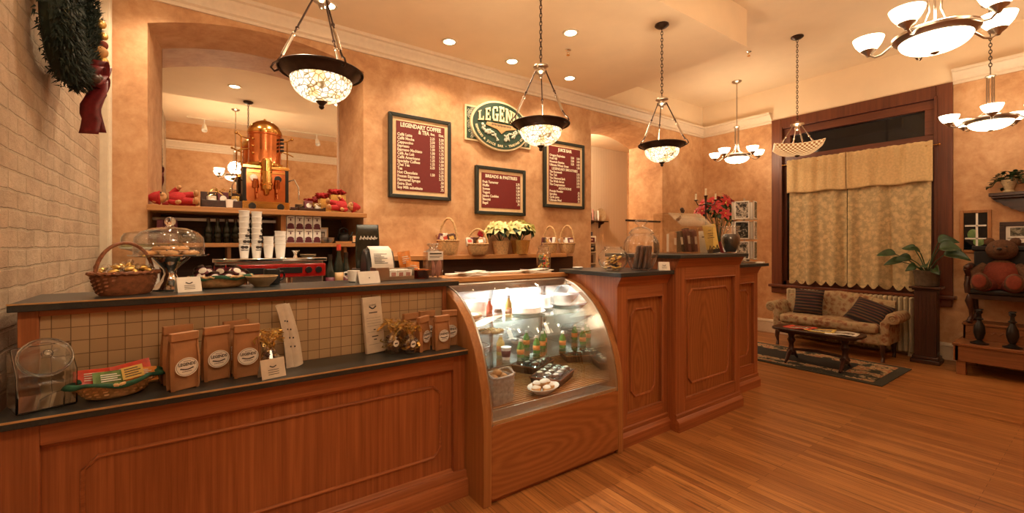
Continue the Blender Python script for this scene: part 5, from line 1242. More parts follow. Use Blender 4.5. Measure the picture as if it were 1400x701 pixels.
# ------------------------------------------------------------------ niche shelves
TZ, MZ, BZ = 1.8285, 1.5135, 1.0005
def bear(name, label, loc, rot, s, fur, suit, hat=None, pose='lie', group=None, sole=None):
    """plush bear, built standing: z up, facing -y"""
    t = thing(name, label, 'teddy bear', loc, rot=rot, s=s, group=group)
    b = MB().lathe([(0, .26), (.09, .27), (.15, .33), (.165, .42), (.14, .52), (.095, .585), (.06, .61), (0, .615)], 22, sy=.85)
    b.ell((0, -.01, .74), .135, .125, .125, 20, 14).ell((0, -.115, .715), .062, .055, .05, 14, 10)
    for sx in (-1, 1): b.ell((sx * .105, .01, .845), .048, .026, .048, 12, 8)
    if pose == 'sit':
        for sx in (-1, 1):
            b.tube([(sx * .075, .0, .31), (sx * .105, -.12, .30), (sx * .13, -.25, .30)], [.085, .082, .075], 14)
            b.ell((sx * .135, -.30, .325), .078, .055, .105, 16, 10)
            b.tube([(sx * .125, .0, .54), (sx * .20, -.04, .46), (sx * .24, -.09, .38), (sx * .245, -.13, .35)], [.058, .062, .06, .045], 12)
    else:
        for sx in (-1, 1):
            b.tube([(sx * .075, 0, .32), (sx * .10, -.03, .18), (sx * .115, -.04, .08)], [.085, .075, .066], 14)
            b.ell((sx * .12, -.075, .055), .07, .10, .055, 16, 10)
            b.tube([(sx * .12, 0, .55), (sx * .20, -.05, .47), (sx * .235, -.12, .40)], [.055, .056, .05], 12); b.ell((sx * .24, -.14, .385), .05, .05, .05, 12, 8)
    lpart(b, 'body', fur, t)
    f = MB().ell((-.048, -.112, .765), .014, nu=10, nv=7).ell((.048, -.112, .765), .014, nu=10, nv=7).ell((0, -.172, .73), .024, .016, .017, 12, 8)
    lpart(f, 'face', 'black', t)
    c = MB().lathe([(.10, .262), (.158, .33), (.172, .42), (.148, .52), (.105, .58)], 22, sy=.87)
    for sx in (-1, 1):
        if pose == 'sit': c.tube([(sx * .075, .0, .315), (sx * .105, -.12, .305), (sx * .122, -.20, .302)], [.092, .089, .084], 14)
        else: c.tube([(sx * .075, 0, .33), (sx * .10, -.03, .18), (sx * .112, -.035, .11)], [.092, .082, .075], 14); c.tube([(sx * .115, 0, .555), (sx * .20, -.05, .47), (sx * .225, -.10, .42)], [.063, .063, .058], 12)
    lpart(c, 'outfit', suit, t)
    if hat: lpart(MB().lathe([(.15, .74), (.155, .78), (.14, .86), (.09, .93), (.04, .99), (0, 1.01)], 22, T=Matrix.Translation((0, .018, 0))).tube([(.148 * cos(q), .018 + .148 * sin(q), .765) for q in [2 * pi * k / 26 for k in range(26)]], .024, 8, True), 'hood', hat, t)
    if sole:
        for sx in (-1, 1): lpart(MB().ell((sx * .135, -.352, .325), .060, .012, .082, 14, 8), 'foot_pad', sole, t)
    return t
bear('teddy_bear', 'small red-suited teddy bear lying at the left end of the niche shelf', (-.04, 4.79, TZ + .075), tuple((Matrix.Rotation(RAD(-38), 3, 'X') @ Matrix.Rotation(RAD(-90), 3, 'Y')).to_euler()), .36, 'tan_plush', 'red', 'red')
bear('teddy_bear', 'small red-suited teddy bear lying beside the gold gift box on the niche shelf', (1.02, 4.75, TZ + .072), tuple((Matrix.Rotation(RAD(-38), 3, 'X') @ Matrix.Rotation(RAD(90), 3, 'Y')).to_euler()), .35, 'tan_plush', 'red', 'red')
def gift_tray(loc, label, w_, d, h, rz=0):
    t = thing('gift_tray', label, 'tray', loc, rz=rz)
    b = MB().box(-w_ / 2, w_ / 2, -d / 2, d / 2, 0, .012).box(-w_ / 2, w_ / 2, -d / 2, -d / 2 + .012, .012, h * .45).box(-w_ / 2, w_ / 2, d / 2 - .012, d / 2, .012, h).box(-w_ / 2, -w_ / 2 + .012, -d / 2, d / 2, .012, h * .6).box(w_ / 2 - .012, w_ / 2, -d / 2, d / 2, .012, h * .6)
    lpart(b, 'tray', 'dark_wood', t, bevel=.003)
    lpart(ribbon_curls(int(w_ * 100), 14, w_ * .4, h * .5, h * 1.2), 'ribbon', 'gold', t)
    return t
gift_tray((.15, 4.92, TZ), 'dark open box of gifts left of the copper machine', .36, .22, .17)
gift_tray((.90, 4.90, TZ), 'small dark tray of gifts right of the copper machine', .26, .2, .09)
def gift(loc, rz, m, label, w_=.07, h=.09, group=None, lab='white'):
    t = thing('gift_packet', label, 'gift', loc, rot=(-.2, 0, rz), group=group)
    lpart(MB().box(-w_ / 2, w_ / 2, -.02, .02, 0, h), 'packet', m, t, bevel=.006); lpart(MB().ell((0, -.0205, h * .5), w_ * .32, .0015, h * .25, 14, 6), 'label', lab, t)
gift((.06, 4.86, TZ + .02), .4, 'paper', 'pale paper gift with a label at the front of the dark gift box', .07, .10)
gift((.145, 4.89, TZ + .03), 0, 'wine', 'plum gift packet with a cream label in the middle of the dark gift box', .085, .13)
gift((.24, 4.90, TZ + .02), -.3, 'gold', 'gold-wrapped gift at the right of the dark gift box', .07, .11)
gift((.88, 4.88, TZ + .02), .1, 'wine', 'plum gift packet in the small tray right of the copper machine', .085, .10)
gift((.97, 4.90, TZ + .02), -.2, 'paper', 'pale gift packet at the right of the small tray', .06, .08)
def mug_s(loc, label, rz, m='china', s=1):
    t = thing('mug', label, 'mug', loc, rz=rz, s=s)
    lpart(MB().lathe([(0, 0), (.028, 0), (.033, .004), (.036, .075), (.033, .076), (.03, .008), (0, .006)], 24), 'body', m, t); lpart(MB().tube([(.034, 0, .06), (.054, 0, .06), (.058, 0, .038), (.034, 0, .018)], .005, 8), 'handle', m, t)
mug_s((.19, 4.83, TZ + .013), 'white mug in the dark gift box left of the copper machine', .8)
# gift bags with red bows
for (x, y, w_, h, lb) in ((1.17, 4.92, .15, .20, 'shiny gold gift box with a red bow at the right end of the niche shelf'), (1.06, 5.0, .11, .16, 'small gold gift bag with red tissue behind the gold gift box')):
    t = thing('gift_box', lb, 'gift', (x, y, TZ))
    lpart(MB().grid(lambda u, v: (w_ / 2 * (1 - .06 * v) * (1 if u < .25 or u >= .75 else -1) if False else w_ * .5 * cos(2 * pi * u) / max(abs(cos(2 * pi * u)), abs(sin(2 * pi * u))) * (1 + .03 * sin(v * 9 + u * 30)), .06 * sin(2 * pi * u) / max(abs(cos(2 * pi * u)), abs(sin(2 * pi * u))), v * h), 32, 10, cu=True).box(-w_ * .45, w_ * .45, -.05, .05, 0, .01), 'foil_box', 'gold', t, sharp=25)
    b = MB(); r7 = random.Random(int(x * 50))
    for k in range(9):
        a = 2 * pi * k / 9; b.tube([(0, 0, h), (.05 * cos(a), .04 * sin(a), h + .05), (.085 * cos(a), .05 * sin(a), h + .035 + .02 * (k % 2)), (.05 * cos(a + .4), .04 * sin(a + .4), h + .01)], [.010, .022, .02, .008], 7)
    lpart(b, 'bow', 'red', t)
# copper and brass coffee machine
t = thing('copper_coffee_machine', 'antique copper and brass boiler coffee machine on the niche shelf before the mirror', 'coffee machine', (.49, 4.94, TZ))
lpart(MB().box(-.20, .20, -.16, .14, 0, .075), 'base', 'brass', t, bevel=.008)
lpart(MB().box(-.185, .185, -.12, .13, .075, .40), 'body', 'copper', t, bevel=.008)
for a_ in (-.195, .165): lpart(MB().box(a_, a_ + .03, -.125, .13, .07, .42), 'side_frame', 'iron', t, bevel=.004)
lpart(MB().box(-.20, .20, -.13, .14, .40, .435), 'top_rail', 'brass', t, bevel=.006)
lpart(MB().lathe([(.15, .435), (.155, .45), (.145, .465), (.142, .60), (.142, .74), (.15, .745), (.15, .765), (.142, .77)], 36), 'boiler', 'copper', t)
lpart(MB().lathe([(.152, .762), (.154, .775), (.146, .80), (.125, .84), (.085, .875), (.035, .895), (.0, .90)], 36).lathe([(.150, .435), (.162, .44), (.162, .462), (.148, .468)], 36), 'dome', 'brass', t)
lpart(MB().ell((0, 0, .905), .012), 'finial', 'brass', t)
lpart(MB().box(-.16, .16, -.135, -.118, .36, .375), 'gauge_rail', 'brass', t)
lpart(MB().box(-.20, .20, -.165, -.15, .07, .082), 'drip_rail', 'brass', t)
lpart(MB().cyl((0, -.165, .20), (0, -.165, .47), .045, n=22).lathe([(.045, 0), (.05, .006), (.05, .02), (.045, .026)], 22, T=TX(0, -.165, .36)).lathe([(.045, 0), (.052, .006), (.052, .02), (.045, .026)], 22, T=TX(0, -.165, .24)).ell((0, -.165, .475), .038, .038, .03).cyl((0, -.165, .20), (0, -.165, .15), .026, .018), 'brew_group', 'brass', t)
for sx in (-1, 1):
    b = MB().cyl((sx * .09, -.13, .22), (sx * .09, -.15, .30), .03, .022).cyl((sx * .085, -.135, .225), (sx * .085, -.15, .14), .016, .011).tube([(sx * .085, -.15, .17), (sx * .085, -.19, .15), (sx * .085, -.20, .11)], .008, 8)
    lpart(b, 'spout', 'copper', t)
for (x, z) in ((-.105, .31), (.10, .31), (-.12, .035), (.12, .035)):
    lpart(MB().lathe([(0, 0), (.03, 0), (.032, .006), (.03, .014), (0, .016)], 22, T=TX(x, -.121 if z > .1 else -.161, z, rx=pi / 2)), 'gauge' if x < 0 and z > .1 else 'knob', 'china' if x < 0 and z > .1 else 'black', t)
b = MB()
for sx in (-1, 1):
    b.cyl((sx * .20, .0, .43), (sx * .20, .0, .72), .007, n=8).tube([(sx * .142, 0, .70), (sx * .20, 0, .72), (sx * .235, -.01, .74)], .007, 8).ell((sx * .24, -.01, .742), .014, nu=10, nv=8)
    b.tube([(sx * .142, -.03, .60), (sx * .21, -.04, .58), (sx * .25, -.04, .56)], .006, 8)
lpart(b, 'pipes', 'brass', t)
b = MB()
for k in range(4): b.cyl((.125, -.085, .60 + k * .036), (.150, -.105, .60 + k * .036), .013, n=10)
lpart(b, 'valve', 'black', t)
b = MB()
for k in range(3): b.ell((-.11, -.095, .55 + k * .07), .012, nu=10, nv=8)
lpart(b, 'stud', 'brass', t)
for P_ in ([(.195, -.08, .30), (.25, -.11, .32), (.285, -.13, .24), (.29, -.12, .12)], [(-.195, -.08, .28), (-.25, -.11, .30), (-.28, -.13, .22), (-.285, -.12, .12)]): lpart(MB().tube(P_, .007, 8), 'steam_wand', 'chrome', t)
# middle shelf
gb = bottle('dark green bottle standing in the row behind the cup stacks', 'dark_bottle', (.03, 4.85, MZ), .225, .030, 'bronze', 'dark_bottle', 'dark bottles on the niche shelf', 'syrup_bottle')
for x in (.10, .17, .24, .31, .38): dup(gb, (x, 4.85 + .02 * ((x * 100) % 2), MZ))
def cup_stack(loc, n, label, r=.040, h=.10, lid=True, m='china'):
    pass
def paper_cup(label, group, printed=True):
    t = thing('paper_cup', label, 'cup', group=group)
    lpart(MB().lathe([(0, 0), (.030, 0), (.040, .105), (.043, .108), (.042, .112), (.038, .11), (.029, .006), (0, .006)], 26), 'cup', 'china', t)
    if printed:
        b = MB()
        for a in (-1.9, -1.2):
            b.ell((0, -.0385, .090), .016, .0026, .013, 10, 6, T=TX(rz=a + pi / 2)); b.ell((0, -.0360, .066), .018, .002, .004, 10, 6, T=TX(rz=a + pi / 2))
        lpart(b, 'logo', 'ink', t)
    return t
pc = paper_cup('white printed paper cup nested in the tall left stack on the red coffee machine', 'paper cups in the left stack'); first = True
for k in range(7):
    loc = (.275, 4.30, 1.386 + k * .048)
    if first: pc.location = loc; first = False
    else: dup(pc, loc, k * .4)
for k in range(7): dup(pc, (.365, 4.30, 1.386 + k * .047), .5 + k * .3, 'white printed paper cup nested in the tall right stack on the red coffee machine', 'paper cups in the second stack')
pl = paper_cup('plain white cup nested in the short stack on the red coffee machine', 'plain cups in the short stack', False)
for k in range(3):
    loc = (.452, 4.28, 1.386 + k * .035)
    if k == 0: pl.location = loc
    else: dup(pl, loc)
for k in range(4): dup(pl, (.545, 4.30, 1.386 + k * .035), 0, 'plain white cup nested in the wider short stack, right of the other', 'plain cups in the second short stack', s=1.12)
cb = thing('coffee_carton', 'tall white carton printed with a dark bean, in the row right of the shelf divider', 'carton', group='printed coffee cartons')
lpart(MB().box(-.037, .037, -.035, .035, 0, .132), 'carton', 'white', cb, bevel=.002)
b = MB().ell((0, -.0355, .040), .030, .002, .024, 14, 6).box(-.033, .033, -.037, -.035, .006, .030).box(-.005, .005, -.037, -.035, .085, .108).box(-.022, .022, -.037, -.035, .112, .117)
lpart(b, 'print', 'wine', cb)
first = True
for i in range(4):
    for j in range(2):
        loc = (.690 + i * .080, 4.76, MZ + j * .1325)
        if first: cb.location = loc; first = False
        else: dup(cb, loc)
t = thing('picture_frame', 'small cream framed print standing on the niche shelf right of the cartons', 'picture', (1.01, 4.86, MZ), rot=(-.08, 0, -.1))
lpart(MB().box(-.055, .055, -.008, .008, 0, .165), 'frame', 'menu_tan', t, bevel=.004); lpart(MB().box(-.040, .040, -.0095, -.007, .018, .148), 'mount', 'white', t); lpart(MB().box(-.022, .022, -.0105, -.009, .045, .12), 'print', 'photo_b', t)
t = thing('metal_bowl', 'small grey metal bowl in front of the framed print', 'bowl', (1.03, 4.76, MZ))
lpart(MB().lathe([(0, 0), (.05, 0), (.07, .02), (.076, .055), (.080, .058), (.072, .058), (.064, .02), (0, .008)], 28), 'bowl', 'steel', t)
t = thing('kettle', 'black pottery kettle on a wooden board on the niche shelf', 'kettle', (1.205, 4.80, MZ))
lpart(MB().box(-.09, .09, -.05, .05, 0, .018), 'board', 'oak_lt', t, bevel=.003)
lpart(MB().lathe([(0, .019), (.05, .019), (.064, .05), (.055, .09), (.03, .115), (0, .12)], 24).tube([(.05, 0, .06), (.085, 0, .085), (.095, 0, .12)], [.018, .012, .010], 8).ell((0, 0, .128), .012), 'pot', 'black', t)
lpart(MB().tube([(-.045, 0, .09), (-.04, 0, .145), (0, 0, .165), (.04, 0, .145), (.045, 0, .09)], .006, 8), 'handle', 'black', t)
t = thing('notice_card', 'low framed card at the right end of the niche shelf', 'card', (1.335, 4.735, MZ), rot=(-.1, 0, -.12))
lpart(MB().box(-.06, .06, -.006, .006, 0, .09), 'frame', 'dark_wood', t, bevel=.003); lpart(MB().box(-.05, .05, -.0075, -.005, .012, .078), 'card', 'menu_tan', t); lpart(MB().box(-.035, .035, -.0085, -.007, .05, .058).box(-.03, .03, -.0085, -.007, .03, .034), 'print', 'red_pack', t)
bk = thing('bound_book', 'dark bound book in the row at the left end of the niche shelf', 'book', group='dark books in the niche')
lpart(MB().box(-.022, .022, -.07, .07, 0, .20), 'cover', 'wine', bk, bevel=.004); lpart(MB().box(-.018, .018, -.066, .0725, .004, .196), 'pages', 'paper', bk)
for k in range(3):
    loc = (-.31 + k * .047, 4.84, MZ)
    if k == 0: bk.location = loc
    else: dup(bk, loc)
# red espresso machine on the back counter
t = thing('espresso_machine', 'red and steel espresso machine on the back counter, cups stacked on top', 'espresso machine', (.47, 4.34, 1.0005))
lpart(MB().box(-.40, .40, -.18, .18, .04, .36), 'body', 'steel', t, bevel=.01)
for x in (-.36, .36):
    for y in (-.14, .14): lpart(MB().cyl((x, y, 0), (x, y, .045), .02, n=12), 'foot', 'black', t)
lpart(MB().box(-.41, .41, -.235, -.17, .22, .335), 'front_panel', 'red_shiny', t, bevel=.01)
lpart(MB().box(-.42, .42, -.24, .19, .355, .385), 'cup_rail', 'chrome', t, bevel=.006)
lpart(MB().box(-.38, .38, -.24, -.18, .04, .075), 'drip_tray', 'steel', t, bevel=.004)
for x in (-.25, .03): lpart(MB().box(x, x + .19, -.240, -.232, .255, .305), 'key_pad', 'black', t, bevel=.002)
for x in (.27, .35): lpart(MB().lathe([(0, 0), (.028, 0), (.026, .02), (0, .022)], 18, T=TX(x, -.236, .28, rx=pi / 2)), 'knob', 'black', t)
for x in (-.2, .12): lpart(MB().cyl((x, -.21, .22), (x, -.21, .155), .034, n=20).cyl((x, -.24, .165), (x, -.36, .16), .014, n=10), 'portafilter', 'chrome', t)
t = thing('steel_jug', 'small steel milk jug at the right end of the red espresso machine top', 'jug', (.66, 4.26, 1.386))
lpart(MB().lathe([(0, 0), (.02, 0), (.012, .02), (.02, .045), (.035, .06), (.03, .058), (.0, .02)], 20), 'jug', 'chrome', t)
t = thing('saucer_stack', 'low stack of pale saucers on the right of the espresso machine top', 'saucers', (.77, 4.30, 1.386))
lpart(MB().lathe([(0, 0), (.04, 0), (.07, .012), (.04, .010), (.07, .024), (.06, .022), (0, .016)], 26), 'saucers', 'clay', t)
for k, (x, h, lb) in enumerate(((1.085, .50, 'taller dark syrup bottle on the back counter left of the register'), (1.165, .42, 'shorter dark syrup bottle on the back counter left of the register'), (1.005, .40, 'dark syrup bottle nearest the espresso machine'))):
    bottle(lb, 'dark_bottle', (x, 4.5 + .05 * (k % 2), 1.0005), h, .042, 'red_pack' if k == 0 else 'bronze', 'edge_tan' if k == 0 else 'wine', name='syrup_bottle')

# ------------------------------------------------------------------ gift baskets and poinsettias on the wall ledge
GZ = 1.3755
def goods(loc, seed, n, R_, z0, sy=.7):
    r8 = random.Random(seed)
    spec = [('white', 'paper'), ('wine', 'paper'), ('paper', 'red_pack'), ('choc', 'gold'), ('kraft', 'white')]
    for k in range(n):
        a = 2 * pi * k / n + r8.uniform(-.3, .3); q = R_ * (.35 + .35 * (k % 2)); m, l = spec[(k + seed) % 5]
        t = thing('wrapped_gift', 'small wrapped food packet tucked in the %s' % loc[3], 'packet', (loc[0] + q * cos(a), loc[1] + q * sin(a) * sy, loc[2] + z0), rot=(r8.uniform(-.45, .1), r8.uniform(-.4, .4), r8.uniform(-.5, .5)), group='packets in the ' + loc[3])
        lpart(MB().box(-.042, .042, -.022, .022, -.02, .09), 'packet', m, t, bevel=.008); lpart(MB().box(-.026, .026, -.0235, -.021, .02, .06), 'label', l, t)
def gift_basket(x, y, label, r, h, hh, nm, seed, hx='x', rz=0):
    t = thing('wicker_basket', label, 'basket', (x, y, GZ), rz=rz)
    lpart(basket_mb(r * .72, r, h, sx=1, sy=.72, rows=8, amp=.03), 'body', 'rope', t); lpart(rim_mb(r, h, 1, .72, .008), 'rim', 'rope', t)
    lpart(handle_mb(r * (.95 if hx == 'x' else .66), h - .01, hh, .013, hx), 'handle', 'rope', t)
    goods((x, y, GZ, nm), seed, 9, r * .9, h - .01)
    return t
gift_basket(2.34, 4.60, 'tall-handled wicker gift basket at the left end of the wall ledge', .165, .17, .27, 'tall-handled basket', 1, 'y', .7)
gift_basket(2.71, 4.55, 'low wicker gift basket with a red-dressed doll, left of the poinsettias', .18, .13, .19, 'low basket beside the poinsettias', 2, 'y', .9)
gift_basket(3.90, 4.60, 'narrow wicker gift basket right of the poinsettias', .14, .14, .24, 'narrow basket right of the poinsettias', 3, 'y', .6)
gift_basket(4.22, 4.60, 'wicker gift basket at the right end of the wall ledge', .155, .14, .26, 'last basket on the ledge', 4, 'y', .6)
bear('plush_doll', 'small red-dressed plush bear sitting in the low wicker basket', (2.76, 4.56, GZ + .05), (0, 0, .2), .25, 'red', 'red', 'red', 'sit')
# poinsettias
def leaf_mb(b, c, d, up, L, W, fold=.2):
    d = V(d).normalized(); up = V(up); s_ = d.cross(up).normalized(); n_ = s_.cross(d).normalized(); c = V(c)
    P = [c, c + d * L * .35 + s_ * W * .5 + n_ * L * .10, c + d * L * .7 + s_ * W * .33 + n_ * L * .06, c + d * L - n_ * L * .10, c + d * L * .7 - s_ * W * .33 + n_ * L * .06, c + d * L * .35 - s_ * W * .5 + n_ * L * .10, c + d * L * .38 + n_ * L * .02, c + d * L * .7 + n_ * L * .0]
    b.add(P, [(0, 1, 6), (1, 2, 7, 6), (2, 3, 7), (0, 6, 5), (6, 7, 4, 5), (7, 3, 4)])
def poinsettia(loc, label, R_, z0, h, m, nb, seed, pot='gold', cat='plant', potr=.085, poth=.15, sy=.75, big=1.0):
    t = thing('potted_poinsettia', label, cat, loc); r9 = random.Random(seed)
    lpart(MB().lathe([(0, 0), (potr * .75, 0), (potr, poth * .9), (potr * 1.08, poth), (potr * .95, poth), (potr * .9, poth * .85), (0, poth * .85)], 26, wob=lambda k, j, a: 1 + .03 * sin(j * 2.5 + k)), 'foil_pot', pot, t, sharp=25)
    st = MB(); lf = MB(); br = MB(); ct = MB()
    for k in range(nb):
        a = 2 * pi * k * .381966; q = R_ * sqrt((k + .5) / nb)
        c = V((q * cos(a), q * sin(a) * sy, z0 + h * (1 - .55 * (q / R_) ** 2) + r9.uniform(-.02, .02)))
        st.tube([(0, 0, poth * .8), (c.x * .5, c.y * .5, poth + (c.z - poth) * .6), tuple(c)], .004, 5)
        tilt = V((c.x * 1.1, c.y * 1.1 - .03, .12)).normalized()
        o1 = tilt.orthogonal().normalized(); o2 = tilt.cross(o1)
        for ring, (n_, L, up) in enumerate(((6, .085, .05), (5, .055, .55))):
            for j in range(n_):
                p = 2 * pi * j / n_ + ring * .5 + k; d = o1 * cos(p) + o2 * sin(p) + tilt * up
                leaf_mb(br, c, d, tilt, big * L * r9.uniform(.85, 1.2), big * L * .62)
        for j in range(4):
            p = 2 * pi * j / 4 + k; d = o1 * cos(p) + o2 * sin(p) - tilt * .25
            leaf_mb(lf, c - tilt * .02, d, tilt, big * .10 * r9.uniform(.8, 1.2), big * .06)
        ct.ell(tuple(c + tilt * .012), .008, nu=8, nv=5)
    lpart(st, 'stems', 'leaf', t); lpart(lf, 'leaves', 'leaf', t, sharp=60); lpart(br, 'bracts', m, t, sharp=60); lpart(ct, 'flower_centres', 'yellow', t)
    return t
poinsettia((3.07, 4.58, GZ), 'cream poinsettia in a foil pot, left of the pair on the wall ledge', .20, .24, .14, 'bract', 10, 21, 'rope', potr=.11, poth=.17, sy=.5, big=1.25)
poinsettia((3.36, 4.56, GZ), 'cream poinsettia in a gold foil pot, right of the pair on the wall ledge', .27, .24, .15, 'bract', 13, 23, 'gold', potr=.125, poth=.18, sy=.5, big=1.25)
# ------------------------------------------------------------------ jars and displays at the far counter end
AZ, HZ, CZ = 1.2945, 1.4185, 1.3025
t = thing('globe_jar', 'round glass globe jar of gold-wrapped sweets, left of the ribbed jar', 'jar', (2.60, 2.31, AZ), s=.92)
GP = [(.05, 0), (.085, .02), (.115, .06), (.123, .105), (.112, .15), (.085, .182), (.07, .19), (.07, .20)]
lpart(MB().lathe([(0, .002)] + GP, 40), 'globe', 'glass', t, solid=.003)
lpart(MB().tube([(.070 * cos(2 * pi * k / 36), .07 * sin(2 * pi * k / 36), .2) for k in range(36)], .005, 8, True), 'lip', 'glass', t)
gs = thing('gold_sweet', 'gold-wrapped sweet bar inside the round globe jar', 'sweet', group='gold sweets in the globe jar'); ra = random.Random(3)
lpart(MB().box(-.045, .045, -.012, .012, -.006, .006), 'foil', 'gold', gs, bevel=.004); lpart(MB().box(-.018, .018, -.0125, .0125, -.0065, .0065), 'band', 'choc', gs, bevel=.003)
for k in range(16):
    a = ra.uniform(0, 6.3); q = sqrt(ra.uniform(0, 1)) * .05
    loc = (2.60 + q * cos(a), 2.31 + q * sin(a), AZ + .022 + (k % 6) * .016); rot = (ra.uniform(-.4, .4), ra.uniform(-.5, .5), ra.uniform(0, 3.1))
    if k == 0: gs.location = loc; gs.rotation_euler = rot
    else: dup(gs, loc, rot=rot)
t = thing('ribbed_jar', 'large pumpkin-ribbed glass jar with a domed lid and dark biscotti inside', 'jar', (2.86, 2.245, AZ), s=.93)
rb = lambda k, j, a: 1 + .10 * abs(cos(a * 6)) - .06
lpart(MB().lathe([(0, .003), (.075, 0), (.085, .012), (.115, .08), (.145, .17), (.142, .235), (.115, .285), (.085, .305), (.085, .312)], 72, wob=rb), 'jar', 'glass', t, solid=.004)
lpart(MB().lathe([(.100, .312), (.105, .318), (.085, .345), (.055, .362), (.03, .372), (.026, .385), (.05, .405), (.055, .42), (.04, .435), (0, .44)], 40), 'lid', 'glass', t, solid=.004)
bs = thing('biscotti', 'dark biscotti stick inside the ribbed glass jar', 'biscotti', group='biscotti in the ribbed jar')
lpart(MB().grid(lambda u, v: (.026 * cos(2 * pi * u) * (1 - .3 * v), .014 * sin(2 * pi * u), .018 + .165 * v), 14, 8, cu=True).ell((0, 0, .02), .026, .014, .016, 14, 6).ell((0, 0, .183), .018, .014, .014, 14, 6), 'stick', 'choc', bs)
for k in range(9):
    a = 2 * pi * k / 9; q = .045 if k else 0
    loc = (2.86 + q * cos(a), 2.245 + q * sin(a), AZ + .004); rot = (.22 * sin(a), .2 * cos(a), a)
    if k == 0: bs.location = loc
    else: dup(bs, loc, rot=rot)
tent_card((3.0, 2.135, AZ), -.75, .085, .066, 'small white card beside the ribbed glass jar, at the step in the counter')
t = thing('saucer', 'small white dish at the back left corner of the jar worktop', 'dish', (2.56, 2.66, AZ))
lpart(MB().lathe([(0, 0), (.03, 0), (.045, .012), (.045, .016), (.03, .006), (0, .005)], 24), 'dish', 'china', t)
# clear slanted bin of packets
t = thing('acrylic_bin', 'clear acrylic bin with a slanted lid holding dark packets, on the tallest counter', 'bin', (3.60, 2.36, HZ), rz=-.2)
w2, d2 = .19, .17
b = MB()
for x in (-w2, w2): b.prism([(-d2, 0), (d2, 0), (d2, .36), (-d2 * .1, .36), (-d2, .235)], 'x', x - .003, x + .003)
b.box(-w2, w2, -d2 - .003, -d2 + .003, 0, .235).box(-w2, w2, d2 - .003, d2 + .003, 0, .36).box(-w2, w2, -d2, d2, 0, .006).box(-.003, .003, -d2, d2, .006, .22)
lpart(b, 'walls', 'acrylic', t)
lpart(MB().prism([(-d2 - .012, .236), (-d2 * .1, .362), (d2, .362), (d2, .368), (-d2 * .12, .368), (-d2 - .015, .243)], 'x', -w2 - .006, w2 + .006), 'lid', 'acrylic', t)
lpart(MB().cyl((-.04, -.03, .372), (-.04, -.03, .395), .012, n=12).ell((-.04, -.03, .40), .018).cyl((.05, .05, .372), (.05, .05, .39), .012, n=12).ell((.05, .05, .396), .018), 'lid_knob', 'bronze', t)
for k, (x, y, m, h) in enumerate(((-.14, -.02, 'kraft', .18), (-.10, .05, 'paper', .17), (-.055, -.03, 'dark_bottle', .19), (.03, -.03, 'wine', .21), (.075, .02, 'dark_bottle', .22), (.12, -.02, 'wine', .20), (.155, .04, 'choc', .21))):
    lb = ['brown paper packet leaning at the left end of the clear slanted bin', 'pale packet second from left in the clear slanted bin', 'dark packet left of the clear bin divider', 'plum packet just right of the clear bin divider', 'black packet in the middle of the right half of the clear bin', 'plum packet second from right in the clear bin', 'brown packet at the right end of the clear bin'][k]
    t = thing('tea_packet', lb, 'packet', (3.60 + x * .98 + y * .2, 2.36 - x * .2 + y * .98, HZ + .012), rot=(-.12, .12 if k < 2 else .02 * k - .08, -.2))
    lpart(MB().box(-.020, .020, -.03, .03, 0, h), 'packet', m, t, bevel=.005); lpart(MB().box(-.013, .013, -.0315, -.029, h * .35, h * .7), 'label', 'paper', t)
# framed glass panel
t = thing('glass_guard', 'clear glass panel with a dark top rail behind the ribbed jar', 'panel', (3.50, 2.72, HZ))
lpart(MB().box(-.25, .25, -.004, .004, 0, .30), 'pane', 'acrylic', t); lpart(MB().box(-.26, .26, -.008, .008, .30, .318), 'top_rail', 'bronze', t, bevel=.002); lpart(MB().box(-.25, -.21, -.03, .03, 0, .012).box(.21, .25, -.03, .03, 0, .012), 'foot', 'acrylic', t)
# yellow card on an easel
t = thing('yellow_card', 'tall yellow card tilted on a small black easel, right of the clear bin', 'card', (3.93, 2.25, HZ), rot=(-.14, -.13, -.75))
lpart(MB().box(-.058, .058, -.003, .003, .035, .275), 'card', 'yellow', t, bevel=.002)
b = MB()
for z, ww in ((.215, .03), (.185, .05), (.165, .04), (.145, .06)): b.box(-ww / 2, ww / 2, -.0042, -.003, z, z + .006)
lpart(b, 'print', 'ink', t)
lpart(MB().box(-.05, .05, -.03, .01, .0, .035).tube([(-.04, -.03, .03), (-.03, -.035, .07), (-.02, -.03, .035), (0, -.035, .06), (.02, -.03, .035), (.03, -.035, .07), (.04, -.03, .03)], .006, 6), 'easel', 'iron', t, bevel=.004)
t = thing('white_card', 'white card standing behind the yellow card', 'card', (3.99, 2.36, HZ), rot=(-.12, -.05, -.75))
lpart(MB().box(-.055, .055, -.003, .003, 0, .215), 'card', 'white', t, bevel=.002); lpart(MB().box(-.03, .03, -.0042, -.003, .15, .16), 'print', 'ink', t)
t = thing('dark_jar', 'flared glass jar full of dark coffee beans beside the yellow card', 'jar', (4.14 - .12, 2.20, HZ))
t.location = (4.045, 2.15, HZ)
lpart(MB().lathe([(0, .003), (.045, 0), (.060, .02), (.080, .10), (.080, .155), (.062, .19), (.064, .215), (.078, .25)], 36), 'jar', 'glass', t, solid=.003)
bn = MB().lathe([(0, .012), (.045, .012), (.074, .10), (.074, .15), (.055, .178), (0, .182)], 30, wob=lambda k, j, a: 1 + .02 * sin(j * 3.1 + k))
lpart(bn, 'beans', 'black', t)['kind'] = 'stuff'
lpart(MB().tube([(.078 * cos(2 * pi * k / 30), .078 * sin(2 * pi * k / 30), .25) for k in range(30)], .005, 6, True), 'lip', 'glass', t)
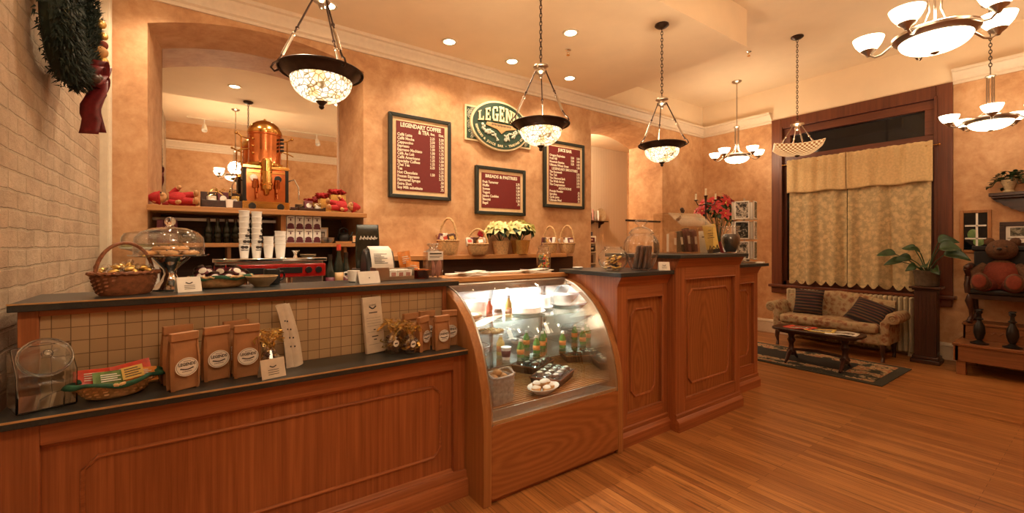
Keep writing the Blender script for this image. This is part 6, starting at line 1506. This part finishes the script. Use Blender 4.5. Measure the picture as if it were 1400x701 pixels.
# postcard rack
t = thing('postcard_rack', 'wire spinner rack of black-and-white postcards on the far worktop', 'postcard rack', (4.74, 2.37, CZ), rz=.25, s=1.15)
lpart(MB().lathe([(0, 0), (.10, 0), (.10, .012), (.02, .02), (.014, .03), (0, .03)], 24).cyl((0, 0, .02), (0, 0, .60), .008, n=10), 'stand', 'nickel', t)
for f in range(4):
    a = f * pi / 2; T = TX(rz=a)
    b = MB()
    for k in range(3):
        z = .035 + k * .185
        b.tube([(-.065, -.085, z), (.065, -.085, z), (.065, -.085, z + .165), (-.065, -.085, z + .165)], .003, 5, True, T=T).tube([(-.065, -.10, z), (.065, -.10, z), (.065, -.085, z), (-.065, -.085, z)], .0025, 5, True, T=T)
    fr = lpart(b, 'wire_face', 'nickel', t)
for f in range(4):
    for k in range(3):
        z = .035 + k * .185; a = f * pi / 2 + .25
        T = TX(rz=a)
        p = T @ V((0, -.092, z + .004))
        lb = ['front', 'right', 'rear', 'left'][f]; lv = ['bottom', 'middle', 'top'][k]
        o = thing('postcard', 'black-and-white postcard in the %s tier of the rack, %s face' % (lv, lb), 'postcard', (4.74 + p.x * 1.15, 2.37 + p.y * 1.15, CZ + p.z * 1.15), rz=a, s=1.15)
        lpart(MB().box(-.058, .058, -.002, .002, 0, .160), 'card', 'white', o); lpart(MB().box(-.052, .052, -.003, -.0015, .007, .153), 'picture', ('photo_a', 'photo_b', 'photo_a', 'photo_b')[(f + k) % 4], o)
t = thing('leaflet_stack', 'flat white leaflets at the right edge of the far worktop', 'leaflets', (4.82, 2.25, CZ), rz=.3)
for k in range(3): lpart(MB().box(-.07 + k * .004, .07 + k * .004, -.04, .04, k * .004, k * .004 + .0035), 'leaflet', 'white', t)
t = thing('steel_box', 'small grey metal box beside the postcard rack', 'box', (4.27, 2.33, CZ), rz=.2)
lpart(MB().box(-.05, .05, -.035, .035, 0, .045), 'box', 'steel', t, bevel=.004); lpart(MB().box(-.052, .052, -.037, .037, .034, .046), 'lid', 'nickel', t, bevel=.003)
# tall side cabinet in the corner behind the counter end (carries candelabra and poinsettias)
t = thing('side_cabinet', 'dark tall side cabinet behind the counter end, carrying the red poinsettias', 'cabinet', (5.38, 3.1, 0))
lpart(MB().box(-.45, .40, -.25, .25, 0, 1.28), 'body', 'dark_wood_z', t, bevel=.006); lpart(MB().box(-.47, .42, -.27, .27, 1.28, 1.315), 'top', 'dark_wood', t, bevel=.006)
lpart(MB().box(-.42, -.04, -.262, -.248, .08, 1.2).box(-.01, .37, -.262, -.248, .08, 1.2), 'door', 'dark_wood_z', t, bevel=.004)
KZ = 1.3155
pr = poinsettia((5.50, 3.08, KZ), 'large red poinsettia and ribbon arrangement behind the postcard rack', .40, .34, .46, 'bract_red', 22, 31, 'red_ribbon', potr=.12, poth=.22)
bb = MB(); rbb = random.Random(6)
for k in range(40):
    a = rbb.uniform(0, 6.3); q = rbb.uniform(.05, .32); bb.ell((5.50 + q * cos(a), 3.08 + q * sin(a) * .7, KZ + .32 + rbb.uniform(-.05, .42)), .013, nu=8, nv=6)
part(bb, 'berry_spray', 'gold', pr)['kind'] = 'stuff'
t = thing('candelabra', 'three-armed candelabra with cream candles behind the clear bin', 'candelabra', (5.06, 3.0, KZ), rz=-.75)
lpart(MB().lathe([(0, 0), (.07, 0), (.072, .01), (.03, .025), (.014, .05), (.022, .07), (.011, .10), (.020, .13), (.010, .17), (.009, .40), (.016, .42), (.009, .44), (.009, .66), (.018, .68), (.010, .70), (.016, .77), (.026, .785), (.012, .79), (0, .79)], 20), 'stem', 'bronze', t)
for sx in (-1, 1):
    ar = lpart(MB().tube([(0, 0, .69), (sx * .05, 0, .665), (sx * .095, 0, .675), (sx * .115, 0, .72)], .006, 8).lathe([(.006, 0), (.026, .012), (.022, .018), (0, .016)], 16, T=TX(sx * .115, 0, .718)), 'arm', 'bronze', t)
for x, z in ((-.115, .435), (0, .49), (.115, .435)):
    c = tag(lpart(MB().cyl((0, 0, 0), (0, 0, .085 if x == 0 else .075), .011, n=14), 'candle', 'flame', None), ['cream candle on the left arm of the candelabra', 'cream candle on the middle of the candelabra', 'cream candle on the right arm of the candelabra'][1 if x == 0 else (0 if x < 0 else 2)], 'candle')
    c.location = (5.06 + x * cos(-.75), 3.0 + x * sin(-.75), KZ + z + .30); lpart(MB().cyl((0, 0, .074), (0, 0, .095), .0015, n=5), 'wick', 'ink', c)
t = thing('open_booklet', 'open pale booklet lying on the side cabinet by the candelabra', 'booklet', (5.12, 2.90, KZ), rot=(.25, -.2, .4))
lpart(MB().grid(lambda u, v: ((u - .5) * .24, (v - .5) * .16, .045 + .03 * abs(u - .5) + .01 * sin(u * 9)), 11, 4), 'pages', 'white', t, solid=.008, sharp=60)

# ------------------------------------------------------------------ beyond the arched doorway
t = thing('bracket_shelf', 'small dark wall shelf with knick-knacks beyond the arched doorway', 'shelf', (6.85, 6.52, 1.98))
lpart(MB().box(-.30, .24, -.10, .08, 0, .022), 'board', 'dark_wood', t, bevel=.003)
for x in (-.17, .13): lpart(MB().prism([(.08, 0), (.08, -.13), (.05, -.12), (.03, -.06), (-.06, -.03), (-.07, 0)], 'x', x - .012, x + .012), 'bracket', 'dark_wood', t)
for k, (x, h, r, m) in enumerate(((-.24, .20, .03, 'pot'), (-.16, .24, .028, 'pink'), (-.08, .20, .035, 'steel'), (.0, .22, .03, 'china'))):
    lb = ['dark pottery jug at the left end of the bracket shelf', 'pinkish pottery vase on the bracket shelf', 'silver grey pot on the bracket shelf', 'white vase on the bracket shelf'][k]
    o = thing('vase', lb, 'vase', (6.85 + x, 6.50, 2.0025)); lpart(MB().lathe([(0, 0), (r * .7, 0), (r, h * .35), (r * .6, h * .75), (r * .7, h), (r * .55, h), (r * .4, h * .7), (0, h * .3)], 18), 'body', m, o); lpart(MB().tube([(r * .6, 0, h * .85), (r * 1.5, 0, h * .75), (r * 1.4, 0, h * .45), (r * .9, 0, h * .4)], .005, 6), 'handle', m, o)
o = thing('round_plate', 'large round cream plate standing at the right of the bracket shelf', 'plate', (6.99, 6.535, 2.0025), rot=(-.1, 0, 0)); lpart(MB().lathe([(0, 0), (.09, 0), (.14, .012), (.14, .016), (.09, .006), (0, .006)], 34, T=TX(0, 0, .14, rx=pi / 2)), 'plate', 'cream_cloth', o)
t = thing('magazine_rack', 'white tiered shelf of dark boxes beyond the arched doorway', 'rack', (6.0, 6.1, 0))
lpart(MB().box(-.24, -.22, -.14, .14, 0, 1.66).box(.22, .24, -.14, .14, 0, 1.66), 'side', 'white_paint', t, bevel=.003)
for z in (.9, 1.12, 1.34, 1.52): lpart(MB().box(-.22, .22, -.14, .14, z, z + .018), 'board', 'white_paint', t, bevel=.002)
for (x, z, m, w_, h, lb) in ((-.05, 1.6585, 'navy', .36, .08, 'long blue box on top of the tiered shelf'), (-.1, 1.539, 'black', .18, .09, 'black box at the left of the top tier'), (.11, 1.539, 'wine', .16, .10, 'plum box at the right of the top tier'), (-.1, 1.359, 'dark_bottle', .2, .13, 'dark box at the left of the second tier'), (.12, 1.359, 'black', .15, .12, 'black box at the right of the second tier'), (-.02, 1.139, 'choc', .34, .16, 'brown box filling the third tier'), (-.02, .919, 'navy', .34, .16, 'dark blue box filling the lowest tier')):
    if z > 1.65: z = 1.5385 + .125
    o = thing('storage_box', lb, 'box', (6.0 + x, 6.06, z)); lpart(MB().box(-w_ / 2, w_ / 2, -.10, .10, 0, h - .002), 'box', m, o, bevel=.004); lpart(MB().box(-.03, .03, -.102, -.099, h * .4, h * .65), 'tag', 'paper', o)

# ------------------------------------------------------------------ window corner
def wave_curtain(y0, y1, z0, z1, n, seed, scallop=0, x=XR - .10, amp=.034):
    rr = random.Random(seed); ph = [rr.uniform(0, 6) for _ in range(3)]
    def f(u, v):
        y = y0 + (y1 - y0) * u
        d = amp * (.35 + .65 * (1 - v)) * (sin(y * 21 + ph[0]) + .5 * sin(y * 37 + ph[1]) + .4 * sin(y * 11 + ph[2]))
        z = z0 + (z1 - z0) * v
        if scallop: z -= scallop * abs(sin((y - y0) * pi / .135)) * (1 - v)
        return (x + d, y, z)
    return MB().grid(f, n, 26)
t = thing('lace_curtain', 'left lace curtain panel with a scalloped hem in the big window', 'curtain', (XR - .10, 2.75, .9))
part(wave_curtain(2.40, 3.17, .93, 2.80, 120, 1, .065), 'lace', 'lace', t, sharp=80)
t = thing('lace_curtain', 'right lace curtain panel with a scalloped hem, behind the pedestal plant', 'curtain', (XR - .10, 1.92, .9))
part(wave_curtain(1.47, 2.385, .93, 2.80, 140, 2, .065), 'lace', 'lace', t, sharp=80)
for (y0, y1, lb, sd) in ((2.39, 3.19, 'left half of the gathered cream valance over the lace curtains', 5), (1.45, 2.38, 'right half of the gathered cream valance over the lace curtains', 6)):
    t = thing('valance', lb, 'valance', (XR - .14, (y0 + y1) / 2, 2.32))
    def vf(u, v, y0=y0, y1=y1, sd=sd):
        y = y0 + (y1 - y0) * u
        d = .016 * (sin(y * 26 + sd) + .6 * sin(y * 47 + sd * 2)) * (.5 + .6 * v)
        return (XR - .155 + d, y, 2.325 + .535 * v + .003 * sin(y * 90) * (v > .9) + .010 * sin(y * 13 + sd) * (1 - v))
    part(MB().grid(vf, 130, 20), 'cloth', 'valance', t, solid=.003, sharp=80)
t = thing('curtain_rod', 'thin brass curtain rod across the big window', 'curtain rod', (XR - .125, 2.32, 2.79))
part(MB().cyl((XR - .127, 1.40, 2.80), (XR - .127, 3.26, 2.80), .006, n=10), 'rod', 'brass', t)
part(MB().ell((XR - .127, 1.395, 2.80), .014).ell((XR - .127, 3.265, 2.80), .014), 'finial', 'brass', t); part(MB().cyl((XR - .127, 1.42, 2.80), (XR - .05, 1.42, 2.80), .006, n=8).cyl((XR - .127, 3.24, 2.80), (XR - .05, 3.24, 2.80), .006, n=8), 'bracket', 'brass', t)
# radiator
t = thing('radiator', 'cream cast-iron radiator under the window, behind the sofa', 'radiator', (7.76, 2.4, 0))
y = 1.66; k = 0
while y < 3.17:
    b = MB().grid(lambda u, v: (7.76 + .075 * cos(2 * pi * u) * (1 + .04 * cos(v * 26)), y + .027 * sin(2 * pi * u), .07 + .70 * v), 14, 12, cu=True).ell((7.76, y, .77), .075, .027, .022, 14, 8).ell((7.76, y, .07), .075, .027, .022, 14, 8)
    if k in (0, 26): b.cyl((7.76, y, .0), (7.76, y, .08), .02, n=10)
    part(b, 'column', 'radiator', t, sharp=60); y += .0555; k += 1
part(MB().cyl((7.76, 1.64, .72), (7.76, 3.16, .72), .018, n=10).cyl((7.76, 1.64, .13), (7.76, 3.16, .13), .018, n=10).cyl((7.76, 1.68, 0), (7.76, 1.68, .1), .022, n=10).cyl((7.76, 3.12, 0), (7.76, 3.12, .1), .022, n=10), 'pipe', 'radiator', t)
# rug, sofa, table
t = thing('floor_rug', 'dark floral woven rug under the coffee table', 'rug', (6.36, 2.5, 0.0005))
lpart(MB().box(-.54, .56, -1.02, .95, 0, .010), 'border', 'rug_edge', t, bevel=.003); lpart(MB().box(-.46, .48, -.92, .86, .009, .0125), 'floral_band', 'rug', t); lpart(MB().box(-.22, .24, -.60, .56, .012, .0140), 'dark_field', 'rug_mid', t)
RZ = .0125
t = thing('sofa', 'small camelback sofa in floral brocade with rolled arms, below the window', 'sofa', (7.25, 2.38, 0))
Y0, Y1 = -.66, .70
b = MB().box(-.25, .30, Y0 + .06, Y1 - .06, .21, .36); lpart(b, 'seat_base', 'floral', t, bevel=.03, seg=3)
lpart(MB().box(-.29, .20, Y0 + .10, Y1 - .10, .35, .475), 'seat_cushion', 'floral', t, bevel=.045, seg=4)
def camel(y): return .745 + .085 * cos(pi * y / 1.36) ** 2
bk = MB(); ny = 28
F = []
for k in range(ny + 1):
    y = Y0 + .04 + (Y1 - Y0 - .08) * k / ny; F.append(y)
prof = lambda y: [(.14, y, .30), (.19, y, camel(y) - .06), (.205, y, camel(y) - .015), (.235, y, camel(y)), (.27, y, camel(y) - .02), (.285, y, camel(y) - .06), (.29, y, .22), (.14, y, .22)]
vs = []; fs = []
for y in F: vs += prof(y)
for k in range(ny):
    for j in range(8): fs.append((k * 8 + j, k * 8 + (j + 1) % 8, (k + 1) * 8 + (j + 1) % 8, (k + 1) * 8 + j))
fs += [tuple(range(8)), tuple(ny * 8 + j for j in range(8))]
lpart(bk.add(vs, fs), 'backrest', 'floral', t, sharp=70)
for s_, yy in ((-1, Y0), (1, Y1)):
    P = [(yy - s_ * .09, .22), (yy + s_ * .0, .22), (yy + s_ * .0, .44)] + [(yy + s_ * (.035 + .075 * cos(RAD(q))), .565 + .075 * sin(RAD(q))) for q in range(-110, 181, 24)] + [(yy - s_ * .09, .50)]
    lpart(MB().prism(P, 'x', -.24, .24), 'arm', 'floral', t, bevel=.018, seg=3, sharp=60)
    lpart(MB().tube([(-.245, yy + s_ * (.035 + .05 * (1 - k / 22) * cos(k * .55)), .565 + .05 * (1 - k / 22) * sin(k * .55)) for k in range(18)], .008, 6), 'scroll', 'floral', t)
for x in (-.22, .24):
    for yy in (Y0 + .06, Y1 - .06): lpart(MB().tube([(x, yy, .215), (x - .02, yy, .14), (x + .006, yy, .06), (x - .015, yy, .0)], [.032, .028, .016, .022], 10), 'leg', 'dark_wood_z', t)
def cushion(loc, rot, label, s=.38):
    t = thing('cushion', label, 'cushion', loc, rot=rot)
    def f(u, v, sg):
        x, z = 2 * u - 1, 2 * v - 1; k = max(0, (1 - x ** 4) * (1 - z ** 4)) ** .5
        pin = 1 - .10 * (1 - abs(x)) * 0 - .07 * (1 - x * x) * z * z - .07 * (1 - z * z) * x * x
        return (x * s / 2 * pin, sg * .062 * k, z * s / 2 * pin)
    lpart(MB().grid(lambda u, v: f(u, v, 1), 16, 16).grid(lambda u, v: f(u, v, -1), 16, 16), 'cover', 'stripe', t, sharp=70)
cushion((7.32, 2.72, .650), (-.28, 0, -pi / 2 + .05), 'dark striped cushion upright at the left end of the sofa')
cushion((7.24, 1.98, .590), (-.85, .30, -pi / 2 - .05), 'dark striped cushion slumped against the right arm of the sofa', .42)
t = thing('coffee_table', 'low dark coffee table with splayed pedestal legs on the rug', 'coffee table', (6.17, 2.2, RZ), rz=.08)
b = MB()
n_ = 40; P = []
for k in range(n_):
    a = 2 * pi * k / n_; e = lambda c: (abs(c) ** .45) * (1 if c > 0 else -1); P.append((.23 * e(cos(a)), .47 * e(sin(a))))
lpart(b.prism(P, 'z', .405, .432), 'tabletop', 'dark_wood', t, bevel=.006)
lpart(MB().prism([(x * .82, y * .86) for x, y in P], 'z', .375, .405), 'apron', 'dark_wood', t)
for yy in (-.28, .28):
    pd = lpart(MB().lathe([(0, .07), (.035, .08), (.055, .12), (.03, .17), (.026, .22), (.048, .27), (.03, .31), (.05, .375), (0, .376)], 20, T=TX(0, yy, 0)), 'pedestal', 'dark_wood_z', t)
    for sx in (-1, 1): lpart(MB().tube([(sx * .02, yy, .13), (sx * .09, yy, .105), (sx * .16, yy, .045), (sx * .215, yy, .014)], [.026, .024, .019, .014], 10), 'foot', 'dark_wood_z', pd)
lpart(MB().tube([(0, -.28, .15), (0, 0, .17), (0, .28, .15)], .018, 10), 'stretcher', 'dark_wood_z', t)
for k, (x, y, rz, m, lb) in enumerate(((6.13, 1.93, .1, 'white', 'open white newspaper at the right end of the coffee table'), (6.15, 2.38, -.1, 'red_pack', 'red-covered magazine at the left end of the coffee table'), (6.15, 2.16, .2, 'yellow', 'buff magazine in the middle of the coffee table'))):
    o = thing('magazine', lb, 'magazine', (x, y, RZ + .4325), rz=rz)
    lpart(MB().grid(lambda u, v: ((u - .5) * .22, (v - .5) * .30, .006 + .008 * sin(v * 5 + k)), 6, 10), 'pages', m, o, solid=.008, sharp=60)
    lpart(MB().box(-.08, .05, -.11, .02, .0005, .020) if False else MB().grid(lambda u, v: (-.09 + u * .13, -.12 + v * .2, .0112 + .008 * sin((v * .2 - .12 + .15) / .3 * 5 + k)), 4, 8), 'print', 'photo_b', o, solid=.001)
# pedestal with plant
t = thing('plant_pedestal', 'square dark wooden pedestal carrying the big-leafed plant', 'plant stand', (7.52, 1.465, 0), rz=.05)
lpart(MB().box(-.14, .14, -.14, .14, .0, .05).box(-.125, .125, -.125, .125, .05, .09), 'plinth', 'dark_wood_z', t, bevel=.008); lpart(MB().box(-.105, .105, -.105, .105, .09, .92), 'column', 'dark_wood_z', t, bevel=.006)
b = MB()
for k in range(5): b.box(-.08 + k * .036, -.066 + k * .036, -.108, -.104, .14, .88).box(-.108, -.104, -.08 + k * .036, -.066 + k * .036, .14, .88)
lpart(b, 'reeding', 'dark_wood_z', t); lpart(MB().box(-.125, .125, -.125, .125, .92, .94).box(-.15, .15, -.15, .15, .94, .968), 'top', 'dark_wood', t, bevel=.006)
t = thing('potted_plant', 'big-leafed green plant in a stoneware pot on the dark pedestal', 'plant', (7.52, 1.465, .9685))
lpart(MB().lathe([(0, 0), (.105, 0), (.115, .01), (.125, .15), (.132, .165), (.132, .20), (.118, .20), (.112, .16), (0, .155)], 32), 'pot', 'pot', t)
lpart(MB().lathe([(0, .158), (.115, .162), (.0, .170)], 20), 'soil', 'choc', t)
rp = random.Random(12)
def bigleaf(c, d, L, W, droop, roll=0):
    c = V(c); d = V(d).normalized(); s_ = d.cross(V((0, 0, 1))).normalized(); up = s_.cross(d)
    s_, up = s_ * cos(roll) + up * sin(roll), up * cos(roll) - s_ * sin(roll)
    def f(u, v):
        w_ = W * (sin(pi * min(1, v * .97 + .015)) ** .75) * (1 - .35 * v)
        x = (u - .5) * 2
        p = c + d * (L * v) + s_ * (x * w_ / 2) + up * (abs(x) * w_ * .18) - V((0, 0, droop * L * v * v)) 
        return tuple(p)
    return MB().grid(f, 7, 12)
stems = MB()
for k, (ex, ey, ez, L, W, dr) in enumerate(((-.03, .30, .40, .20, .12, .3), (.0, .24, .30, .20, .12, .5), (-.06, .14, .34, .17, .11, .4), (-.05, .05, .42, .16, .10, .2), (-.09, -.02, .28, .18, .12, .7), (-.03, -.12, .48, .24, .15, .5), (-.02, -.16, .40, .26, .17, .6), (.04, -.10, .56, .22, .14, .5), (-.10, .08, .24, .16, .10, .7), (.04, .12, .46, .17, .1, .3), (-.1, -.08, .22, .15, .1, .8))):
    e = V((ex, ey, ez)); stems.tube([(0, 0, .16), tuple(e * .55 + V((0, 0, .10))), tuple(e)], .006, 6)
    d = V((ex * 1.2, ey, .06)); lpart(bigleaf(e, d, L, W * 1.45, dr, (1.0 if ey > 0 else -1.0) * (.75 + .12 * (k % 3))), 'leaf', 'leaf', t, solid=.002, sharp=80)
lpart(stems, 'stems', 'leaf', t)

# ------------------------------------------------------------------ right wall
t = thing('framed_picture', 'small framed glass picture with a window reflection built in, left of the shelf', 'picture', (XR, 1.087, 1.40))
part(MB().box(XR - .028, XR, .95, .985, 1.395, 1.93).box(XR - .028, XR, 1.19, 1.225, 1.395, 1.93).box(XR - .028, XR, .985, 1.19, 1.395, 1.43).box(XR - .028, XR, .985, 1.19, 1.895, 1.93), 'frame', 'oak_lt_z', t, bevel=.005)
part(MB().box(XR - .012, XR, .985, 1.19, 1.43, 1.895), 'pane', 'night', t)
part(MB().box(XR - .016, XR - .011, 1.065, 1.085, 1.435, 1.89).box(XR - .016, XR - .011, .995, 1.18, 1.725, 1.745).box(XR - .016, XR - .011, .995, 1.18, 1.565, 1.582), 'reflected_bars', 'white', t)  # window reflection in the glass, modelled as bars and foliage
part(MB().ell((XR - .012, 1.11, 1.62), .004, .05, .07).ell((XR - .012, 1.06, 1.53), .004, .05, .05), 'reflected_foliage', 'green_pack', t)
t = thing('framed_picture', 'dark-framed landscape print under the scalloped shelf', 'picture', (XR, .60, 1.46))
part(MB().box(XR - .03, XR, .30, .885, 1.47, 1.52).box(XR - .03, XR, .30, .885, 1.72, 1.77).box(XR - .03, XR, .835, .885, 1.52, 1.72).box(XR - .03, XR, .30, .35, 1.52, 1.72), 'frame', 'dark_wood', t, bevel=.005)
part(MB().box(XR - .014, XR, .35, .835, 1.52, 1.72), 'mount', 'white', t); part(MB().box(XR - .017, XR - .013, .38, .80, 1.60, 1.70), 'print', 'print', t); part(MB().box(XR - .018, XR - .016, .40, .82, 1.572, 1.578), 'print_line', 'ink', t)
t = thing('scalloped_shelf', 'dark wall shelf with a scalloped apron, right of the window', 'shelf', (XR, .55, 2.05))
part(MB().box(XR - .20, XR, .15, .955, 2.075, 2.115).box(XR - .18, XR, .17, .935, 2.05, 2.075), 'board', 'dark_wood', t, bevel=.006)
P = [(.935, 2.05)] + [(.90 - k * .03, 2.01 - .155 * sin(pi / 2 * min(1, k / 10)) + .012 * (k % 2)) for k in range(12)] + [(.50, 1.86), (.50, 2.05)]
part(MB().prism(P, 'x', XR - .10, XR - .075).prism([(1.0 - p[0] + .05, p[1]) for p in P], 'x', XR - .10, XR - .075), 'apron', 'dark_wood', t)
t = thing('potted_ivy', 'trailing ivy in a cream ceramic pot on the scalloped shelf', 'plant', (XR - .10, .80, 2.1155))
lpart(MB().lathe([(0, 0), (.045, 0), (.05, .01), (.035, .03), (.05, .08), (.065, .12), (.07, .15), (.058, .15), (.05, .12), (0, .12)], 24), 'pot', 'cream_cloth', t)
iv = MB(); rv = random.Random(9); sv = MB()
for k in range(14):
    a = 2 * pi * k / 14 + rv.uniform(-.2, .2); R_ = rv.uniform(.10, .19); up = rv.uniform(.05, .17)
    P = [V((R_ * f * cos(a) * .6 - .02 * f, R_ * f * sin(a), .13 + up * sin(f * 2.4) - .10 * f * f)) for f in [q / 6 for q in range(7)]]
    sv.tube(P, .003, 5)
    for p in P[1:]:
        for j in range(2): leaf_mb(iv, p, (cos(a) * .5 + rv.uniform(-1, .6), sin(a) + rv.uniform(-.8, .8), rv.uniform(-.4, .5)), (0, 0, 1), rv.uniform(.04, .065), .045)
lpart(sv, 'stems', 'leaf', t); lpart(iv, 'leaves', 'leaf', t, sharp=60)
# stepped stand with carved chair and bears
t = thing('stepped_platform', 'two-step oak platform against the right wall', 'platform', (7.5, .55, 0))
YA, YZ_ = 1.17, -.35
part(MB().box(7.10, 7.86, YZ_, YA, .33, .365).box(7.50, 7.86, YZ_, YA - .02, .53, .562), 'tread', 'oak_dim', t, bevel=.006)
part(MB().box(7.115, 7.135, YZ_ + .02, YA - .01, .155, .33), 'front_board', 'oak_dim', t, bevel=.004); part(MB().box(7.515, 7.535, YZ_ + .02, YA - .03, .365, .53), 'riser', 'oak_dim', t, bevel=.003)
part(MB().box(7.115, 7.84, YA - .05, YA - .025, .155, .33).box(7.515, 7.84, YA - .05, YA - .03, .33, .53), 'side_board', 'oak_dim', t)
for x in (7.13, 7.76):
    for yy in (YA - .11, YZ_ + .03): part(MB().box(x, x + .08, yy, yy + .08, 0, .33), 'leg', 'oak_dim', t, bevel=.004)
b = MB()
for k in range(7):
    yy = 1.06 - k * .2
    b.tube([(7.512, yy - .06 + .12 * q / 12, .455 + .014 * sin(q * pi / 3)) for q in range(13)], .006, 6)
part(b, 'riser_carving', 'oak_dim', t)
for k, (y, lb) in enumerate(((.965, 'left turned dark footrest post on the lower step'), (.715, 'right turned dark footrest post on the lower step'))):
    o = thing('footrest_post', lb, 'footrest', (7.22, y, .366))
    lpart(MB().lathe([(0, 0), (.075, 0), (.078, .012), (.045, .025), (.022, .045), (.036, .07), (.050, .13), (.045, .20), (.024, .25), (.020, .27), (.036, .285), (.020, .30), (.016, .34), (.028, .36), (.022, .378), (0, .385)], 24), 'turned_post', 'iron', o); lpart(MB().box(-.07, .07, -.025, .025, .381, .395), 'sole_plate', 'iron', o, bevel=.008)
t = thing('carved_chair', 'black carved armchair on the stepped platform, seating two teddy bears', 'chair', (7.66, .60, .5625))
lpart(MB().box(-.21, .17, -.62, .50, .345, .405), 'seat', 'iron', t, bevel=.02, seg=3)
lpart(MB().box(-.20, .16, -.60, .48, .29, .345), 'seat_frame', 'dark_wood', t, bevel=.006)
for (x, y) in ((-.16, .47), (-.16, -.58), (.14, .47), (.14, -.58)):
    lpart(MB().tube([(x, y, .33), (x - .02, y + .015, .26), (x + .0, y, .16), (x + .004, y, .08), (x - .02, y + .01, .03), (x - .03, y + .01, .0)], [.035, .036, .022, .017, .026, .022], 12).ell((x - .03, y + .01, .021), .034, .03, .022, 12, 8), 'leg', 'dark_wood_z', t)
lpart(MB().tube([(-.13, .02, .345), (-.13, .02, .20), (-.13, .02, 0)], .026, 12), 'leg', 'iron', t)
for y in (.49, -.60):
    lpart(MB().tube([(-.19, y, .36), (-.20, y + .01, .46), (-.17, y, .56), (-.22, y + .01, .64), (-.19, y + .005, .67)], [.03, .028, .024, .03, .034], 12).tube([(-.20, y, .665), (-.05, y, .69), (.10, y, .66), (.17, y, .62)], [.034, .03, .03, .028], 12).ell((-.215, y, .665), .042, .036, .04), 'arm', 'dark_wood_z', t)
lpart(MB().box(.135, .185, -.60, .49, .405, .86).box(.125, .195, -.62, .51, .86, .92), 'backrest', 'iron', t, bevel=.015, seg=3)
bear('teddy_bear', 'large brown teddy bear in rust overalls slumped on the carved chair', (7.585, .845, .715), (RAD(-8), 0, RAD(-90)), .98, 'brown_plush', 'rust_plush', None, 'sit', sole='rust_plush')
bear('teddy_bear', 'large teddy bear in a cream outfit beside the brown one, cut by the photo edge', (7.585, .33, .70), (RAD(-6), 0, RAD(-84)), .98, 'brown_plush', 'cream_cloth', None, 'sit', sole='brown_plush')
